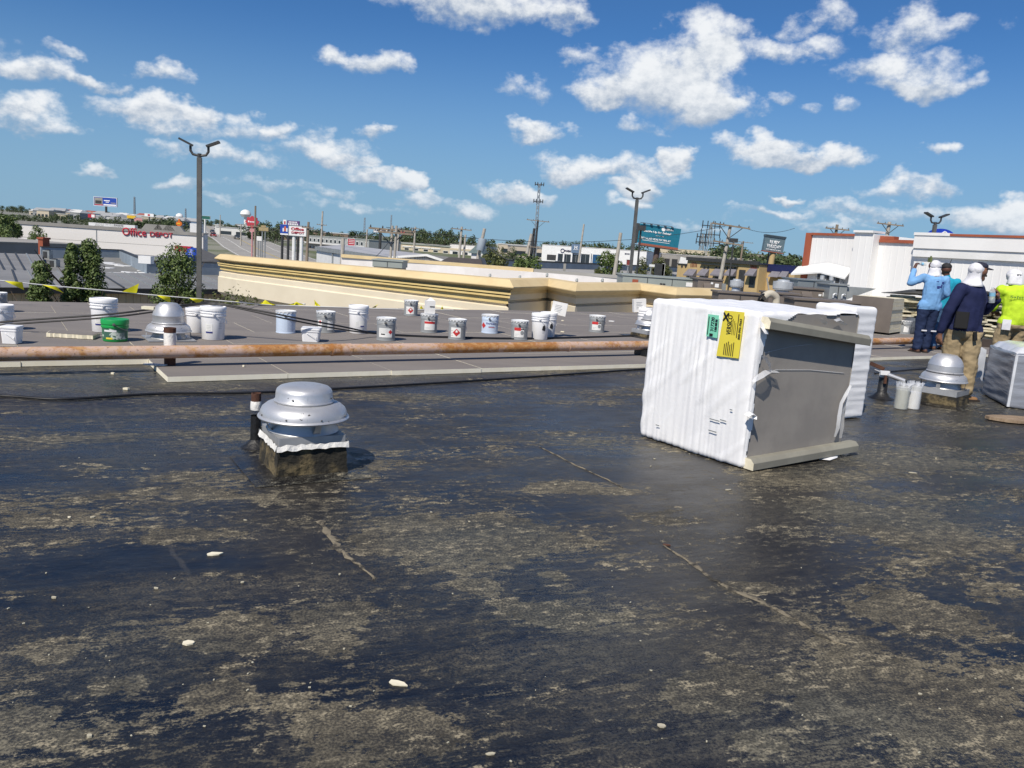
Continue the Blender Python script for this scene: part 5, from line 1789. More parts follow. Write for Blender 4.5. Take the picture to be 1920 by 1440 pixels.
# ---- the rusty pipe
mt = bpy.data.materials.new('rusty_pipe')
mt.use_nodes = True
t = NT(mt.node_tree)
b = t.N['Principled BSDF']
b.inputs['Roughness'].default_value = .75
tcn = t.n('ShaderNodeTexCoord')
o3 = tcn.outputs['Object']
f1 = t.ramp(t.m('ADD', t.noise(t.mapping(o3, scale=(.8, 1, 1)), 1.6, 6, .65), t.m('MULTIPLY', t.m('SUBTRACT', t.noise(o3, 14, 6, .7), .5), .5)), .42, .60)
f2 = t.ramp(t.noise(t.mapping(o3, scale=(.5, 1, 1)), 22, 7, .7), .46, .62)
c = t.mix(f1, (.52, .37, .30), (.36, .155, .042))
c = t.mix(t.m('MULTIPLY', f2, .75), c, (.50, .285, .115))
c = t.mix(t.m('MULTIPLY', t.ramp(t.noise(o3, 40, 4, .6), .60, .68), .7), c, (.13, .06, .05))
t.L.new(c, b.inputs['Base Color'])
bn = t.n('ShaderNodeBump')
bn.inputs['Strength'].default_value = .3
t.L.new(t.noise(o3, 30, 6, .6), bn.inputs['Height'])
t.L.new(bn.outputs[0], b.inputs['Normal'])
m_pipe = mt
PV, PZc, PR = 8.93, .212, .068
uA = uv_of(G(0, 663, PZc))[0] - 4
uE = uv_of(G(1792, 637, PZc))[0]
gp = thing('rusty_pipe', 'long rusty pinkish gas pipe crossing the whole roof in front of the pails', 'pipe', UV(uA, PV, 0), TH)
PL = uE - uA
uW = uv_of(G(652, 660, PZc))[0] - uA
dvE = uv_of(G(1700, 637.5, PZc))[1] - PV


def pipe_pt(s_):
    return Vector((s_, dvE * (s_ / PL) ** 2 * .9, PZc))


segs = [0, uW - .12, uW + .10, uW + 3.4, uW + 7.0, PL]
for a_, b_ in zip(segs, segs[1:]):
    n_ = max(2, int((b_ - a_) / .4))
    pts_ = [pipe_pt(a_ + (b_ - a_) * k_ / n_) for k_ in range(n_ + 1)]
    col_ = abs(a_ - (uW - .12)) < .01
    MB().tube(pts_, PR * (1.06 if col_ else 1.0), 28, caps=False).build('weld_collar' if col_ else 'pipe_length', m_pipe, gp)
for s_ in (uW - .12, uW + .1, uW + 3.4, uW + 7.0):
    MB().tube([pipe_pt(s_ - .012), pipe_pt(s_ + .012)], PR * 1.10, 24).build('weld_bead', m_pipe, gp)
for s_ in (uW - 6.5, uW + 4.9, uW + 9.6):
    q_ = pipe_pt(s_)
    MB().box(-.10, .10, -.13, .13, 0 if s_ < uW - 6 else .06, q_.z - PR - .002).build('support_block', m_tar, gp, (q_.x, q_.y, 0))

# ---- big shrink wrapped bundle
m_wrap = mat('white_wrap', (.88, .88, .885), .38, (.84, .84, .855), 3, spec=.5, bump=.10, bscale=30)
m_gface = mat('grey_facer', (.34, .312, .28), .55, (.28, .258, .235), 2.2, bump=.05, bscale=80, spec=.3)
m_gface2 = mat('strip_facer', (.27, .26, .215), .8, (.22, .21, .175), 4)
m_film = mat('clear_film', (.85, .87, .9), .12, spec=.7, alpha=.28)
bA, bB, bD = G(1187, 818), G(1390, 881), G(1578, 852)
ex = (bD - bB).normalized()
ey = Vector((-ex.y, ex.x, 0))
rzB = math.atan2(ex.y, ex.x)
BW, BD_, BH = (bD - bB).length, (bA - bB).dot(ey), 1.21


def plane_pt(px, py, o, n):
    d = ray(px, py)
    e0_ = Vector((0, 0, EYE))
    return e0_ + d * ((o - e0_).dot(n) / d.dot(n))


def loc_of(p_, o, ex_, ey_):
    q_ = p_ - o
    return Vector((q_.dot(ex_), q_.dot(ey_), q_.z))


def wrapped(w_, d_, h_, cuts, disp, keep, rad=.045):
    "box of wrap film: rounded, wrinkled by disp(p, face normal); faces dropped where keep() is false"
    bm_ = bmesh.new()
    bmesh.ops.create_cube(bm_, size=1)
    bmesh.ops.subdivide_edges(bm_, edges=bm_.edges[:], cuts=cuts, use_grid_fill=True)
    half = Vector((w_ / 2, d_ / 2, h_ / 2))
    for v_ in bm_.verts:
        q_ = Vector((v_.co.x * w_, v_.co.y * d_, v_.co.z * h_))
        c_ = Vector([max(-half[k_] + rad, min(half[k_] - rad, q_[k_])) for k_ in range(3)])
        n_ = q_ - c_
        if n_.length > 1e-6:
            n_.normalize()
            q_ = c_ + n_ * rad
        else:
            n_ = Vector((0, 0, 1))
        q_ += Vector((w_ / 2, d_ / 2, h_ / 2))
        v_.co = q_ + n_ * disp(q_, n_)
    dele = [f_ for f_ in bm_.faces if not keep(f_.calc_center_median(), f_.normal)]
    bmesh.ops.delete(bm_, geom=dele, context='FACES')
    for f_ in bm_.faces:
        f_.smooth = True
    me = bpy.data.meshes.new('wrap')
    bm_.to_mesh(me)
    bm_.free()
    return me


nz = mnoise.noise


def disp1(q_, n_):
    if n_.x < -.6:          # the left side: tight upright pleats
        s_ = nz(Vector((q_.y * 26, q_.z * 1.1, 3))) * .0085 + nz(Vector((q_.y * 55, q_.z * 2, 7))) * .004
        k_ = max(.12, .75 + 1.3 * nz(Vector((q_.y * 2.6, q_.z * 1.6, 21))))
        cr_ = .006 * max(0, nz(Vector((q_.y * 7 + q_.z * 6, q_.z * 1.5 - q_.y, 33))) - .12) * 3
        return s_ * k_ * (.35 + .65 * min(1, max(0, (1.2 - q_.z) * 3))) + cr_ + .010 * math.sin(q_.z * 2.6)
    if n_.z > .6:
        return .018 * nz(Vector((q_.x * 2.2 + q_.y * 2.2, q_.y * 1.0 - q_.x, 1))) + .007 * nz(Vector((q_.x * 9, q_.y * 4, 4)))
    return .008 * nz(q_ * 5)


def keep1(c_, n_):
    if n_.y < -.75:
        z_, x_ = c_.z, c_.x
        wl_ = .055 + .10 * max(0, (z_ - .75) / .45) ** 1.4 + .022 * nz(Vector((z_ * 4, 0, 9)))
        wt_ = .012 + .10 * max(0, 1 - abs(x_ - .22) / .25) + .03 * nz(Vector((x_ * 4, 3, 2)))
        return x_ < wl_ or z_ > BH - wt_ or (x_ > BW - .018)
    if n_.z < -.7:
        return False
    return True


b1 = thing('insulation_bundle', 'large white shrink wrapped bundle lying on its side with yellow and green labels', 'bundle', bB, rzB)
me = wrapped(BW, BD_, BH, 110, disp1, keep1)
me.materials.append(m_wrap)
child('wrap', me, b1)
MB().box(.02, BW - .015, .014, BD_ - .02, .012, BH - .02, 0).build('board_stack', m_gface, b1)
MB().box(.10, BW - .05, -.004, .013, .012, .03).build('painted_shadow_strip', m_tar, b1)  # black strip at the foot of the face, painted in as shade


def face_xz(px, py):
    q_ = loc_of(plane_pt(px, py, bB, ey), bB, ex, ey)
    return q_.x, q_.z


def strip_bar(pa_, pb_, name, s_=.085):
    "foam runner glued to the face"
    xa, za = face_xz(*pa_)
    xb, zb_ = face_xz(*pb_)
    a_, b_ = Vector((xa, -.035, za)), Vector((xb, -.035, zb_))
    d_ = (b_ - a_)
    L = d_.length
    q_ = d_.to_track_quat('X', 'Z').to_matrix().to_4x4()
    M_ = Matrix.Translation(a_) @ q_
    mb_ = MB()
    y0, y1, z0, z1 = -.045, .047, -s_ / 2, s_ / 2
    prof_ = [(y0, z0), (y1, z0), (y1, z1), (y0 + .03, z1), (y0, z1 - .03)]
    vs_ = [M_ @ Vector((0, y, z)) for y, z in prof_] + [M_ @ Vector((L, y, z)) for y, z in prof_]
    mb_.add(vs_, [(k_, k_ + 5, (k_ + 1) % 5 + 5, (k_ + 1) % 5) for k_ in range(5)])
    mb_.add(vs_, [(0, 1, 2, 3, 4), (9, 8, 7, 6, 5)], 1)
    return mb_.build(name, [m_gface2, m_foam], b1, bevel=.003)


strip_bar((1428, 604), (1617, 637), 'foam_runner')
strip_bar((1397, 868), (1594, 834), 'foam_runner')
# labels on the left side
nx_ = ex


def side_yz(px, py):
    q_ = loc_of(plane_pt(px, py, bB, ex), bB, ex, ey)
    return q_.y, q_.z


m_ylab = mat('label_yellow', (.78, .66, .07), .6, (.76, .64, .065))
m_glab = mat('label_green', (.22, .66, .46), .6, (.21, .64, .45))


def side_label(c4, mt_, name):
    (ya, za), (yb, zb_), (yc, zc), (yd, zd) = [side_yz(*c_) for c_ in c4]
    n_ = 6
    vs_, fs_ = [], []
    for i_ in range(n_ + 1):
        for j_ in range(n_ + 1):
            u_, v_ = i_ / n_, j_ / n_
            y_ = (ya * (1 - u_) + yb * u_) * (1 - v_) + (yd * (1 - u_) + yc * u_) * v_
            z_ = (za * (1 - u_) + zb_ * u_) * (1 - v_) + (zd * (1 - u_) + zc * u_) * v_
            vs_.append((-.026 + .001 * math.sin(y_ * 60), y_, z_))
    for i_ in range(n_):
        for j_ in range(n_):
            k_ = i_ * (n_ + 1) + j_
            fs_.append((k_, k_ + n_ + 1, k_ + n_ + 2, k_ + 1))
    o_ = MB().add(vs_, fs_, 0, True).build(name, mt_, b1)
    cy, cz = sum((ya, yb, yc, yd)) / 4, sum((za, zb_, zc, zd)) / 4
    return o_, cy, cz, abs(ya + yd - yb - yc) / 2, abs(za + zb_ - zc - zd) / 2


MT = Matrix(((0, 1, 0), (0, 0, 1), (1, 0, 0)))   # lettering X -> up, Z -> +y, facing -x


def side_text(par, txt, y, z, h_, w_, bold=.0, mt_=None):
    me = text_mesh(txt, h_, mt_ or m_pblack, 0, bold, w_)
    o_ = child('lettering', me, par, (-.0295, y, z))
    o_.rotation_euler = MT.to_euler()
    return o_


lab, cy, cz, lw, lh = side_label([(1362.5, 582), (1400.5, 585.5), (1389, 672), (1347, 667)], m_ylab, 'yellow_label')
side_text(lab, 'VERSICO', cy + lw * .10, cz + lh * .20, .046, lh * .42, .006)
side_text(lab, '800-992-7663', cy - lw * .40, cz + lh * .14, .022, lh * .44, .02)
for sg_ in (-1, 1):
    MB().beam((-.0293, cy + lw * .30 - .024 * sg_, cz + lh * .36 - .03), (-.0293, cy + lw * .30 + .024 * sg_, cz + lh * .36 + .03), .004, .013).build('emblem_stroke', m_pblack, lab)
for k_ in range(6):
    MB().box(-.030, -.0285, cy - lw * .2 + lw * .085 * k_ - .003, cy - lw * .2 + lw * .085 * k_ + .003, cz - lh * .46, cz - lh * (.16 + .03 * (k_ % 3))).build('text_line', m_pblack, lab)
MB().box(-.030, -.0285, cy - lw * .30, cy - lw * .27, cz - lh * .05, cz + lh * .45).build('text_line', m_pblack, lab)
for k_ in range(3):
    MB().box(-.030, -.0285, cy - lw * .20 + lw * .07 * k_, cy - lw * .185 + lw * .07 * k_, cz + lh * .0, cz + lh * (.26 + .04 * k_)).build('text_line', m_pblack, lab)
lab, cy, cz, lw, lh = side_label([(1332, 589), (1352.5, 591.5), (1349, 634), (1328, 630)], m_glab, 'green_label')
side_text(lab, '317220', cy, cz + lh * .08, .034, lh * .62, .015)
for k_ in range(9):
    MB().box(-.030, -.0285, cy - lw * .42, cy - lw * .22, cz - lh * .22 + lh * .06 * k_, cz - lh * .20 + lh * .06 * k_ + .003 * (k_ % 3)).build('barcode_bar', m_pblack, lab)
MB().box(-.030, -.0285, cy - lw * .12, cy + lw * .18, cz - lh * .46, cz - lh * .34).build('print_block', m_pblack, lab)
MB().box(-.030, -.0285, cy + lw * .34, cy + lw * .40, cz - lh * .4, cz + lh * .4).build('text_line', m_pblack, lab)
# print specks and torn film
for (px_, py_, w_) in ((1237, 797, .02), (1344, 787, .05), (1360, 788, .03), (1340, 808, .04), (1375, 768, .012)):
    y_, z_ = side_yz(px_, py_)
    MB().box(-.0275, -.0255, y_ - w_, y_ + w_, z_ - .004, z_ + .004).build('print_speck', m_grey, b1)


def ribbon(pts_, w_, name, par, mt_, up=(0, 0, 1), seed=0):
    rg_ = random.Random(seed)
    vs_ = []
    for i_, p_ in enumerate(pts_):
        p_ = Vector(p_)
        d_ = (Vector(pts_[min(i_ + 1, len(pts_) - 1)]) - Vector(pts_[max(i_ - 1, 0)])).normalized()
        s_ = d_.cross(Vector((0, -1, 0))).normalized() * w_ * (.25 + .75 * math.sin(math.pi * (i_ + .5) / len(pts_)))
        j_ = Vector((0, -rg_.uniform(0, .035), 0))
        vs_ += [p_ + s_ + j_, p_ + j_ * 1.6 - Vector((0, .012, 0)), p_ - s_ + j_ * .4]
    fs_ = []
    for i_ in range(len(pts_) - 1):
        fs_ += [(3 * i_, 3 * i_ + 3, 3 * i_ + 4, 3 * i_ + 1), (3 * i_ + 1, 3 * i_ + 4, 3 * i_ + 5, 3 * i_ + 2)]
    return MB().add(vs_, fs_, 0, True).build(name, mt_, par)


def fpt(px, py, y=-.01):
    x_, z_ = face_xz(px, py)
    return (x_, y, z_)


m_film2 = mat('torn_film', (.80, .82, .86), .18, spec=.7, alpha=.55)
ribbon([fpt(1408, 716), fpt(1416, 706), fpt(1428, 699), fpt(1440, 697), fpt(1452, 697)], .022, 'torn_film', b1, m_film2, seed=1)
ribbon([fpt(1422, 666), fpt(1430, 678), fpt(1440, 690), fpt(1449, 697)], .004, 'torn_film', b1, m_film2, seed=2)
ribbon([fpt(1590, 722), fpt(1580, 736), fpt(1572, 755), fpt(1566, 778), fpt(1563, 800), fpt(1562, 818)], .018, 'torn_film', b1, m_film2, seed=3)
ribbon([fpt(1586, 745), fpt(1578, 770), fpt(1574, 796), fpt(1572, 820)], .03, 'torn_film', b1, m_film, seed=4)
ribbon([fpt(1392, 778), fpt(1400, 774), fpt(1406, 777), fpt(1404, 783)], .016, 'torn_film', b1, m_wrap, seed=5)
ribbon([fpt(1530, 597), fpt(1536, 601), fpt(1542, 606)], .02, 'torn_film', b1, m_film2, seed=6)
ribbon([fpt(1560, 602), fpt(1570, 600), fpt(1578, 607)], .02, 'torn_film', b1, m_film2, seed=7)
for a_, b_ in (((1436, 662), (1530, 645)), ((1455, 694), (1585, 700))):
    MB().tube([fpt(a_[0], a_[1], .010), fpt((a_[0] + b_[0]) / 2, (a_[1] + b_[1]) / 2 - 3, .010), fpt(b_[0], b_[1], .010)], .0022, 5).build('film_crease', m_film2, b1)
mb = MB()
f0 = fpt(1420, 606, -.03)
mb.add([fpt(1421, 600, -.02), fpt(1432, 612, -.03), fpt(1431, 625, -.05), fpt(1422, 624, -.06), fpt(1418, 612, -.035)], [(0, 1, 2, 3, 4)])
mb.build('loose_flap', m_wrap, b1)
mb = MB()
q0, q1 = G(1535, 861, .01), G(1574, 857, .01)
mb.add([loc_of(q_, bB, ex, ey) for q_ in (G(1535, 861, .012), G(1556, 863, .012), G(1570, 858, .012), G(1573, 851, .03), G(1555, 853, .03))], [(0, 1, 2, 3, 4)])
mb.build('loose_flap', m_wrap, b1)

# ---- second white bundle behind
cC = G(1619, 784)
w2, d2, h2 = .40, .5, 1.19


def disp2(q_, n_):
    if n_.y < -.6 or n_.x > .6:
        return .006 * nz(Vector((q_.x * 1.5, 3, q_.z * 17))) + .005 * nz(Vector((q_.x * 3, 7, q_.z * 40)))
    return .012 * nz(q_ * 5)


rz2 = rzB - R(4)
ex2 = Vector((math.cos(rz2), math.sin(rz2), 0))
b2 = thing('insulation_bundle', 'second white wrapped bundle with sideways wrinkles behind the large one', 'bundle', cC - ex2 * w2, rz2)
me = wrapped(w2, d2, h2, 64, disp2, lambda c_, n_: n_.z > -.7)
me.materials.append(m_wrap)
child('wrap', me, b2)
MB().box(.03, w2 - .03, .03, d2 - .03, .01, h2 - .03).build('board_stack', m_gface, b2)

# ---- third, clear wrapped bundle at the right edge
m_cw = mat('clear_wrap_grey', (.30, .32, .37), .24, (.20, .215, .25), 4, spec=.6, bump=.5, bscale=9, stretch=(.25, .25, 1.6), lo=.3, hi=.7)
m_cwt = mat('clear_wrap_top', (.68, .70, .74), .22, (.5, .52, .56), 3, spec=.7, bump=.4, bscale=6)
k0, k1 = G(1887, 765), G(1839, 738)
ey3 = (k1 - k0).normalized()
ex3 = Vector((ey3.y, -ey3.x, 0))
rz3 = math.atan2(ex3.y, ex3.x)
L3 = max(1.0, (k1 - k0).length)
H3 = .70
b3 = thing('insulation_bundle', 'low grey bundle in shiny clear wrap at the right edge', 'bundle', k0, rz3)
me = wrapped(1.25, L3, H3, 40, lambda q_, n_: .010 * nz(Vector((q_.x * 2, q_.y * 2, q_.z * 16))) if n_.z < .6 else .02 * nz(q_ * 4), lambda c_, n_: n_.z > -.7 and n_.z < .75)
me.materials.append(m_cw)
child('wrap', me, b3)
mb = MB()
n_ = 14
vs_ = []
for i_ in range(n_ + 1):
    for j_ in range(n_ + 1):
        x, y = 1.25 * i_ / n_, L3 * j_ / n_
        e_1 = min(x, 1.25 - x, y, L3 - y)
        vs_.append((x, y, H3 - .045 + min(1, e_1 / .2) ** .5 * .13 + .02 * nz(Vector((x * 5, y * 5, 0)))))
mb.add(vs_, [(i_ * (n_ + 1) + j_, (i_ + 1) * (n_ + 1) + j_, (i_ + 1) * (n_ + 1) + j_ + 1, i_ * (n_ + 1) + j_ + 1) for i_ in range(n_) for j_ in range(n_)], 0, True)
mb.build('wrap_top', m_cwt, b3)
MB().beam((.012, .004, .02), (.012, .004, H3 - .03), .035, .03).build('wrap_edge', m_cwt, b3)
mb = MB()
vs_ = []
for i_ in range(7):
    f_ = i_ / 6
    vs_ += [(-.02, L3 * .96 + .04 * f_, H3 * (.25 + .62 * f_)), (-.05 - .14 * f_, L3 * 1.02 + .12 * f_, H3 * (.32 + .68 * f_)), (-.10 - .20 * f_, L3 * 1.1 + .1 * f_, H3 * (.22 + .72 * f_))]
mb.add(vs_, [(3 * i_ + k_, 3 * i_ + 3 + k_, 3 * i_ + 4 + k_, 3 * i_ + 1 + k_) for i_ in range(6) for k_ in range(2)], 0, True)
mb.build('loose_flap', m_cwt, b3)
MB().box(.06, 1.15, .06, L3 - .06, .005, .06).build('skid', m_tar, b3)

# ---- plywood offcut, clear bags, tarred post with caulking gun
p = G(1893, 792)
mb = MB()
poly = [(.32 * math.cos(a_) * (1 + .12 * math.sin(3 * a_)), .16 * math.sin(a_)) for a_ in [k_ * 6.283 / 14 for k_ in range(14)]]
mb.prism(poly, .012, .045)
ob = mb.build('wood_offcut', mat('old_plywood', (.33, .245, .165), .85, (.22, .155, .10), 6, stretch=(1, 6, 1), bump=.3), None, p + Vector((.10, .06, 0)), R(6))
tag(ob, 'flat rounded wooden offcut on the black roof at the right edge', 'wood offcut')
for (px_, lb, sgn) in ((1692, 'left clear plastic jar with pale grains beside the tarred fan', 0), (1714, 'right clear plastic jar with white label beside the tarred fan', 1)):
    p = G(px_, 768)
    jr = thing('clear_jar', lb, 'jar', p + Vector((0, .05, 0)), R(10 + 20 * sgn))
    hh_ = .27 if sgn else .26
    MB().lathe([(.002, .002), (.075, .004), (.08, .03), (.078, hh_ - .04), (.085, hh_), (.074, hh_ + .012)], 20).build('jar_wall', mat('clear_plastic', (.80, .82, .82), .15, spec=.6, alpha=.35), jr)
    MB().lathe([(.002, .006), (.070, .008), (.072, hh_ * (.75 if sgn else .85)), (.002, hh_ * (.75 if sgn else .85))], 18).build('contents', mat('pale_grains', (.42, .43, .36), .8, (.36, .37, .31), 30) if not sgn else m_pwhite, jr)
    mb = MB()
    for k_ in range(8):
        a0, a1 = k_ * .785, k_ * .785 + .6
        mb.add([(.084 * math.cos(a0), .084 * math.sin(a0), hh_), (.084 * math.cos(a1), .084 * math.sin(a1), hh_), (.095 * math.cos(a1), .095 * math.sin(a1), hh_ + .05), (.07 * math.cos(a0), .07 * math.sin(a0), hh_ + .06)], [(0, 1, 2, 3)])
    mb.build('crumpled_rim', m_film2, jr)
p = G(1655, 748)
ps = thing('tarred_post', 'black tarred pipe post spotted with white beside the second bundle', 'pipe', p + Vector((0, .05, 0)))
MB().lathe([(.16, .002), (.10, .03), (.058, .08), (.055, .33), (.05, .335), (.002, .335)], 16).build('sleeve', m_tar, ps)
MB().lathe([(.057, .27), (.061, .30), (.058, .33)], 16).build('mastic_band', m_mastic, ps)
MB().beam((-.19, .0, .43), (-.02, 0, .37), .045).build('rusty_bar', m_rust, ps)
q0, q1 = at(1640, 693, p.y), at(1700, 716, p.y - .1)
cg = thing('caulking_gun', 'silver caulking gun lying across the tarred post', 'caulking gun', q0)
d_ = q1 - q0
MB().tube([(0, 0, 0), d_ * .40], .008, 8).build('rod', m_alu2, cg)
MB().tube([d_ * .40, d_ * .93], .027, 12).build('barrel', m_alu, cg)
MB().tube([d_ * .93, d_ * 1.0], [.018, .006], 8).build('nozzle', m_pblack, cg)
MB().box(-.015, .015, -.01, .01, -.12, 0.0).build('handle', m_rust, cg, d_ * .36)
MB().box(-.05, .06, -.02, .02, -.02, .03).build('trigger_frame', m_pwhite, cg, d_ * .30)

# ---- pails and buckets
m_plast = mat('white_plastic', (.84, .84, .85), .4, (.79, .79, .80), 2)
m_pail = mat('grey_pail_paint', (.30, .315, .325), .4, (.26, .275, .285), 3)
m_lblue = mat('light_blue_pail_paint', (.56, .66, .80), .42, (.52, .61, .75), 2)
m_lid = mat('pail_lid', (.74, .755, .76), .42, (.66, .67, .68), 6)
m_wire = mat('handle_wire', (.35, .36, .37), .4, metal=.6)
m_labw = mat('label_white', (.78, .78, .76), .6, (.76, .76, .74))
m_labr = mat('label_red', (.56, .035, .035), .55)
m_labn = mat('label_navy', (.035, .045, .22), .55)
m_green = mat('green_plastic', (.012, .33, .075), .4, (.012, .29, .065), 3)
m_glab2 = mat('green_pail_print', (.05, .13, .09), .5, (.55, .62, .55), 9, lo=.55, hi=.6)


def cyl_patch(rf_, a0, a1, z0, z1, off=.0025, n_=10):
    vs_ = []
    for i_ in range(n_ + 1):
        a_ = a0 + (a1 - a0) * i_ / n_
        for z_ in (z0, z1):
            r_ = rf_(z_) + off
            vs_.append((r_ * math.cos(a_), r_ * math.sin(a_), z_))
    return MB().add(vs_, [(2 * i_, 2 * i_ + 2, 2 * i_ + 3, 2 * i_ + 1) for i_ in range(n_)], 0, True)


def cyl_poly(rf_, ac, zc, pts_, off=.004):
    "convex outline laid on the pail wall, cut into upright slices so that it follows the curve"
    xs = sorted(set([x for x, z in pts_] + [min(x for x, z in pts_) + (max(x for x, z in pts_) - min(x for x, z in pts_)) * k_ / 10 for k_ in range(11)]))
    vs_ = []
    for x in xs:
        zz = []
        for (x0, z0_), (x1_, z1_) in zip(pts_, pts_[1:] + pts_[:1]):
            if min(x0, x1_) - 1e-9 <= x <= max(x0, x1_) + 1e-9:
                zz += [z0_, z1_] if abs(x1_ - x0) < 1e-9 else [z0_ + (z1_ - z0_) * (x - x0) / (x1_ - x0)]
        for z in (min(zz), max(zz)):
            r_ = rf_(zc + z) + off
            vs_.append((r_ * math.cos(ac + x / r_), r_ * math.sin(ac + x / r_), zc + z))
    return MB().add(vs_, [(2 * i_, 2 * i_ + 2, 2 * i_ + 3, 2 * i_ + 1) for i_ in range(len(xs) - 1)], 0, True)


def wrap_text(txt, rf_, ac, zc, h_, w_, mt_):
    me = text_mesh(txt, h_, mt_, 0, .015, w_)
    for v_ in me.vertices:
        r_ = rf_(zc) + .0045
        a_ = ac + v_.co.x / r_
        v_.co = (r_ * math.cos(a_), r_ * math.sin(a_), zc + v_.co.z)
    return me


DEC = {}


def pail(kind, cx, ytop, ybase, wpx, label, group, face=0.0, deco=None, z0=TOP, tilt=0.0):
    "kind: bucket (white plastic), pail (steel), green"
    p_ = G(cx, ybase, z0)
    r_ = wpx / 2 / F_PX * p_.y
    c_ = p_ + Vector((p_.x, p_.y, 0)).normalized() * r_ * .9
    h_ = at(cx, ytop + 3, c_.y).z - z0
    t_ = thing({'bucket': 'plastic_bucket', 'pail': 'steel_pail', 'bluepail': 'steel_pail', 'green': 'plastic_bucket'}[kind], label, 'bucket' if kind in ('bucket', 'green') else 'pail', (c_.x, c_.y, z0), 0, group)
    fa = math.atan2(-c_.y, -c_.x) + face          # angle that faces the camera
    t_['_r'] = r_
    if kind == 'bucket':
        rb_ = r_ * .86
        rf_ = lambda z: rb_ + (r_ * .965 - rb_) * min(1, z / h_)
        MB().lathe([(.002, .002), (rb_ * .97, .002), (rb_, .008), (rf_(h_ * .70), h_ * .70), (r_ * 1.0, h_ * .705), (r_ * 1.02, h_ * .735), (r_ * .97, h_ * .74), (r_ * .97, h_ * .80), (r_ * 1.015, h_ * .805), (r_ * 1.015, h_ * .825), (r_ * .965, h_ * .83), (r_ * .965, h_ * .88)], 36).build('body', m_plast, t_)
        MB().lathe([(r_ * .96, h_ * .875), (r_ * 1.03, h_ * .88), (r_ * 1.035, h_ * .93), (r_ * 1.02, h_ * .985), (r_ * .98, h_), (r_ * .93, h_ * .998), (r_ * .90, h_ * .975), (.003, h_ * .972)], 36).build('lid', m_plast, t_)
    elif kind == 'green':
        rb_ = r_ * .90
        rf_ = lambda z: rb_ + (r_ * .98 - rb_) * min(1, z / h_)
        MB().lathe([(.002, .002), (rb_ * .97, .002), (rb_, .012), (rf_(h_ * .62), h_ * .62), (r_ * 1.0, h_ * .625), (r_ * 1.02, h_ * .70), (r_ * .985, h_ * .71), (r_ * .99, h_ * .80)], 36).build('body', m_green, t_)
        MB().lathe([(r_ * .97, h_ * .78), (r_ * 1.03, h_ * .79), (r_ * 1.04, h_ * .95), (r_ * 1.01, h_), (r_ * .94, h_ * .99), (.003, h_ * .965)], 36).build('lid', m_green, t_)
    else:
        mt_ = m_pail if kind == 'pail' else m_lblue
        rf_ = lambda z: r_ * (.93 + .03 * z / h_)
        MB().lathe([(.002, .004), (r_ * .93, .004), (r_ * .955, .0), (r_ * .955, .012), (r_ * .93, .016), (rf_(h_ * .70), h_ * .70), (r_ * .985, h_ * .715), (r_ * .965, h_ * .73), (r_ * .965, h_ * .76), (r_ * .985, h_ * .775), (r_ * .962, h_ * .79), (r_ * .965, h_ * .92)], 36).build('body', mt_, t_)
        # crimped lid with lugs
        MB().lathe([(r_ * .975, h_ * .93), (r_ * 1.0, h_ * .935), (r_ * 1.02, h_ * .985), (r_ * .99, h_), (r_ * .95, h_ * .995), (r_ * .93, h_ * .965), (.003, h_ * .962)], 36).build('lid', m_lid, t_)
        lg = MB()
        for k_ in range(16):
            a_ = k_ * 2 * math.pi / 16
            M_ = Matrix.Rotation(a_, 4, 'Z')
            lg.box(r_ * .972, r_ * 1.012, -.010, .010, h_ * .885, h_ * .955, 0, M_)
        o_ = lg.build('lid_lugs', m_lid, t_)
        o_['kind'] = 'stuff'
    # wire handle hanging on one side
    a_h = fa + R(70)
    pts_ = []
    for k_ in range(13):
        f_ = k_ / 12
        a_ = a_h - R(78) * (f_ - .5) * 2 * .95
        pts_.append(((r_ * 1.05) * math.cos(a_), (r_ * 1.05) * math.sin(a_), h_ * (.80 - .30 * math.sin(math.pi * f_))))
    MB().tube(pts_, .0035, 5).build('handle', m_wire if kind != 'bucket' else m_plast, t_)
    for f_ in (0, -1):
        MB().lathe([(.018, 0), (.018, .012), (.004, .016)], 10).build('handle_ear', m_bolt if kind != 'bucket' else m_plast, t_, pts_[f_]).rotation_euler = (R(90), 0, math.atan2(pts_[f_][1], pts_[f_][0]) + R(90))
    sgn = 1                                       # +angle runs to the viewer's right
    if deco == 'diamond':
        lb_ = cyl_patch(rf_, fa - .75, fa + .45, h_ * .12, h_ * .60).build('label', m_labw, t_)
        s_ = h_ * .19
        cyl_poly(rf_, fa - .05, h_ * .36, [(0, -s_), (s_, 0), (0, s_), (-s_, 0)]).build('hazard_diamond', m_labr, lb_)
        cyl_poly(rf_, fa - .05, h_ * .39, [(-.3 * s_, -.1 * s_), (.3 * s_, -.1 * s_), (.25 * s_, .3 * s_), (0, .55 * s_), (-.2 * s_, .3 * s_)], .0052).build('flame_mark', m_labw, lb_)
        for k_ in range(4):
            cyl_patch(rf_, fa - .72, fa - .45, h_ * (.2 + .08 * k_), h_ * (.21 + .08 * k_), .0032, 3).build('text_line', m_pblack, lb_)
    elif deco == 'redband':
        lb_ = cyl_patch(rf_, fa - .65, fa + .55, h_ * .14, h_ * .64).build('label', m_labw, t_)
        cyl_patch(rf_, fa - .65, fa + .15, h_ * .48, h_ * .64, .004).build('red_band', m_labr, lb_)
        for a_ in (.25, .43):
            cyl_poly(rf_, fa + a_, h_ * .57, [(0, -.016), (.016, 0), (0, .016), (-.016, 0)]).build('hazard_mark', m_pblack, lb_)
        q_ = cyl_poly(rf_, fa + .32, h_ * .38, [(.03 * math.cos(k_ * .63), .036 * math.sin(k_ * .63)) for k_ in range(10)]).build('hazard_mark', m_pail, lb_)
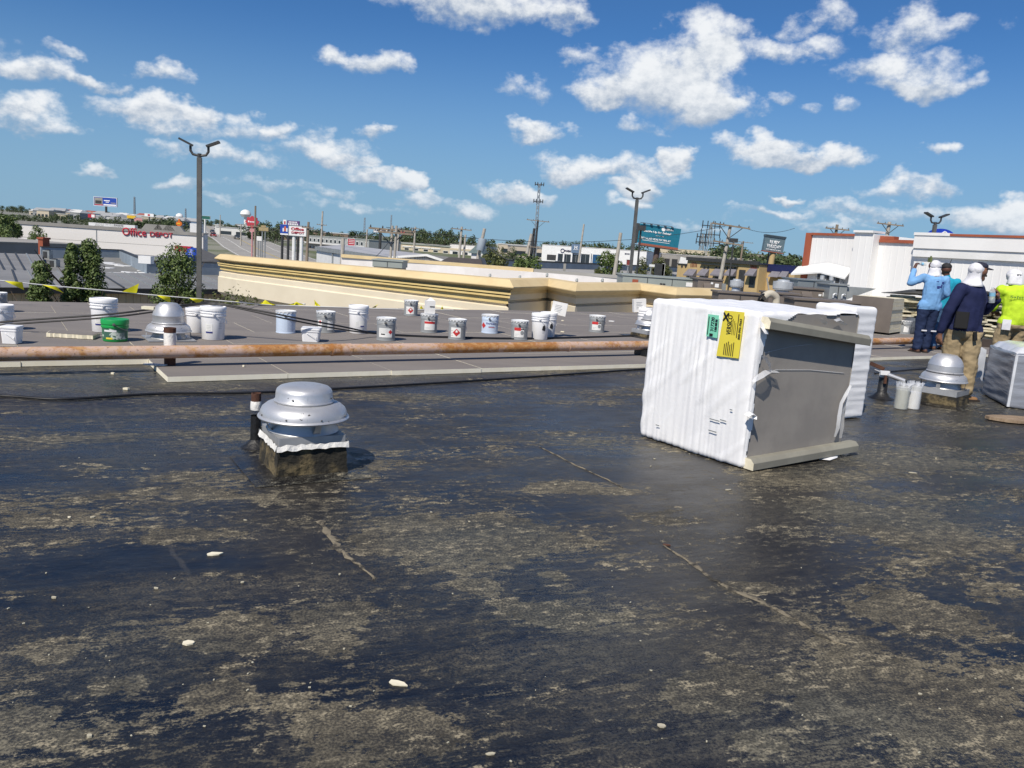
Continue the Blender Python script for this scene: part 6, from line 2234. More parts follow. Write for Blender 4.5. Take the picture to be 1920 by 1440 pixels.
        for k_ in range(3):
            cyl_patch(rf_, fa - .55, fa - .25 + .1 * k_, h_ * (.2 + .05 * k_), h_ * (.208 + .05 * k_), .0032, 3).build('text_line', m_pail, lb_)
    elif deco == 'fullband':
        lb_ = cyl_patch(rf_, fa - .55, fa + .75, h_ * .16, h_ * .66).build('label', m_labw, t_)
        cyl_patch(rf_, fa - .55, fa + .75, h_ * .50, h_ * .62, .004).build('red_band', m_labr, lb_)
        for k_ in range(2):
            cyl_patch(rf_, fa - .45, fa + .1, h_ * (.24 + .05 * k_), h_ * (.248 + .05 * k_), .0032, 3).build('text_line', m_pail, lb_)
    elif deco == 'two':
        lb_ = cyl_patch(rf_, fa - .95, fa - .40, h_ * .2, h_ * .60).build('label', m_labw, t_)
        s_ = h_ * .09
        cyl_poly(rf_, fa - .62, h_ * .50, [(0, -s_), (s_, 0), (0, s_), (-s_, 0)]).build('hazard_diamond', m_labr, lb_)
        cyl_patch(rf_, fa + .2, fa + .95, h_ * .14, h_ * .58).build('label', m_labw, t_)
    elif deco == 'stripe':
        lb_ = cyl_patch(rf_, fa - .8, fa + .7, h_ * .16, h_ * .56).build('label', m_labw, t_)
        cyl_patch(rf_, fa - .55, fa - .1, h_ * .27, h_ * .32, .004).build('dark_mark', m_pblack, lb_)
        s_ = h_ * .10
        cyl_poly(rf_, fa + .48, h_ * .40, [(0, -s_), (s_, 0), (0, s_), (-s_, 0)]).build('hazard_diamond', m_labr, lb_)
        for k_ in range(5):
            cyl_patch(rf_, fa - .7, fa + .2, h_ * (.36 + .04 * k_), h_ * (.366 + .04 * k_), .0032, 5).build('text_line', m_pail, lb_)
    elif deco == 'everguard':
        s_ = h_ * .16
        cyl_poly(rf_, fa - .85, h_ * .42, [(0, -s_), (s_, 0), (0, s_), (-s_, 0)]).build('hazard_diamond', m_labr, t_)
        child('lettering', wrap_text('EverGuard', rf_, fa + .15, h_ * .55, h_ * .10, r_ * 1.15, m_labn), t_)
        cyl_patch(rf_, fa - .15, fa + .62, h_ * .33, h_ * .355, .004).build('text_line', m_labr, t_)
        cyl_patch(rf_, fa - .15, fa + .5, h_ * .39, h_ * .40, .004).build('text_line', m_labn, t_)
    elif deco == 'bluelabel':
        lb_ = cyl_patch(rf_, fa - .75, fa - .15, h_ * .22, h_ * .50).build('label', m_labw, t_)
        cyl_patch(rf_, fa - .75, fa - .15, h_ * .22, h_ * .265, .004).build('navy_band', m_labn, lb_)
        for k_ in range(4):
            cyl_patch(rf_, fa - .68, fa - .3, h_ * (.3 + .045 * k_), h_ * (.306 + .045 * k_), .0034, 3).build('text_line', m_pail, lb_)
        for k_ in range(4):
            cyl_patch(rf_, fa + .35, fa + .7, h_ * (.36 + .05 * k_), h_ * (.367 + .05 * k_), .0034, 3).build('text_line', m_pail, t_)
    elif deco == 'midlabel':
        lb_ = cyl_patch(rf_, fa - .35, fa + .75, h_ * .26, h_ * .48).build('label', m_labw, t_)
        cyl_patch(rf_, fa + .25, fa + .72, h_ * .26, h_ * .30, .004).build('navy_band', m_labn, lb_)
        for k_ in range(4):
            cyl_patch(rf_, fa - .3, fa + .05, h_ * (.30 + .04 * k_), h_ * (.306 + .04 * k_), .0034, 3).build('text_line', m_pail, lb_)
    elif deco == 'print':
        cyl_poly(rf_, fa + .45, h_ * .46, [(.03, -.05), (.035, .0), (.01, .055), (-.02, .03), (-.03, -.03)]).build('print_mark', m_pblack, t_)
        for k_ in range(4):
            cyl_patch(rf_, fa + .3, fa + .62, h_ * (.26 + .035 * k_), h_ * (.266 + .035 * k_), .0034, 3).build('text_line', m_pail, t_)
    elif deco == 'bluetext':
        for k_ in range(9):
            cyl_patch(rf_, fa + .15, fa + .85, h_ * (.12 + .06 * k_), h_ * (.127 + .06 * k_), .0034, 4).build('text_line', m_labn, t_)
    elif deco == 'green':
        lb_ = cyl_patch(rf_, fa - 1.25, fa + 1.15, h_ * .12, h_ * .60, .003, 16).build('label', m_glab2, t_)
        cyl_patch(rf_, fa - .75, fa - .2, h_ * .12, h_ * .20, .0045).build('yellow_band', m_ylab, lb_)
        cyl_patch(rf_, fa - .9, fa + .1, h_ * .46, h_ * .54, .0045).build('text_line', m_pwhite, lb_)
        for k_ in range(5):
            cyl_patch(rf_, fa + .1, fa + .8, h_ * (.2 + .05 * k_), h_ * (.21 + .05 * k_), .0045).build('text_line', m_labw, lb_)
    return t_, h_


GW, GS = 'white plastic buckets on the new boards', 'grey steel pails on the new boards'
pail('bucket', 4, 568, 620, 42, 'white plastic bucket cut by the left picture edge', GW)
pail('pail', -2, 545, 586, 30, 'pale pail at the left picture edge behind the white bucket', GS)
pail('bucket', 195.5, 556, 624, 48, 'tall white bucket behind the green bucket', GW, .0, 'bluelabel')
pail('green', 216, 595, 641.5, 48, 'bright green bucket with printed label', 'green bucket', .0, 'green')
pail('bucket', 369, 574, 625, 40, 'plain white bucket half hidden behind the taller labelled one', GW)
pail('bucket', 399.5, 571, 638.5, 47, 'tall white bucket with navy label under the draped cables', GW, .1, 'bluelabel')
pail('bluepail', 535.5, 579, 625.5, 38, 'light blue pail with printed text right of the draped bucket', 'light blue pails', .0, 'bluetext')
pail('pail', 610, 580, 624.5, 36, 'grey pail with two white labels behind the cables', GS, .0, 'two')
pail('bucket', 671, 569, 626.5, 37, 'tall white bucket with small navy marked label near the parapet', GW, .0, 'midlabel')
pail('pail', 723, 592, 639.5, 37, 'grey pail with dark handle mark across its white label', GS, .0, 'stripe')
pail('pail', 770, 559.5, 592.5, 27, 'smallest farthest grey pail with red diamond beside the parapet', GS, .0, 'diamond')
pc, hc = pail('pail', 803.5, 585, 624.5, 33, 'grey pail with red band carrying a white carton', GS, .0, 'fullband')
pail('pail', 856, 594.5, 637.5, 34.5, 'grey pail with large red diamond facing us', GS, .0, 'diamond')
pail('bluepail', 917.5, 586.5, 625.5, 33, 'light blue pail with EverGuard lettering', 'light blue pails', .0, 'everguard')
pail('pail', 973, 597, 637.5, 33.5, 'grey pail with red banded label left of two white buckets', GS, .0, 'redband')
pb2_, hb2 = pail('bucket', 1026, 582, 632.5, 31, 'white bucket at the back of the pair carrying a leaning carton', GW, .0, 'print')
pail('bucket', 1011, 584, 637.5, 34.5, 'white bucket at the front of the pair with black printed mark', GW, .0, 'print')
pail('pail', 1118, 588, 623.5, 31, 'lone grey pail with red banded label towards the white bundle', GS, .0, 'redband')
pb3_, hb3 = pail('bucket', 1206, 573, 632, 30, 'white bucket partly hidden behind the large white bundle', GW)
pail('pail', 1675, 590, 614, 21, 'grey pail with red band right of the leaning brown board', GS, .0, 'fullband')
pail('pail', 1693, 597, 626, 26, 'grey pail with red diamond and band in front of the broken foam pile', GS, -.2, 'two')
pail('pail', 1716, 589, 617, 21, 'grey pail nearest the man in the light blue shirt', GS, .0, 'fullband')


def tub(cx, ytop, ybase, wpx, label):
    p_ = G(cx, ybase, TOP)
    w_ = wpx / F_PX * p_.y / 1.08
    h_ = at(cx, ytop + 3, p_.y + w_ / 2).z - TOP
    t_ = thing('square_tub', label, 'tub', (p_.x, p_.y + w_ * .5, TOP), R(8), 'square white tubs')
    a_, b_ = w_ * .44, w_ * .49

    def ring(s_, z_, n_=4):
        out = []
        r_ = s_ * .25
        for (sx, sy) in ((1, -1), (1, 1), (-1, 1), (-1, -1)):
            for k_ in range(n_):
                an = math.atan2(sy, sx) - math.pi / 4 + (math.pi / 2) * k_ / (n_ - 1)
                out.append((sx * (s_ - r_) + r_ * math.cos(an), sy * (s_ - r_) + r_ * math.sin(an), z_))
        return out
    mb_ = MB()
    rings = [ring(a_, .002), ring(b_, h_ * .72), ring(b_ * 1.06, h_ * .725), ring(b_ * 1.06, h_ * .80), ring(b_, h_ * .81), ring(b_, h_ * .88)]
    vs_ = [q_ for r_ in rings for q_ in r_]
    n_ = 16
    mb_.add(vs_, [(i_ * n_ + k_, i_ * n_ + (k_ + 1) % n_, (i_ + 1) * n_ + (k_ + 1) % n_, (i_ + 1) * n_ + k_) for i_ in range(len(rings) - 1) for k_ in range(n_)])
    mb_.build('body', m_plast, t_)
    mb_ = MB()
    rings = [ring(b_ * 1.02, h_ * .86), ring(b_ * 1.09, h_ * .87), ring(b_ * 1.09, h_ * .97), ring(b_ * 1.05, h_), ring(b_ * .98, h_)]
    vs_ = [q_ for r_ in rings for q_ in r_]
    mb_.add(vs_, [(i_ * n_ + k_, i_ * n_ + (k_ + 1) % n_, (i_ + 1) * n_ + (k_ + 1) % n_, (i_ + 1) * n_ + k_) for i_ in range(len(rings) - 1) for k_ in range(n_)])
    mb_.add(ring(b_ * .98, h_), [tuple(range(16))])
    mb_.build('lid', m_plast, t_)
    MB().tube([(-b_ * 1.08, -b_ * .2, h_ * .76), (-b_ * .3, -b_ * 1.1, h_ * .60), (b_ * .6, -b_ * 1.12, h_ * .30), (b_ * 1.08, -b_ * .3, h_ * .76)], .004, 5).build('handle', m_plast, t_)


tub(14, 607, 645, 32, 'square white tub at the left picture edge')
tub(579, 610.5, 641.5, 37, 'square white tub in front of the light blue pail')

# cartons
m_card = mat('carton_white', (.78, .77, .75), .75, (.73, .72, .70), 4)


def carton(loc, w_, d_, h_, rz_, label, tilt=0.0, lines=True, open_=False):
    t_ = thing('carton', label, 'carton', loc, rz_)
    t_.rotation_euler = (0, tilt, rz_)
    MB().box(-w_ / 2, w_ / 2, -d_ / 2, d_ / 2, 0, h_).build('box', m_card, t_)
    if open_:
        MB().add([(-w_ / 2, -d_ / 2, h_ + .002), (w_ / 2, -d_ / 2, h_ + .002), (0, -d_ * .1, h_ + .06)], [(0, 1, 2)]).add([(-w_ / 2, d_ / 2, h_ + .002), (w_ / 2, d_ / 2, h_ + .002), (w_ * .1, d_ * .3, h_ + .05)], [(0, 1, 2)]).build('flap', m_card, t_)
        MB().box(-w_ * .1, w_ / 2 - .01, -d_ / 2 - .004, -d_ / 2 - .001, h_ * .52, h_ * .60).build('print_bar', m_pblack, t_)
    if lines:
        for k_ in range(5):
            MB().box(-w_ * .3, w_ * (.1 + .05 * (k_ % 3)), -d_ / 2 - .003, -d_ / 2 - .001, h_ * (.25 + .12 * k_), h_ * (.28 + .12 * k_)).build('text_line', m_pail, t_)


carton(pc.location + Vector((.0, 0, hc + .004)), .15, .15, .21, R(18), 'small white open carton standing on the red banded pail', 0, False, True)
carton(pb2_.location + Vector((.16, .05, hb2 - .04)), .26, .10, .22, R(-6), 'printed white carton leaning on the back bucket of the pair', R(8))
carton(pb3_.location + Vector((-.12, .0, hb3 - .09)), .24, .10, .24, R(10), 'printed white carton left of the bucket by the large bundle', R(-6))

# foam scrap with torn edge, tiny scraps and dirt
p = G(130, 634, TOP)
sc = thing('foam_board_scrap', 'torn cream foam board scrap with grey top left of the green bucket', 'foam scrap', p + Vector((0, .14, 0)), R(4))
rs_ = random.Random(9)
n_ = 22
w_, d_ = .56, .30
top_ = [(-w_ / 2 + w_ * k_ / n_, -d_ / 2 + rs_.uniform(-.012, .012)) for k_ in range(n_ + 1)] + [(w_ / 2 - .03 - .02 * rs_.random(), d_ / 2)] + [(-w_ / 2 - .09, d_ / 2)] + [(-w_ / 2 - .05 + rs_.uniform(-.01, .01), d_ * .1)]
MB().prism(top_, .003, .048).build('foam_core', m_foam, sc)
MB().prism([(x * .97, y * .94 + .005) for x, y in top_], .0495, .053).build('facer', m_facer, sc)
DEB = [(100, 624, .05, .02), (570, 571, .03, .03), (1055, 602, .03, .015), (457, 688, .014, .01), (212, 702, .02, .012), (237, 731, .03, .015), (1147, 603, .07, .03), (1055, 623, .04, .02), (1208, 604, .02, .01)]
DL = ['pale scrap behind the torn foam board left of the green bucket', 'round white scrap touching the square tub near the light blue pail', 'flat white scrap right of the carton topped bucket pair', 'tiny pale scrap below the rusty pipe left of the near fan', 'cream scrap on the black roof below the left board edge',
      'cream scrap on the black roof close to the draped black cable', 'large white flat piece right of the lone red banded pail', 'thin pale strip between bucket pair and lone pail', 'tiny pale scrap beside the hidden dull fan']
for i_, (px_, py_, a_, b_) in enumerate(DEB):
    zz = TOP if py_ < 690 else 0
    mb = MB().prism([(-a_, -b_ * .5), (a_ * .6, -b_), (a_, b_ * .3), (-a_ * .4, b_)], .002, .02)
    tag(mb.build('foam_crumb', m_pwhite if i_ in (6, 1) else m_foam, None, G(px_, py_, zz)), DL[i_], 'foam crumb', 'pale scraps near the pipe')
m_crumb = mat('dusty_crumb', (.48, .44, .33), .9, (.36, .33, .25), 30)
NEAR = [(402, 1040, .035, .022), (745, 1282, .035, .02), (354, 1207, .022, .016), (1712, 887, .035, .014), (1366, 919, .035, .010), (1250, 1023, .03, .014), (101, 1122, .02, .01), (455, 1093, .014, .01), (292, 1104, .016, .01),
        (173, 971, .02, .01), (130, 971, .014, .01), (637, 1078, .01, .008), (460, 976, .016, .008), (1783, 895, .012, .008), (1755, 860, .014, .01), (1042, 909, .014, .008), (808, 961, .012, .008), (880, 979, .010, .006), (1227, 861, .012, .01), (1220, 875, .01, .008),
        (920, 1415, .022, .01), (645, 1218, .008, .006), (1725, 1302, .012, .008), (168, 1382, .014, .01), (1240, 1362, .02, .016)]
rs_ = random.Random(2)


def CRL(x, y, a):
    return '%s pale crumb on the roof, %s, %s' % ('tiny' if a < .013 else ('small' if a < .021 else 'large'), 'level with the bundle' if y < 920 else ('above mid roof' if y < 1030 else ('below mid roof' if y < 1150 else 'near the bottom edge')),
                                                                      'far left' if x < 250 else ('left' if x < 600 else ('centre' if x < 1000 else ('right' if x < 1500 else 'far right'))))


for i_, (px_, py_, a_, b_) in enumerate(NEAR):
    n_ = 7
    poly = [(a_ * math.cos(k_ * 6.283 / n_) * rs_.uniform(.7, 1.2), b_ * math.sin(k_ * 6.283 / n_) * rs_.uniform(.7, 1.2)) for k_ in range(n_)]
    mb = MB().prism([(x * (.7 if i_ not in (0, 1, 2, 3) else 1), y * (.7 if i_ not in (0, 1, 2, 3) else 1)) for x, y in poly], .001, .004 + .004 * rs_.random())
    tag(mb.build('foam_crumb', m_foam if i_ in (0, 1, 2, 10) else (m_crumb if i_ != 5 else m_rust), None, G(px_, py_), rs_.uniform(-.5, .5)), CRL(px_, py_, a_), 'foam crumb', 'foam crumbs on the black roof')
mb = MB()
for i_ in range(150):
    p = G(rs_.uniform(0, 1920), 700 + 740 * rs_.random() ** 1.3)
    if p.y > 20:
        continue
    s_ = rs_.uniform(.0015, .0045)
    M_ = Matrix.Translation(p) @ Matrix.Rotation(rs_.uniform(0, 6), 4, 'Z')
    mb.box(-s_, s_, -s_ * .6, s_ * .6, .001, .001 + s_ * .7, 0, M_)
tag(mb.build('roof_grit', mat('grit_pale', (.5, .47, .36), .9), None), kind='stuff')

# felt laps: raised ridges of torn membrane
m_lap = mat('felt_lap', (.20, .17, .12), .95, (.035, .032, .027), 14, bump=.5, lo=.42, hi=.60)
for i_, (pts_px, w_) in enumerate((([(598, 978), (625, 1010), (632, 1028), (660, 1050), (690, 1072), (705, 1090)], .04), ([(1245, 1022), (1290, 1052), (1330, 1082), (1370, 1105), (1430, 1130), (1490, 1160), (1530, 1190), (1600, 1215)], .034),
                                 ([(1012, 838), (1070, 868), (1130, 895), (1175, 920)], .02))):
    pts_ = [G(*q_) for q_ in pts_px]
    fine = []
    for a_, b_ in zip(pts_, pts_[1:]):
        fine += [a_.lerp(b_, k_ / 5) + Vector((rs_.uniform(-.008, .008), rs_.uniform(-.008, .008), 0)) for k_ in range(5)]
    vs_ = []
    for k_, q_ in enumerate(fine):
        d_ = (fine[min(k_ + 1, len(fine) - 1)] - fine[max(k_ - 1, 0)]).normalized()
        s_ = Vector((d_.y, -d_.x, 0)) * w_ * (.5 + .5 * nz(q_ * 3.0)) * rs_.uniform(.25, 1.0)
        vs_ += [q_ - s_ + Vector((0, 0, .001)), q_ + Vector((0, 0, .004 + .005 * rs_.random())), q_ + s_ + Vector((0, 0, .001))]
    mb = MB().add(vs_, [(3 * k_ + j_, 3 * k_ + 3 + j_, 3 * k_ + 4 + j_, 3 * k_ + 1 + j_) for k_ in range(len(fine) - 1) for j_ in range(2)], 0, True)
    tag(mb.build('membrane_ridge', m_lap), kind='structure')

# ---- cables
m_cable = mat('cable_black', (.010, .010, .011), .45)
cpt = [(-160, 622, 9.6, .10), (0, 604, 10.0, None), (195, 590, 10.25, None), (290, 579, 10.5, None), (375, 568.5, 10.75, None), (400, 568.5, 10.8, None), (430, 572, 10.8, None), (560, 597, 10.9, None), (640, 612, 11.4, None), (700, 624, 12.1, None)]
base_ = [at(x, y, Y) for (x, y, Y, _z) in cpt] + [G(760, 628.5, TOP + .012), G(840, 631.5, TOP + .012), G(990, 634, TOP + .012), G(1190, 629, TOP + .012), G(1260, 626, TOP + .012)]


def smooth(pts_, n_=6):
    out = []
    for i_ in range(len(pts_) - 1):
        p0_, p1_, p2_, p3_ = pts_[max(0, i_ - 1)], pts_[i_], pts_[i_ + 1], pts_[min(len(pts_) - 1, i_ + 2)]
        for k_ in range(n_):
            t_ = k_ / n_
            out.append(.5 * ((2 * p1_) + (-p0_ + p2_) * t_ + (2 * p0_ - 5 * p1_ + 4 * p2_ - p3_) * t_ ** 2 + (-p0_ + 3 * p1_ - 3 * p2_ + p3_) * t_ ** 3))
    return out + [pts_[-1]]


tag(MB().tube(smooth(base_), .012, 8).build('power_cable', m_cable), 'upper black cable draped over the tall white bucket and along the boards', 'cable')
low_ = [q_ + Vector((.0, -.03, -.038 if i_ < 9 else 0)) + (Vector((0, -.05, 0)) if i_ >= 9 else Vector()) for i_, q_ in enumerate(base_)]
low_[4] = base_[4] + Vector((0, -.035, -.012)); low_[5] = base_[5] + Vector((0, -.035, -.010)); low_[6] = base_[6] + Vector((0, -.035, -.012))
tag(MB().tube(smooth(low_), .011, 8).build('power_cable', m_cable), 'lower black cable running beside the one draped over the bucket', 'cable')
rc = [G(x, y, .012) for x, y in ((-120, 748), (0, 742), (120, 748), (300, 738), (470, 736), (640, 728), (900, 713), (1190, 693), (1330, 684))]
tag(MB().tube(smooth(rc), .011, 8).build('power_cable', m_cable), 'black cable lying across the old black roof below the board edge', 'cable')
rc = [at(1637, 672, 10.4), at(1640, 668, 10.5), G(1660, 668, TOP + .3), G(1700, 660, TOP + .01)]
rc = [G(1640, 700, .012), G(1665, 697, .012), G(1700, 694, .012), G(1745, 690, .012)]
tag(MB().tube(smooth(rc), .010, 8).build('power_cable', m_cable), 'thin black cable on the old roof between second bundle and domed fan', 'cable')
rc = [G(1640, 622, TOP + .012), G(1655, 618, TOP + .012), G(1672, 613, TOP + .012), G(1690, 609, TOP + .012)]
tag(MB().tube(smooth(rc), .012, 8).build('power_cable', m_cable), 'short black cable near the pails right of the second bundle', 'cable')

# ---- warning line with yellow flags
m_rope = mat('rope_pale', (.70, .70, .68), .8)
m_flag = mat('flag_yellow', (.80, .74, .010), .55, (.74, .68, .01), 5)


def on_v(px, py, v):
    d = ray(px, py)
    t_ = v / (d.x * V.x + d.y * V.y)
    return Vector((d.x * t_, d.y * t_, EYE + d.z * t_))


wlx = thing('warning_line', 'pale rope with bright yellow flags along the far roof edge', 'warning line')
rp_ = [on_v(-60, 518, 15.3), on_v(0, 526, 15.3), on_v(110, 537, 15.3), on_v(232, 547.5, 15.3), on_v(268, 551.5, 15.3), on_v(380, 561, 15.3), on_v(450, 567, 15.3)] + [G(500, 571.5, TOP + .012), G(600, 575, TOP + .012), G(760, 580, TOP + .012), G(850, 581.5, TOP + .012)]
MB().tube(smooth(rp_), .011, 6).build('rope', m_rope, wlx)


def flag(a_px, tip_px, b_px, v, bulge=.05):
    P_ = [on_v(q_[0], q_[1], v) if v else G(q_[0], q_[1], TOP + .02) for q_ in (a_px, b_px, tip_px)]
    if not v:
        P_[2] = P_[2] + Vector((0, 0, .0))
    n_ = 6
    vs_, idx = [], {}
    for i_ in range(n_ + 1):
        for j_ in range(n_ + 1 - i_):
            u_, w_ = i_ / n_, j_ / n_
            p_ = P_[0] * (1 - u_ - w_) + P_[1] * u_ + P_[2] * w_
            p_ = p_ + Vector((.3, -1, .2)) * bulge * math.sin(5 * w_ + 4 * u_) * (w_ + .15)
            idx[i_, j_] = len(vs_)
            vs_.append(p_)
    fs_ = []
    for i_ in range(n_):
        for j_ in range(n_ - i_):
            fs_.append((idx[i_, j_], idx[i_ + 1, j_], idx[i_, j_ + 1]))
            if j_ < n_ - i_ - 1:
                fs_.append((idx[i_ + 1, j_], idx[i_ + 1, j_ + 1], idx[i_, j_ + 1]))
    MB().add(vs_, fs_, 0, True).build('flag', m_flag, wlx)


flag((8, 526.5), (43, 543), (42, 529), 15.28)
flag((78, 533.5), (118, 549), (105, 537), 15.28)
flag((229, 547), (260, 531), (256, 549.5), 15.28, .03)
flag((294, 553.5), (319, 569), (319, 556), 15.28)
flag((355, 559), (370, 569), (383, 561), 15.28)
flag((437, 566), (452, 567.5), (446, 564), 15.28, .02)
for (a_, t_, b_) in (((481, 571), (497, 561), (517, 572)), ((540, 571.5), (556, 565), (573, 572)), ((590, 573), (588, 560), (601, 574)), ((697, 577), (711, 569), (704, 577)), ((787, 579), (789, 571), (794, 579)), ((826, 580), (829, 572), (832, 580))):
    pa_, pb_ = G(a_[0], a_[1], TOP + .01), G(b_[0], b_[1], TOP + .01)
    tp_ = at(t_[0], t_[1], (pa_.y + pb_.y) / 2)
    n_ = 5
    vs_ = []
    for i_ in range(n_ + 1):
        f_ = i_ / n_
        q_ = pa_.lerp(pb_, f_)
        vs_ += [q_, q_.lerp(tp_, .55 * (1 - abs(2 * f_ - 1)) ** .6) + Vector((0, .03 * math.sin(f_ * 9), 0)), q_.lerp(tp_, (1 - abs(2 * f_ - 1)) ** .7)]
    MB().add(vs_, [(3 * i_ + k_, 3 * i_ + 3 + k_, 3 * i_ + 4 + k_, 3 * i_ + 1 + k_) for i_ in range(n_) for k_ in range(2)], 0, True).build('flag', m_flag, wlx)

# ---- machines on the lower roof and behind the bundle
def unit(px0, px1, py0, py1, Y, depth, mt_, label, deco=None, rz_=0.0, foot=True):
    a_ = at(px0, (py0 + py1) / 2, Y)
    b_ = at(px1, (py0 + py1) / 2, Y)
    c_, d_ = at((px0 + px1) / 2, py1, Y), at((px0 + px1) / 2, py0, Y)
    w_, h_ = b_.x - a_.x, d_.z - c_.z
    t_ = thing('rooftop_unit', label, 'rooftop unit', (c_.x, Y, c_.z), rz_)
    MB().box(-w_ / 2, w_ / 2, 0, depth, 0, h_).build('cabinet', mt_, t_, bevel=.012)
    MB().box(-w_ / 2 - .04, w_ / 2 + .04, -.04, depth + .04, h_ + .002, h_ + .05).build('top_panel', mt_, t_)
    MB().box(-w_ / 2 + .05, w_ / 2 - .05, .05, depth - .05, -(c_.z + 1.0) if c_.z > -.9 and foot else -.3, -.003).build('curb', m_unit, t_)
    n_ = max(2, int(w_ / .9))
    for k_ in range(1, n_):
        x = -w_ / 2 + w_ * k_ / n_
        MB().box(x - .012, x + .012, -.012, -.001, .03, h_ - .03).build('panel_joint', m_dark, t_)
    return t_, w_, h_


t_, w_, h_ = unit(1166, 1306, 521, 539, 33, 2.0, m_unitg, 'long grey green rooftop unit behind the zigzag parapet')
for f_, s_, c_ in ((.17, .12, m_redbrick), (.52, .05, m_dark), (.56, .05, m_dark), (.90, .14, m_pwhite)):
    MB().box(w_ * (f_ - .5) - s_, w_ * (f_ - .5) + s_, -.02, -.013, h_ * .3, h_ * .3 + s_ * 1.2).build('unit_plate', c_, t_)
t_, w_, h_ = unit(1307, 1353, 525, 545, 32, 1.6, m_unit, 'brown rooftop unit with hood left of the small metal exhaust')
MB().add([(-w_ * .28, -.02, h_ * .72), (w_ * .02, -.02, h_ * .72), (-.02 * w_, -.45, h_ * .22), (-w_ * .32, -.45, h_ * .22), (-w_ * .28, -.02, h_ * .2), (w_ * .02, -.02, h_ * .2)], [(3, 2, 1, 0), (0, 4, 3), (1, 2, 5)]).build('intake_hood', m_unit, t_)
MB().box(w_ * .2, w_ * .36, -.016, -.013, h_ * .35, h_ * .7).build('unit_plate', m_pwhite, t_)
MB().box(w_ * .02, w_ * .12, -.016, -.013, h_ * .62, h_ * .8).build('unit_plate', m_pwhite, t_)
MB().box(w_ * .47, w_ * .62, -.15, .25, h_ * .1, h_ * .75).build('pipe_box', m_grey, t_)
t_, w_, h_ = unit(698, 754, 489.5, 501.5, 34, 1.6, m_unitg, 'grey green unit on the tan coping in front of the pole pair', foot=False)
t_, w_, h_ = unit(1494, 1555, 527, 546, 30, 1.8, mat('unit_bluegrey', (.27, .30, .31), .4, (.22, .25, .26), .8, metal=.4), 'blue grey metal unit below the white wall', foot=False)
t_, w_, h_ = unit(1478, 1553, 543, 561, 27.5, 1.6, m_unit, 'brown unit with hood in front of the blue grey one')
MB().add([(-w_ * .2, -.02, h_ * .8), (w_ * .05, -.02, h_ * .8), (w_ * .0, -.4, h_ * .3), (-w_ * .26, -.4, h_ * .3), (-w_ * .2, -.02, h_ * .3), (w_ * .05, -.02, h_ * .3)], [(3, 2, 1, 0), (0, 4, 3), (1, 2, 5)]).build('intake_hood', m_unit, t_)
for f_ in (.24, .34):
    MB().box(w_ * f_, w_ * (f_ + .07), -.016, -.013, h_ * .4, h_ * (.62 if f_ < .3 else .8)).build('unit_plate', m_pwhite, t_)
t_, w_, h_ = unit(1553, 1586, 535, 562, 27, 1.2, m_grey, 'grey unit with slanting metal chute right of the brown one')
MB().prism([(0, 0), (1.0, h_ * .95), (0, h_ * .95)], 0, .5, 0, Matrix.Translation((w_ / 2 + .005, .6, 0)) @ Matrix.Rotation(R(90), 4, 'X')).build('chute', m_grey, t_)
for f_ in (-.3, .2):
    MB().tube([(w_ * f_, -.08, .05), (w_ * f_, -.08, h_ * .35), (w_ * (f_ + .1), -.08, h_ * .42), (w_ * (f_ + .2), -.08, h_ * .35)], .03, 6).build('conduit', m_galv, t_)
for (px_, y0, y1, w_px, Y, lb) in ((1379.5, 523, 546, 24, 31, 'smaller silver upblast exhaust left of the gooseneck vent'), (1466, 524, 554, 36, 27, 'larger silver upblast exhaust right of the gooseneck vent')):
    a_, b_ = at(px_, y1, Y), at(px_, y0, Y)
    r_, h_ = w_px / 2 / F_PX * Y, b_.z - a_.z
    t_ = thing('upblast_exhaust', lb, 'roof fan', (a_.x, a_.y, a_.z))
    MB().lathe([(r_ * .70, 0), (r_ * .62, h_ * .30), (r_ * .98, h_ * .36), (r_ * 1.0, h_ * .42)], 32).build('base_cone', m_galv, t_)
    MB().lathe([(r_ * .98, h_ * .425), (r_ * 1.02, h_ * .44), (r_ * 1.02, h_ * .86), (r_ * .98, h_ * .87)], 32).build('windband', m_galv, t_)
    MB().lathe([(r_ * .97, h_ * .86), (r_ * .6, h_ * .90), (r_ * .58, h_), (.01, h_ * 1.0)], 32).build('top_cap', m_galv, t_)
    MB().box(-r_ * .7, r_ * .7, -r_ * .7, r_ * .7, -.8, -.003).build('curb', m_unit, t_)
# gooseneck vent peeping over the bundle
a_ = at(1440, 556, 20)
gv = thing('gooseneck_vent', 'cream curved vent pipe with dark open end peeping over the white bundle', 'vent', (a_.x, a_.y, -.10))
zt_ = a_.z
MB().tube(smooth([Vector((.22, 0, zt_ - .6)), Vector((.22, 0, zt_ + .0)), Vector((.14, -.02, zt_ + .14)), Vector((.0, -.05, zt_ + .17)), Vector((-.14, -.1, zt_ + .08))], 5), .092, 14).build('pipe', mat('vent_cream', (.58, .54, .44), .7, (.46, .42, .34), 6), gv)
MB().lathe([(.13, 0), (.15, .03), (.13, .06), (.05, .06)], 16).build('screen_ring', m_black, gv, (-.16, -.12, zt_ + .03)).rotation_euler = (R(-40), R(-60), 0)
MB().tube([(-.05, .1, zt_ + .55), (.05, .05, zt_ + .15)], .02, 6).build('stay', m_conc, gv)
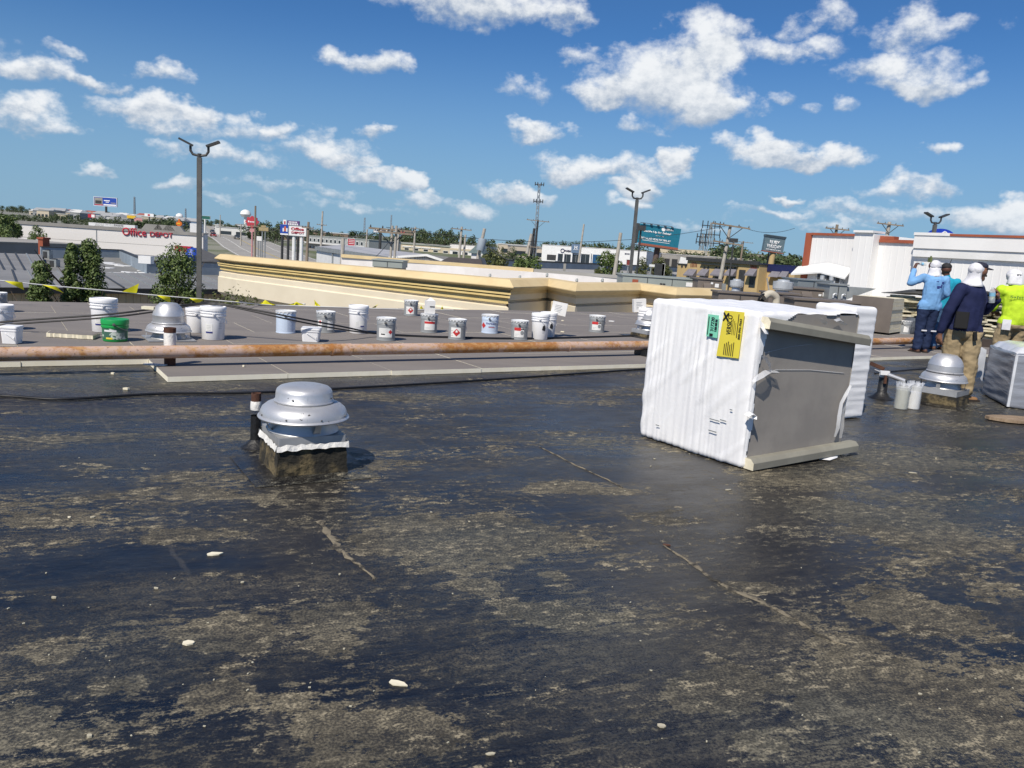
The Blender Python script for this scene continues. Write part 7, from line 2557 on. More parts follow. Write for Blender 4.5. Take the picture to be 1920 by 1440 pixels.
# low brown upstands behind the bundle
for (px0, px1, py0, py1, Y, lb) in ((1346, 1428, 551.5, 566, 22.5, 'low brown curb wall left of the gooseneck vent'), (1440, 1500, 552.5, 570, 22, 'low brown curb wall right of the gooseneck vent'), (1487, 1612, 566, 590, 19.5, 'flat brown board stack behind the top of the white bundle')):
    unit(px0, px1, py0, py1, Y, .8, m_unit, lb, foot=False)
pz_ = thing('cornice_parapet', 'short tan and cream parapet stretch behind the brown board stack', 'parapet')
q0, q1 = at(1497, 559, 24.5), at(1608, 566, 23.5)
MB().extrude([(-.2, -1.0), (-.2, q0.z), (.15, q0.z - .08), (.15, q0.z - .16), (0, q0.z - .2), (0, -1.0)], [q0, q1], mis=[0, 1, 1, 1, 0]).build('cornice', [m_cream, m_tan], pz_)

# ---- stacked full bundle and broken foam pile at the right
q0, q1 = at(1594, 590, 20.2), at(1671, 594, 19.6)
zt_ = at(1632, 556, 20).z
bb = thing('insulation_bundle', 'grey brown faced stack of insulation boards standing left of the broken foam pile', 'bundle', (q0.x, q0.y, TOP), math.atan2((q1 - q0).y, (q1 - q0).x))
ww = (q1 - q0).length
MB().box(0, ww, 0, .012, .05, zt_ - TOP).build('face_board', m_unit, bb)
nl = 9
for k_ in range(nl):
    z0_, z1_ = .05 + (zt_ - TOP - .05) * k_ / nl, .05 + (zt_ - TOP - .05) * (k_ + 1) / nl - .006
    MB().box(.01, ww - .01 * (k_ % 3), .013, 1.1, z0_, z1_).build('board', m_foam, bb)
m_pile = mat('broken_foam', (.66, .60, .42), .9, (.52, .46, .30), 5, bump=.3)
m_pile2 = mat('broken_foam_pale', (.70, .66, .52), .9, (.55, .50, .37), 5, bump=.3)
rp2 = random.Random(31)
pm = []
for k_ in range(7):
    n_ = 12
    L_b, D_b = rp2.uniform(.5, 1.15), rp2.uniform(.3, .6)
    poly = []
    for j_ in range(n_):
        a_ = 2 * math.pi * j_ / n_
        c_, s_ = math.cos(a_), math.sin(a_)
        kx = 1 / max(abs(c_), abs(s_))
        poly.append((c_ * kx * L_b / 2 * rp2.uniform(.86, 1.04), s_ * kx * D_b / 2 * rp2.uniform(.8, 1.05)))
    mb = MB().prism(poly, 0, .046)
    pm.append(mb.mesh('foam_piece', [m_pile if k_ % 2 else m_pile2]))
p0_, p1_ = Vector((10.3, 21.6, 0)), Vector((16.2, 20.0, 0))
dirp = (p1_ - p0_)
Lp = dirp.length
dirp.normalize()
ang = math.atan2(dirp.y, dirp.x)
for lay in range(17):
    z_ = TOP + .004 + lay * .0555
    s_ = rp2.uniform(-.2, .1)
    while s_ < Lp:
        me = rp2.choice(pm)
        jit = rp2.uniform(-.16, .12)
        q_ = p0_ + dirp * s_ + Vector((-dirp.y, dirp.x, 0)) * jit
        o_ = bpy.data.objects.new('foam_piece', me)
        COL.objects.link(o_)
        o_.location = (q_.x, q_.y, z_)
        o_.rotation_euler = (rp2.uniform(-.04, .04), rp2.uniform(-.05, .05), ang + rp2.uniform(-.25, .25))
        side = 'left end' if s_ < Lp * .33 else ('middle' if s_ < Lp * .66 else 'right end')
        hgt_ = 'bottom' if lay < 6 else ('middle' if lay < 12 else 'top')
        tag(o_, 'broken cream foam board piece in the %s layers at the %s of the pile' % (hgt_, side), 'foam piece', 'broken foam pieces, %s layers %s' % (hgt_, side))
        s_ += rp2.uniform(.75, 1.1)
MB_ = MB()
# filler core added behind the pieces so that gaps in the pile read as shade
MB().box(0, Lp, .35, 1.0, .06, .95).build('foam_core', m_pile, None, (p0_.x, p0_.y, 0), ang)
core = COL.objects[-1] if False else bpy.data.objects['foam_core.001'] if 'foam_core.001' in bpy.data.objects else None
if core:
    core.name = 'pile_filler'
    tag(core, 'filler block added behind the broken foam pieces so their gaps read as shade', 'foam block')
# rolled black membrane on top of the pile
m_memb = mat('old_membrane', (.035, .035, .034), .7, (.075, .075, .07), 2.5, bump=.5, bscale=12)
for (u0, u1, y_, zz, h_, lb) in ((-.55, 3.2, -.05, 1.02, .16, 'folded black membrane lying on the left of the foam pile'), (2.6, 6.4, .1, 1.03, .20, 'folded black membrane lying on the right of the foam pile'), (.2, 2.6, -.1, 1.16, .10, 'second fold of black membrane on top of the first')):
    vs_ = []
    n_, k2 = 26, 9
    for i_ in range(n_ + 1):
        f_ = i_ / n_
        x = u0 + (u1 - u0) * f_
        tp_ = min(1, f_ * 4 + .08) * min(1, (1 - f_) * 5 + .25)
        for j_ in range(k2):
            a_ = math.pi * 2 * j_ / k2
            nn_ = nz(Vector((x * 2.5, a_, u0))) * .06
            vs_.append((x, y_ + math.cos(a_) * (.42 + nn_) * (.5 + .5 * tp_), zz + (math.sin(a_) * .5 + .5) * h_ * tp_ + nn_ * .7 * tp_))
    fs_ = [(i_ * k2 + j_, (i_ + 1) * k2 + j_, (i_ + 1) * k2 + (j_ + 1) % k2, i_ * k2 + (j_ + 1) % k2) for i_ in range(n_) for j_ in range(k2)]
    fs_ += [tuple(range(k2)), tuple(reversed(range(n_ * k2, n_ * k2 + k2)))]
    tag(MB().add(vs_, fs_, 0, True).build('membrane_roll', m_memb, None, (p0_.x, p0_.y, 0), ang), lb, 'membrane')
q0 = at(1700, 555, 21.0)
tag(MB().box(0, 1.8, 0, .03, 0, .40).build('edge_board', m_unit, None, (at(1655, 600, 20.8).x, 20.8, TOP), R(-12)), 'dark brown board edge standing at the foot of the foam pile', 'board')
tag(MB().box(0, 2.6, 0, .25, 0, .17).build('timber', mat('dark_timber', (.06, .045, .038), .9), None, (at(1785, 632, 18.2).x, 18.2, TOP), R(-6)), 'dark timber at the foot of the foam pile between the workers', 'timber')
tag(MB().lathe([(.14, 0), (.20, .1), (.20, .34), (.12, .40), (.02, .42)], 18).build('dark_sack', mat('grey_sack', (.12, .135, .155), .45, (.07, .08, .095), 5, bump=.6), None, G(1712, 627, TOP) + Vector((0, .2, 0))), 'dark grey plastic sack beside the legs of the man in light blue', 'sack')
# ================================================================ workers
m_skin = mat('skin_tan', (.24, .115, .070), .55, (.20, .095, .058), 8)
m_skin2 = mat('skin_dark', (.115, .048, .032), .55, (.09, .04, .027), 8)


def cloth(name, c, c2=None):
    return mat(name, c, .85, c2 or tuple(x * .78 for x in c), 5, bump=.35, bscale=14, spec=.2)


m_shirtA = cloth('shirt_light_blue', (.20, .41, .72))
m_jeans = cloth('jeans_navy', (.022, .035, .085))
m_shirtB = cloth('shirt_navy', (.018, .024, .075))
m_khaki = cloth('khaki', (.40, .31, .185))
m_shirtC = cloth('shirt_lime', (.56, .80, .04))
m_teal2 = cloth('shirt_teal', (.02, .33, .48))
m_scarf = cloth('scarf_white', (.80, .80, .82), (.62, .62, .66))
m_boot = mat('boot_leather', (.30, .165, .075), .75, (.22, .12, .055), 9)
m_boot2 = mat('boot_brown', (.13, .06, .035), .7, (.09, .045, .03), 9)
m_belt = mat('tool_belt', (.007, .007, .008), .8)
m_sole = mat('boot_sole', (.03, .022, .018), .8)


def capsule(bm_, a_, b_, ra_, rb_, sq=None, seg=14):
    "tapered limb; sq = (axis, factor) flattens the section"
    a_, b_ = Vector(a_), Vector(b_)
    d_ = b_ - a_
    L = max(d_.length, 1e-4)
    q_ = d_.to_track_quat('Z', 'Y').to_matrix() if d_.length > 1e-4 else Matrix.Identity(3)
    rings = []
    prof_ = []
    for k_ in range(5):
        t_ = math.pi / 2 * k_ / 4
        prof_.append((ra_ * math.sin(t_), -ra_ * math.cos(t_)))
    for k_ in range(5):
        t_ = math.pi / 2 * k_ / 4
        prof_.append((rb_ * math.cos(t_), L + rb_ * math.sin(t_)))
    for (r_, z_) in prof_:
        ring = []
        for j_ in range(seg):
            t_ = 2 * math.pi * j_ / seg
            o_ = q_ @ Vector((max(r_, 1e-4) * math.cos(t_), max(r_, 1e-4) * math.sin(t_), z_))
            if sq is not None:
                ax_, f_ = sq
                ax_ = Vector(ax_)
                c_ = o_.dot(ax_) * ax_
                o_ = o_ + c_ * (f_ - 1)
            ring.append(bm_.verts.new(a_ + o_))
        rings.append(ring)
    for i_ in range(len(rings) - 1):
        for j_ in range(seg):
            bm_.faces.new((rings[i_][j_], rings[i_][(j_ + 1) % seg], rings[i_ + 1][(j_ + 1) % seg], rings[i_ + 1][j_]))
    bm_.faces.new(list(reversed(rings[0])))
    bm_.faces.new(rings[-1])


def seg_dist(P_, a_, b_):
    a_, b_ = np.array(a_), np.array(b_)
    d_ = b_ - a_
    t_ = np.clip(((P_ - a_) @ d_) / max(d_ @ d_, 1e-9), 0, 1)
    return np.linalg.norm(P_ - (a_ + t_[:, None] * d_), axis=1), t_


def person_mesh(prims, mats, voxel, fold, hem, cx):
    "prims: (a, b, ra, rb, material index, flatten) -> one continuous skin"
    bm_ = bmesh.new()
    for (a_, b_, ra_, rb_, mi_, sq) in prims:
        capsule(bm_, a_, b_, ra_, rb_, sq)
    me0 = bpy.data.meshes.new('body')
    bm_.to_mesh(me0)
    bm_.free()
    ob = bpy.data.objects.new('body', me0)
    COL.objects.link(ob)
    md = ob.modifiers.new('remesh', 'REMESH')
    md.mode = 'VOXEL'
    md.voxel_size = voxel
    md2 = ob.modifiers.new('smooth', 'SMOOTH')
    md2.factor, md2.iterations = .5, 3
    dg = bpy.context.evaluated_depsgraph_get()
    me = bpy.data.meshes.new_from_object(ob.evaluated_get(dg))
    bpy.data.objects.remove(ob)
    n_ = len(me.vertices)
    co = np.empty(n_ * 3)
    me.vertices.foreach_get('co', co)
    co = co.reshape(-1, 3)
    fc = np.empty(len(me.polygons) * 3)
    me.polygons.foreach_get('center', fc)
    fc = fc.reshape(-1, 3)

    def owner(P_):
        best = np.full(len(P_), 1e9)
        own = np.zeros(len(P_), int)
        for k_, (a_, b_, ra_, rb_, mi_, sq) in enumerate(prims):
            d_, t_ = seg_dist(P_, a_, b_)
            s_ = d_ - (ra_ + (rb_ - ra_) * t_)
            u_ = s_ < best
            best[u_] = s_[u_]
            own[u_] = mi_
        return own
    own = owner(fc)
    vo = owner(co)
    for P_, o_ in ((fc, own), (co, vo)):
        near = np.abs(P_[:, 0] - cx) < .235
        o_[near & (o_ == 1) & (P_[:, 2] < hem)] = 2
        o_[near & (o_ == 2) & (P_[:, 2] >= hem)] = 1
    nrm = np.empty(n_ * 3)
    me.vertices.foreach_get('normal', nrm)
    nrm = nrm.reshape(-1, 3)
    for i_ in range(n_):
        amp, kx, kz = fold.get(int(vo[i_]), (0, 1, 1))
        if amp:
            p_ = co[i_]
            v_ = mnoise.noise(Vector((p_[0] * kx, p_[1] * kx, p_[2] * kz))) + .5 * mnoise.noise(Vector((p_[0] * kx * 2.3 + 5, p_[1] * kx * 2.3, p_[2] * kz * 2.1)))
            co[i_] += nrm[i_] * amp * v_
    me.vertices.foreach_set('co', co.ravel())
    me.materials.clear()
    for mt_ in mats:
        me.materials.append(mt_)
    me.polygons.foreach_set('material_index', own.astype(np.int32))
    me.polygons.foreach_set('use_smooth', np.ones(len(me.polygons), bool))
    me.update()
    return me


def hand(prims, wrist, dirn, palm_n, s_, mi_, curl=.6, thumb_side=1):
    "palm, four unequal fingers and a thumb, as capsules"
    w_ = Vector(wrist)
    d_ = Vector(dirn).normalized()
    n_ = Vector(palm_n).normalized()
    sd_ = d_.cross(n_).normalized()
    k_ = s_
    prims.append((w_, w_ + d_ * .05 * k_, .026 * k_, .030 * k_, mi_, None))
    for f_, L in ((-.03, .062), (-.01, .074), (.010, .078), (.030, .066)):
        b_ = w_ + d_ * .082 * k_ + sd_ * f_ * k_
        prims.append((w_ + d_ * .03 * k_ + sd_ * f_ * .6 * k_, b_, .014 * k_, .0125 * k_, mi_, None))
        m1 = b_ + (d_ * math.cos(curl) + n_ * math.sin(curl)) * L * .5 * k_
        m2 = m1 + (d_ * math.cos(curl * 2.4) + n_ * math.sin(curl * 2.4)) * L * .5 * k_
        prims.append((b_, m1, .0125 * k_, .011 * k_, mi_, None))
        prims.append((m1, m2, .011 * k_, .0095 * k_, mi_, None))
    tb = w_ + d_ * .025 * k_ + sd_ * .028 * k_ * thumb_side
    t1 = tb + (d_ * .6 + sd_ * .55 * thumb_side + n_ * .5).normalized() * .045 * k_
    t2 = t1 + (d_ * .75 + n_ * .6).normalized() * .034 * k_
    prims.append((tb, t1, .016 * k_, .013 * k_, mi_, None))
    prims.append((t1, t2, .013 * k_, .010 * k_, mi_, None))


def torso(prims, pelvis, chest, neck, head, w_, mi_shirt, mi_skin, sh_l, sh_r, head_d=(0, 1, 0), belly=.0, hips=.165, mi_head=None):
    P_, C_, N_, H_ = map(Vector, (pelvis, chest, neck, head))
    sx = (Vector(sh_r) - Vector(sh_l)).normalized()
    prims.append((P_ + Vector((0, 0, .03)), (P_ + C_) / 2, hips, .155 + belly, mi_shirt, ((0, 1, 0), .80)))
    prims.append(((P_ + C_) / 2, C_, .155 + belly, .168 * w_, mi_shirt, ((0, 1, 0), .76)))
    prims.append((Vector(sh_l) * .75 + C_ * .25, Vector(sh_r) * .75 + C_ * .25, .088, .088, mi_shirt, None))
    prims.append((C_, N_, .12, .066, mi_shirt, None))
    prims.append((N_ - Vector((0, 0, .02)), (N_ + H_) / 2, .058, .056, mi_skin, None))
    hd = Vector(head_d).normalized()
    prims.append((H_ - hd * .018 + Vector((0, 0, .015)), H_ + hd * .022 + Vector((0, 0, .025)), .089, .083, mi_skin if mi_head is None else mi_head, None))
    prims.append((H_ + hd * .03 - Vector((0, 0, .035)), H_ + hd * .05 - Vector((0, 0, .065)), .058, .042, mi_skin if mi_head is None else mi_head, None))
    prims.append((H_ + hd * .095 + Vector((0, 0, .005)), H_ + hd * .108 - Vector((0, 0, .022)), .010, .015, mi_skin, None))
    return hd


def lobed(center, rx, ry, rz_, n_noise, seed, zmin=-1.0, seg=22, amp=.08):
    vs_, fs_ = [], []
    for i_ in range(seg + 1):
        t_ = math.pi * i_ / seg
        for j_ in range(seg):
            p_ = 2 * math.pi * j_ / seg
            q_ = Vector((math.sin(t_) * math.cos(p_), math.sin(t_) * math.sin(p_), math.cos(t_)))
            q_.z = max(q_.z, zmin)
            f_ = 1 + amp * mnoise.noise(q_ * n_noise + Vector((seed, 0, 0))) + amp * .55 * mnoise.noise(Vector((q_.x * 3, q_.y * 3, q_.z * 9 + q_.x * 4 + seed)))
            vs_.append((center[0] + q_.x * rx * f_, center[1] + q_.y * ry * f_, center[2] + q_.z * rz_ * f_))
    for i_ in range(seg):
        for j_ in range(seg):
            fs_.append((i_ * seg + j_, (i_ + 1) * seg + j_, (i_ + 1) * seg + (j_ + 1) % seg, i_ * seg + (j_ + 1) % seg))
    return MB().add(vs_, fs_, 0, True)


def drape(center, pts_, mt_, par, name, th_=.006):
    "cloth sheet through rows of points"
    n_ = len(pts_[0])
    vs_ = [tuple(p_) for row in pts_ for p_ in row]
    mb_ = MB().add(vs_, [(i_ * n_ + j_, i_ * n_ + j_ + 1, (i_ + 1) * n_ + j_ + 1, (i_ + 1) * n_ + j_) for i_ in range(len(pts_) - 1) for j_ in range(n_ - 1)], 0, True)
    o_ = mb_.build(name, mt_, par)
    sm_ = o_.modifiers.new('solid', 'SOLIDIFY')
    sm_.thickness = th_
    sm_.offset = 1
    return o_


def leg(prims, hip, knee, ankle, mi_, toe, mi_boot, r_=(.105, .078, .066)):
    hip, knee, ankle, toe = map(Vector, (hip, knee, ankle, toe))
    prims.append((hip, knee, r_[0], r_[1], mi_, None))
    prims.append((knee, ankle + Vector((0, 0, .02)), r_[1], r_[2], mi_, None))
    prims.append((ankle, ankle - Vector((0, 0, .055)), .052, .048, mi_boot, None))
    f_ = toe - ankle
    f_.z = 0
    f_ = f_.normalized()
    z_ = ankle.z - .062
    base = Vector((ankle.x, ankle.y, z_))
    prims.append((base - f_ * .04, base + f_ * .14 - Vector((0, 0, .008)), .040, .036, mi_boot, None))


def soles(par, feet, mt_):
    for (ank, toe, zb_) in feet:
        f_ = (Vector(toe) - Vector(ank))
        f_.z = 0
        f_.normalize()
        MB().box(-.075, .185, -.045, .045, 0.0, .022).build('boot_sole', mt_, par, (ank[0], ank[1], zb_), math.atan2(f_.y, f_.x))


def bottle(loc, rot, label, name='water_bottle', s_=1.0):
    t_ = thing(name, label, 'water bottle', loc)
    t_.rotation_euler = rot
    MB().lathe([(.002, 0), (.029 * s_, .002), (.031 * s_, .01), (.031 * s_, .06), (.029 * s_, .07), (.031 * s_, .08), (.031 * s_, .135), (.026 * s_, .155), (.013 * s_, .18), (.012 * s_, .195)], 18).build('bottle_wall', mat('bottle_plastic', (.82, .88, .90), .08, spec=.6, alpha=.4), t_)
    MB().lathe([(.0315 * s_, .085), (.0315 * s_, .13)], 18).build('bottle_label', mat('bottle_label', (.25, .52, .72), .4), t_)
    return t_


FOLD = {1: (.010, 9, 7), 2: (.012, 9, 11), 0: (0, 1, 1), 3: (0, 1, 1)}


# --- man in light blue, seen from behind, drinking
def man_blue():
    f_ = G(1727, 661, TOP)
    t_ = thing('person', 'worker in light blue shirt and navy trousers drinking, seen from behind', 'person', (f_.x, f_.y, TOP))
    pr = []
    kz = .985
    pel, che, nek, hed = (.03, 0, .93), (.06, .03, 1.36), (.05, .06, 1.52), (.035, .085, 1.665)
    shl, shr = (-.15, .05, 1.46), (.27, .03, 1.44)
    torso(pr, pel, che, nek, hed, 1.12, 1, 0, shl, shr, (-.45, .75, .25), .03, .17)
    # left arm raised with bottle, right arm folded in front
    pr.append((shl, (-.36, .12, 1.33), .080, .066, 1, None))
    pr.append(((-.36, .12, 1.33), (-.285, .20, 1.585), .064, .047, 1, None))
    hand(pr, (-.275, .205, 1.63), (.25, .05, 1), (1, .2, -.2), 1.0, 0, .8, 1)
    pr.append(((-.285, .20, 1.585), (-.275, .205, 1.64), .033, .03, 0, None))
    pr.append((shr, (.33, .02, 1.17), .080, .068, 1, None))
    pr.append(((.33, .02, 1.17), (.24, .22, 1.02), .062, .048, 1, None))
    hand(pr, (.22, .24, 1.0), (-.6, .4, -.3), (0, -1, 0), 1.0, 0, .6, 1)
    leg(pr, (-.08, 0, .90), (-.085, .02, .50), (-.10, .0, .10), 2, (-.16, .25, 0), 3, (.122, .094, .085))
    leg(pr, (.12, 0, .90), (.10, .03, .50), (.085, .05, .10), 2, (.10, .30, 0), 3, (.122, .094, .085))
    pr.append(((-.06, 0, .92), (.12, 0, .92), .135, .135, 2, None))
    pr.append(((.035, 0, .93), (.05, .01, 1.12), .178, .175, 1, ((0, 1, 0), .84)))
    me = person_mesh(pr, [m_skin2, m_shirtA, m_jeans, m_boot2], .011, FOLD, .85, .04)
    child('body', me, t_)
    soles(t_, (((-.10, .0, .1), (-.16, .25, 0), .0), ((.085, .05, .1), (.10, .30, 0), .0)), m_sole)
    lobed((.055, .075, 1.70), .105, .112, .105, 3, 3, -.75, amp=.07).build('head_scarf', m_scarf, t_)
    rows = []
    for i_ in range(6):
        f2 = i_ / 5
        row = []
        for j_ in range(9):
            a_ = R(-200) + R(190) * j_ / 8
            r_ = .098 + .045 * f2 ** 1.5 + .008 * math.sin(j_ * 2.1 + i_)
            row.append((.055 + r_ * math.cos(a_), .07 + r_ * math.sin(a_), 1.66 - .17 * f2 + .008 * math.sin(j_ * 1.7)))
        rows.append(row)
    drape(None, rows, m_scarf, t_, 'scarf_tail')
    # cap peaks / tied corners sticking up
    MB().box(-.02, .02, -.05, .05, 0, .09).build('cap_peak', mat('cap_olive', (.14, .17, .06), .8), t_, (-.045, .12, 1.76))
    MB().box(-.012, .012, -.012, .012, 0, .10).build('knot_end', mat('cap_olive', (.14, .17, .06), .8), t_, (-.025, .14, 1.78))
    # print on the back of the shirt
    for (x, z, w_, h_) in ((.05, 1.40, .05, .012), (.16, 1.385, .05, .03), (.10, 1.30, .10, .03), (.08, 1.27, .05, .014), (.14, 1.335, .03, .03)):
        mb_ = MB()
        n_ = 4
        vs_ = []
        for i_ in range(n_ + 1):
            xx = x - w_ / 2 + w_ * i_ / n_
            y_ = .03 - .137 * math.sqrt(max(.05, 1 - ((xx - .06) / .24) ** 2))
            vs_ += [(xx, y_ - .012, z - h_ / 2), (xx, y_ - .012, z + h_ / 2)]
        mb_.add(vs_, [(2 * i_, 2 * i_ + 2, 2 * i_ + 3, 2 * i_ + 1) for i_ in range(n_)])
        mb_.build('shirt_print', m_labn, t_)
    for x in (-.055, .13):
        MB().box(x - .05, x + .05, -.10, -.085, .43, .455).build('knee_strap', m_scarf, t_)
    bl_ = bottle(Vector((f_.x - .245, f_.y + .215, TOP + 1.735)), (0, R(100), 0), 'clear water bottle held up to drink by the man in light blue')
    return t_


# --- man in navy, side on, bottle in hand
def man_navy():
    f_ = G(1803, 750, 0)
    t_ = thing('person', 'worker in navy long sleeved top and khaki trousers holding a water bottle', 'person', (f_.x - .10, f_.y, 0))
    pr = []
    pel, che, nek, hed = (-.03, 0, .92), (-.01, 0, 1.33), (.03, .02, 1.50), (.065, .03, 1.635)
    shl, shr = (-.17, -.06, 1.42), (.14, .10, 1.42)
    torso(pr, pel, che, nek, hed, 1.10, 1, 0, shl, shr, (.96, .10, -.12), .045, .175)
    pr.append((shl, (-.29, -.08, 1.14), .082, .070, 1, None))
    pr.append(((-.29, -.08, 1.14), (-.335, -.05, .885), .068, .050, 1, None))
    pr.append(((-.335, -.05, .885), (-.335, -.045, .84), .034, .032, 0, None))
    hand(pr, (-.335, -.045, .835), (.02, .05, -1), (.8, .5, 0), 1.08, 0, .55, -1)
    pr.append((shr, (.245, .08, 1.17), .080, .070, 1, None))
    pr.append(((.245, .08, 1.17), (.285, -.08, 1.31), .066, .050, 1, None))
    pr.append(((.285, -.08, 1.31), (.275, -.10, 1.34), .033, .031, 0, None))
    hand(pr, (.275, -.105, 1.345), (-.35, -.2, .9), (-.9, .2, -.2), 1.05, 0, .75, 1)
    leg(pr, (-.12, .03, .88), (-.10, .05, .48), (-.09, .08, .09), 2, (.1, .2, 0), 3, (.128, .100, .088))
    leg(pr, (.07, -.03, .88), (.095, -.045, .48), (.115, -.03, .09), 2, (.36, -.01, 0), 3, (.128, .100, .086))
    pr.append(((-.10, .02, .90), (.06, -.01, .90), .145, .145, 2, None))
    pr.append(((-.02, 0, .95), (-.015, 0, 1.12), .196, .188, 1, ((0, 1, 0), .86)))
    me = person_mesh(pr, [m_skin, m_shirtB, m_khaki, m_boot], .010, {0: (0, 1, 1), 1: (.010, 8, 7), 2: (.016, 8, 10), 3: (0, 1, 1)}, .90, -.02)
    child('body', me, t_)
    soles(t_, (((-.09, .08, .09), (.1, .2, 0), 0), ((.115, -.03, .09), (.36, -.01, 0), 0)), m_sole)
    lobed((.028, .028, 1.672), .094, .096, .088, 3, 8, -.6, amp=.05).build('head_scarf', m_scarf, t_)
    lobed((.072, .035, 1.715), .098, .084, .056, 3, 2, -.15, amp=.03).build('cap_crown', mat('cap_navy', (.02, .022, .045), .8), t_)
    M_ = Matrix.Rotation(R(2), 4, 'Z')
    mb_ = MB()
    vs_ = []
    for i_ in range(9):
        a_ = R(-75) + R(150) * i_ / 8
        vs_ += [M_ @ Vector((.075 * math.cos(a_), .085 * math.sin(a_), 0)), M_ @ Vector((.075 * math.cos(a_) + .085 * max(0, math.cos(a_)) ** .7, .085 * math.sin(a_), -.022))]
    mb_.add(vs_, [(2 * i_, 2 * i_ + 2, 2 * i_ + 3, 2 * i_ + 1) for i_ in range(8)], 0, True)
    o_ = mb_.build('cap_peak', mat('cap_navy', (.02, .022, .045), .8), t_, (.085, .035, 1.700))
    o_.modifiers.new('solid', 'SOLIDIFY').thickness = .008
    rows = []
    for i_ in range(8):
        f2 = i_ / 7
        row = []
        for j_ in range(11):
            a_ = R(100) + R(190) * j_ / 10
            r_ = .097 + .007 * math.sin(j_ * 1.9 + i_ * .7) + (.045 * max(0, f2 - .55) / .45) - .015 * math.sin(math.pi * min(1, f2 / .8))
            row.append((.028 + r_ * math.cos(a_) * (1.0 + .25 * f2 * f2), .025 + r_ * math.sin(a_), 1.70 - .235 * f2))
        rows.append(row)
    drape(None, rows, m_scarf, t_, 'scarf_tail')
    MB().box(-.075, .075, -.03, .03, -.10, .11).build('radio_pouch', m_belt, t_, (-.17, -.185, 1.03), R(-20), bevel=.012)
    MB().box(-.02, .02, -.012, .012, -.11, .0).build('glove', m_belt, t_, (.02, -.185, .90), R(10)).rotation_euler = (0, R(-12), 0)
    MB().beam((.13, -.15, .82), (.20, -.10, .89), .02, .012).build('pocket_opening', m_belt, t_)
    bottle(Vector((f_.x - .10 + .19, f_.y - .145, 1.275)), (R(4), R(-8), 0), 'clear water bottle with blue label in the hand of the man in navy', s_=1.15)
    return t_


# --- man in lime at the right edge, from behind
def man_lime():
    Y = 12.0
    x_ = at(1899, 600, Y).x
    t_ = thing('person', 'worker in lime safety shirt with white head scarf seen from behind at the right edge', 'person', (x_, Y, TOP))
    pr = []
    pel, che, nek, hed = (.03, 0, .90), (.02, .06, 1.28), (.0, .10, 1.43), (-.005, .15, 1.545)
    shl, shr = (-.19, .08, 1.36), (.23, .06, 1.37)
    torso(pr, pel, che, nek, hed, 1.14, 1, 0, shl, shr, (.1, .95, -.3), .03, .175)
    pr.append((shl, (-.21, .20, 1.10), .082, .066, 1, None))
    pr.append(((-.21, .20, 1.10), (-.10, .36, 1.02), .054, .036, 0, None))
    hand(pr, (-.08, .38, 1.02), (.8, .5, 0), (0, -.3, -1), 1.0, 0, .6, 1)
    pr.append((shr, (.29, .16, 1.10), .082, .066, 1, None))
    pr.append(((.29, .16, 1.10), (.18, .34, 1.0), .054, .036, 0, None))
    hand(pr, (.16, .36, 1.0), (-.8, .5, 0), (0, -.3, -1), 1.0, 0, .6, -1)
    leg(pr, (-.09, 0, .86), (-.11, .06, .47), (-.12, .0, .10), 2, (-.15, .25, 0), 3, (.122, .096, .084))
    leg(pr, (.12, 0, .86), (.13, .06, .47), (.15, .0, .10), 2, (.2, .25, 0), 3, (.122, .096, .084))
    pr.append(((-.06, 0, .88), (.11, 0, .88), .145, .145, 2, None))
    pr.append(((.03, 0, .95), (.03, .02, 1.10), .188, .182, 1, ((0, 1, 0), .86)))
    me = person_mesh(pr, [m_skin, m_shirtC, m_khaki, m_boot], .011, {0: (0, 1, 1), 1: (.011, 8, 7), 2: (.018, 8, 10), 3: (0, 1, 1)}, .87, .03)
    child('body', me, t_)
    soles(t_, (((-.12, 0, .1), (-.15, .25, 0), 0), ((.15, 0, .1), (.2, .25, 0), 0)), m_sole)
    lobed((-.005, .135, 1.585), .108, .115, .10, 3, 5, -.9, amp=.08).build('head_scarf', m_scarf, t_)
    MB().box(-.03, .03, -.004, .004, -.006, .008).build('cap_slot', m_belt, t_, (-.01, .018, 1.60))
    rows = []
    for i_ in range(6):
        f2 = i_ / 5
        rows.append([(-.005 + (.10 + .03 * f2) * math.cos(R(190) + R(160) * j_ / 8), .12 + (.10 + .03 * f2 + .008 * math.sin(j_ * 2 + i_)) * math.sin(R(190) + R(160) * j_ / 8), 1.60 - .15 * f2) for j_ in range(9)])
    drape(None, rows, m_scarf, t_, 'scarf_tail')
    me = text_mesh('Safety First', .05, mat('print_green', (.05, .16, .03), .7), 0, .01, .42)
    for v_ in me.vertices:
        xx = v_.co.x + .06
        v_.co.y = .04 - .142 * math.sqrt(max(.05, 1 - ((xx - .02) / .27) ** 2)) - .018
        v_.co.x = xx
        v_.co.z += 1.27
    child('shirt_print', me, t_)
    MB().box(-.06, .05, -.012, .012, -.09, .06).build('rag', m_scarf, t_, (-.155, -.13, .88), R(-25))
    return t_


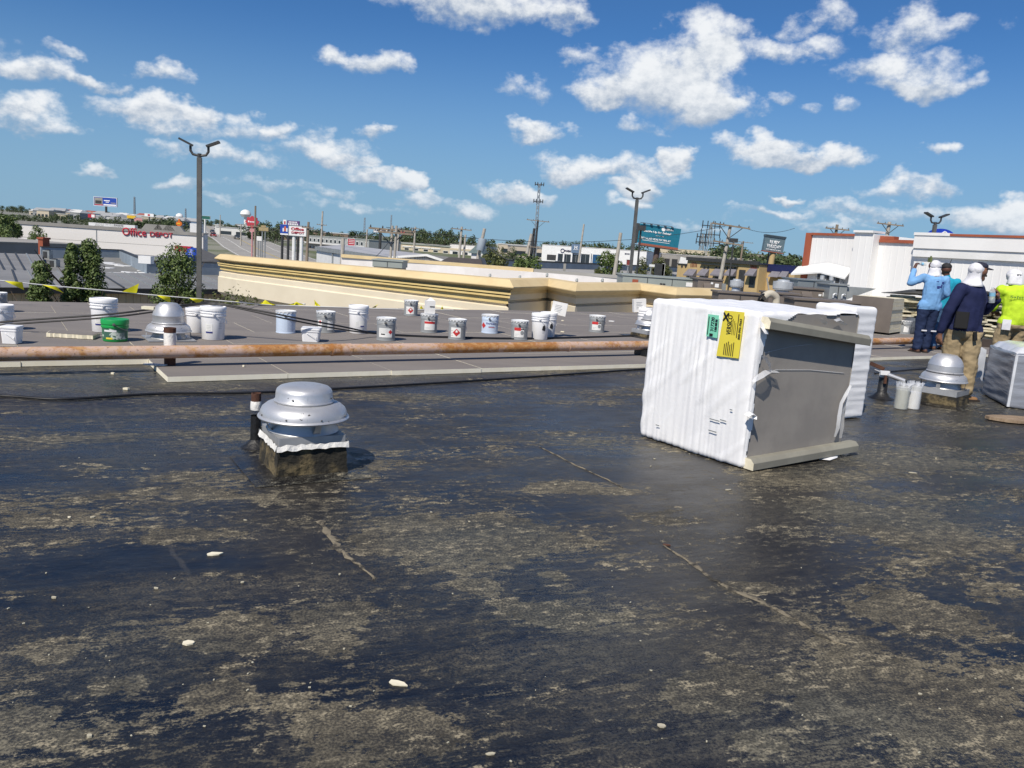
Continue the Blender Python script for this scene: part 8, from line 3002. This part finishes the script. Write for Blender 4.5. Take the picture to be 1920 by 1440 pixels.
# --- man in teal behind the first
def man_teal():
    Y = 16.6
    x_ = at(1766, 600, Y).x
    t_ = thing('person', 'worker in teal shirt almost hidden behind the man in light blue', 'person', (x_, Y, TOP))
    pr = []
    pel, che, nek, hed = (0, 0, .92), (0, .02, 1.32), (-.01, .04, 1.50), (-.05, .05, 1.64)
    shl, shr = (-.19, .02, 1.42), (.20, .02, 1.41)
    torso(pr, pel, che, nek, hed, 1.05, 1, 0, shl, shr, (-.3, .9, 0), .02, .165)
    pr.append((shl, (-.26, .05, 1.13), .078, .064, 1, None))
    pr.append(((-.26, .05, 1.13), (-.2, .25, 1.08), .056, .042, 1, None))
    hand(pr, (-.18, .27, 1.08), (.6, .5, .2), (0, 0, -1), 1.0, 0, .6, 1)
    pr.append((shr, (.30, .03, 1.14), .080, .066, 1, None))
    pr.append(((.30, .03, 1.14), (.22, .18, .98), .060, .044, 1, None))
    hand(pr, (.2, .2, .96), (-.5, .4, -.4), (0, -1, 0), 1.0, 0, .6, -1)
    leg(pr, (-.09, 0, .88), (-.09, .02, .48), (-.10, 0, .10), 2, (-.12, .25, 0), 3, (.112, .086, .076))
    leg(pr, (.10, 0, .88), (.10, .02, .48), (.11, 0, .10), 2, (.13, .25, 0), 3, (.112, .086, .076))
    pr.append(((-.06, 0, .9), (.08, 0, .9), .135, .135, 2, None))
    me = person_mesh(pr, [m_skin2, m_teal2, cloth('jeans_mid', (.06, .12, .22)), m_boot2], .014, {0: (0, 1, 1), 1: (.009, 9, 7), 2: (.012, 9, 11), 3: (0, 1, 1)}, .86, 0)
    child('body', me, t_)
    soles(t_, (((-.10, 0, .1), (-.12, .25, 0), 0), ((.11, 0, .1), (.13, .25, 0), 0)), m_sole)
    lobed((-.05, .05, 1.70), .10, .105, .085, 3, 4, -.2, amp=.04).build('cap', mat('cap_black', (.02, .02, .022), .8), t_)
    MB().tube([(-.02, .0, 1.76), (.0, -.01, 1.87)], [.008, .004], 6).build('cap_tie', mat('cap_black', (.02, .02, .022), .8), t_)


man_blue()
man_navy()
man_lime()
man_teal()
# ================================================================ trees
m_bark = mat('bark', (.10, .075, .055), .95, (.06, .045, .035), 4)


def leaf_mat(name, c1, c2, c3):
    mt_ = bpy.data.materials.new(name)
    mt_.use_nodes = True
    t_ = NT(mt_.node_tree)
    b_ = t_.N['Principled BSDF']
    b_.inputs['Roughness'].default_value = .55
    b_.inputs['Specular IOR Level'].default_value = .35
    at_ = t_.n('ShaderNodeAttribute', attribute_name='tint')
    f_ = at_.outputs['Fac']
    c_ = t_.mix(t_.ramp(f_, 0, .6), c1, c2)
    c_ = t_.mix(t_.ramp(f_, .6, 1.0), c_, c3)
    t_.L.new(c_, b_.inputs['Base Color'])
    return mt_


m_leafA = leaf_mat('leaf_green', (.055, .088, .024), (.10, .145, .038), (.19, .23, .08))
m_leafB = leaf_mat('leaf_olive', (.055, .070, .022), (.10, .115, .036), (.17, .17, .06))
m_leafC = leaf_mat('leaf_far', (.042, .066, .028), (.075, .105, .042), (.11, .13, .055))


def crown(n, shape, leaf, seed, clumps=40, mt_=None):
    "leaf quads gathered in clumps through the volume; shape(rng) -> (point, radius of clump)"
    rg_ = random.Random(seed)
    vs_, fs_, tint = [], [], []
    cl = [shape(rg_) for _ in range(clumps)]
    for i_ in range(n):
        c_, r_ = cl[rg_.randrange(len(cl))]
        while True:
            d_ = Vector((rg_.uniform(-1, 1), rg_.uniform(-1, 1), rg_.uniform(-1, 1)))
            if .1 < d_.length < 1:
                break
        d_ = d_.normalized() * d_.length ** .45
        p_ = c_ + d_ * r_
        nrm = (d_ + Vector((rg_.gauss(0, .55), rg_.gauss(0, .55), rg_.gauss(.25, .5)))).normalized()
        a_ = nrm.orthogonal().normalized()
        a_ = (Matrix.Rotation(rg_.uniform(0, 6.28), 3, nrm) @ a_)
        b_ = nrm.cross(a_)
        s_ = leaf * rg_.uniform(.6, 1.3)
        o_ = len(vs_)
        vs_ += [p_ - a_ * s_ - b_ * s_ * .15, p_ - b_ * s_ * .5 + a_ * s_ * .1, p_ + a_ * s_ + b_ * s_ * .1, p_ + b_ * s_ * .55]
        fs_.append((o_, o_ + 1, o_ + 2, o_ + 3))
        tint.append(min(1, max(0, rg_.gauss(.42, .25))))
    me = bpy.data.meshes.new('crown')
    me.from_pydata([tuple(v_) for v_ in vs_], [], fs_)
    at_ = me.attributes.new('tint', 'FLOAT', 'FACE')
    at_.data.foreach_set('value', tint)
    me.materials.append(mt_ or m_leafA)
    me.update()
    return me


def cone_shape(h, r, base=.12, pw=.8):
    def f_(g):
        z = base + (1 - base) * g.random() ** 1.15
        rr = r * ((1 - z) ** pw * 1.0 + .10) * (1 if z > .25 else .55 + 1.8 * z)
        a_ = g.uniform(0, 6.283)
        q = rr * (.35 + .65 * g.random() ** .5)
        return Vector((q * math.cos(a_), q * math.sin(a_), z * h)), r * g.uniform(.20, .36)
    return f_


def ball_shape(h, r, base=.25):
    def f_(g):
        while True:
            v_ = Vector((g.uniform(-1, 1), g.uniform(-1, 1), g.uniform(-1, 1)))
            if .45 < v_.length < 1:
                break
        zc = h * (base + (1 - base) / 2)
        return Vector((v_.x * r * .8, v_.y * r * .8, zc + v_.z * h * (1 - base) / 2 * .85)), r * g.uniform(.22, .42)
    return f_


def trunk_mesh(h, r, seed, n=7):
    rg_ = random.Random(seed)
    mb_ = MB()
    mb_.tube([(0, 0, -.5), (rg_.uniform(-.05, .05) * h, 0, h * .4), (0, rg_.uniform(-.04, .04) * h, h * .85)], [r, r * .7, r * .2], 8)
    for k_ in range(n):
        a_ = rg_.uniform(0, 6.28)
        z = h * rg_.uniform(.25, .7)
        l_ = h * rg_.uniform(.15, .3)
        mb_.tube([(0, 0, z), (math.cos(a_) * l_ * .6, math.sin(a_) * l_ * .6, z + l_ * .5), (math.cos(a_) * l_, math.sin(a_) * l_, z + l_ * .95)], [r * .35, r * .22, r * .08], 5)
    return mb_.mesh('trunk', m_bark)


def tree(label, p, h, crown_me, trunk_me, rz_=0, sc=(1, 1, 1), name='tree', cat='tree', group=None):
    t_ = thing(name, label, cat, p, rz_, group)
    t_.scale = sc
    child('trunk', trunk_me, t_)
    child('crown', crown_me, t_)
    return t_


# four ornamental trees just beyond the roof edge
for (cx, top, w_px, Y, lb, sd_, pw) in ((76, 494, 60, 30, 'small rounded conical tree at the far left beyond the roof edge', 1, .55), (134, 461, 56, 31, 'left of the two joined tall conical trees', 2, .75),
                                        (168, 451, 84, 31.5, 'tallest conical tree, right of the joined pair', 3, .85), (334, 471, 98, 33, 'broad rounded tree left of the tall lamp post', 4, .38)):
    tp = at(cx, top, Y)
    zb_ = -6.0
    h_ = tp.z - zb_
    r_ = w_px / 2 / F_PX * Y
    cm = crown(15000, cone_shape(h_, r_ * 1.05, .30, pw), .055, sd_, 130)
    tree(lb, (tp.x, tp.y, zb_), h_, cm, trunk_mesh(h_, .13, sd_), name='ornamental_tree', group='ornamental trees beyond the roof edge')
# ivy-like bush at the corner of the parapet, dark bush in the middle
p = at(440, 556, 26)
tree('thin leafy bush under the left end of the cornice', (p.x, p.y, -2.6), 2.0, crown(900, ball_shape(2.2, 1.0, .1), .06, 31, 24, m_leafB), trunk_mesh(1.8, .05, 31), name='bush', cat='bush')
for (cx, Y, w_, h_, zt_, lb, sd_, ml) in ((988, 70, 64, 3.2, 476, 'wide dark green bush behind the white upstand', 41, m_leafA), (975, 72, 34, 3.0, 474, 'left shoulder bush joined to the wide dark bush', 42, m_leafA),
                                          (930, 120, 50, 5, 458, 'light green spreading tree right of the leaning transformer pole', 43, m_leafB), (1006, 118, 34, 6, 474, 'bush at the left end of the dealership', 44, m_leafA),
                                          (1145, 118, 52, 5, 464, 'dense dark round tree in front of the dealership', 45, m_leafA), (1207, 130, 30, 5, 478, 'olive tree left of the billboard post', 46, m_leafB),
                                          (1242, 130, 40, 4, 482, 'pale sparse shrub right of the billboard post', 47, m_leafB), (1122, 74, 18, 1, 502, 'small dry shrub on the grey parapet roof', 48, m_leafB),
                                          (70, 126, 36, 7, 417, 'round dark tree in front of the pale store wall', 49, m_leafA), (58, 122, 30, 6, 433, 'lower left lobe tree at the store wall', 50, m_leafA),
                                          (960, 150, 28, 8, 455, 'mid green tree in front of the far shops', 51, m_leafC), (915, 140, 26, 6, 463, 'pale green willow like tree', 52, m_leafB)):
    tp = at(cx, zt_, Y)
    g_ = max(gz(tp.x, tp.y), tp.z - h_ * 1.25)
    h2 = tp.z - g_
    r_ = w_ / 2 / F_PX * Y
    tree(lb, (tp.x, tp.y, g_), h2, crown(2600, ball_shape(h2, r_, .08), max(.06, r_ * .085), sd_, 44, ml), trunk_mesh(h2 * .7, max(.05, r_ * .06), sd_), name='tree' if h2 > 2.5 else 'bush', cat='tree' if h2 > 2.5 else 'bush')
# hedge of dark trees at the far left edge
for i_, (cx, top, Y, w_) in enumerate(((-8, 388, 126, 50), (10, 390, 128, 40), (22, 394, 130, 30), (6, 412, 122, 56))):
    tp = at(cx, top, Y)
    g_ = gz(tp.x, tp.y)
    r_ = w_ / 2 / F_PX * Y
    tree('dark clipped tree at the left edge beside the store, %s' % ('outermost', 'middle', 'nearest the wall', 'front one')[i_], (tp.x, tp.y, g_), tp.z - g_,
         crown(2600, ball_shape(tp.z - g_, r_ * 1.15, .05), .2, 60 + i_, 44, m_leafA), trunk_mesh((tp.z - g_) * .7, .2, 60 + i_), name='tree')
# tree lines: a few crowns shared between many trees
far_crowns = [crown(420, ball_shape(1.0, .46, .12), .055, 70 + k_, 26, m_leafC) for k_ in range(3)] + [crown(420, cone_shape(1.0, .36, .1, .7), .05, 80 + k_, 26, m_leafC) for k_ in range(2)]
far_trunks = [trunk_mesh(.8, .03, 90, 4)]
rf = random.Random(77)
ORD = ('', 'second', 'third', 'fourth', 'fifth', 'sixth', 'seventh', 'eighth', 'ninth', 'tenth', 'eleventh', 'twelfth', 'thirteenth', 'last')
LINES = [(2, 345, 405, 413, 310, 34, 'tree on the slope just above the store roof line', 'trees just above the store roof line', (0, 1, 2)),
         (755, 850, 426, 434, 420, 16, 'pine row tree behind the tan shops', 'row of trees behind the tan shops', (3, 4, 0)),
         (700, 760, 436, 446, 470, 7, 'tree behind the black framed sign', 'trees behind the black framed sign', (0, 1, 2)),
         (848, 892, 426, 446, 330, 7, 'dark conifer at the right end of the tan shops', 'conifers at the right end of the tan shops', (3, 4, 4)),
         (905, 1120, 449, 462, 520, 22, 'tree on the skyline behind the dealership', 'skyline trees behind the dealership', (0, 1, 2)),
         (1100, 1200, 452, 464, 420, 9, 'tree right behind the dealership roof', 'trees behind the dealership roof', (0, 1, 2)),
         (465, 532, 408, 440, 300, 12, 'dark tree behind the blossom and office signs', 'dark trees behind the roadside signs', (0, 3, 4, 1)),
         (415, 470, 418, 430, 420, 12, 'tree along the right side of the uphill road', 'trees along the uphill road', (0, 1, 2)),
         (575, 640, 424, 446, 300, 8, 'tree above the motel roof', 'trees behind the motel', (0, 1, 3)),
         (640, 705, 432, 446, 480, 9, 'far tree right of the motel', 'far trees right of the motel', (0, 1, 2)),
         (-10, 56, 383, 392, 900, 14, 'tree on the wooded rise at the left horizon', 'wooded rise at the left horizon', (0, 1, 2)),
         (52, 340, 396, 407, 1000, 40, 'tree on the skyline above the far shops', 'skyline trees above the far shops', (0, 1, 2)),
         (60, 330, 402, 414, 480, 30, 'tree between the far shops', 'trees between the far shops', (0, 1, 2)),
         (340, 420, 406, 416, 900, 12, 'skyline tree near the left lamp post', 'skyline trees near the left lamp post', (0, 1, 2)),
         (1205, 1330, 468, 476, 420, 12, 'scrubby tree behind the billboard', 'scrubby trees behind the billboard', (0, 1, 2)),
         (1355, 1400, 456, 475, 300, 6, 'tree behind the big wooden pole', 'trees behind the big wooden pole', (0, 1)),
         (1400, 1490, 466, 490, 230, 12, 'tree behind the restaurant rear wing', 'trees behind the restaurant rear wing', (0, 1, 2))]
for (xa, xb, ya, yb, Y, n_, lb, gp, ks) in LINES:
    for i_ in range(n_):
        cx = xa + (xb - xa) * (i_ + rf.uniform(.1, .9)) / n_
        Yi = Y * rf.uniform(.92, 1.1)
        tp = at(cx, rf.uniform(ya, yb) + (cx - (xa + xb) / 2) * .035, Yi)
        g_ = gz(tp.x, tp.y) - .3
        h_ = max(2.5, tp.z - g_)
        k_ = rf.choice(ks)
        w_ = h_ * rf.uniform(.9, 1.5) if k_ < 3 else h_ * rf.uniform(.7, 1.0)
        w_ = max(w_, (xb - xa) / n_ / F_PX * Yi * 1.1)
        zn = ('left end', 'left part', 'middle', 'right part', 'right end')[min(4, int(5 * i_ / n_))]
        lbl = '%s, %s of the row' % (lb, zn) if n_ > 14 else (('leftmost ' if i_ == 0 else ORD[i_] + ' from left: ') + lb)
        tree(lbl, (tp.x, tp.y, g_), h_, far_crowns[k_], far_trunks[0], rf.uniform(0, 6), (w_, w_, h_), group=gp + (', ' + zn if n_ > 14 else ''))
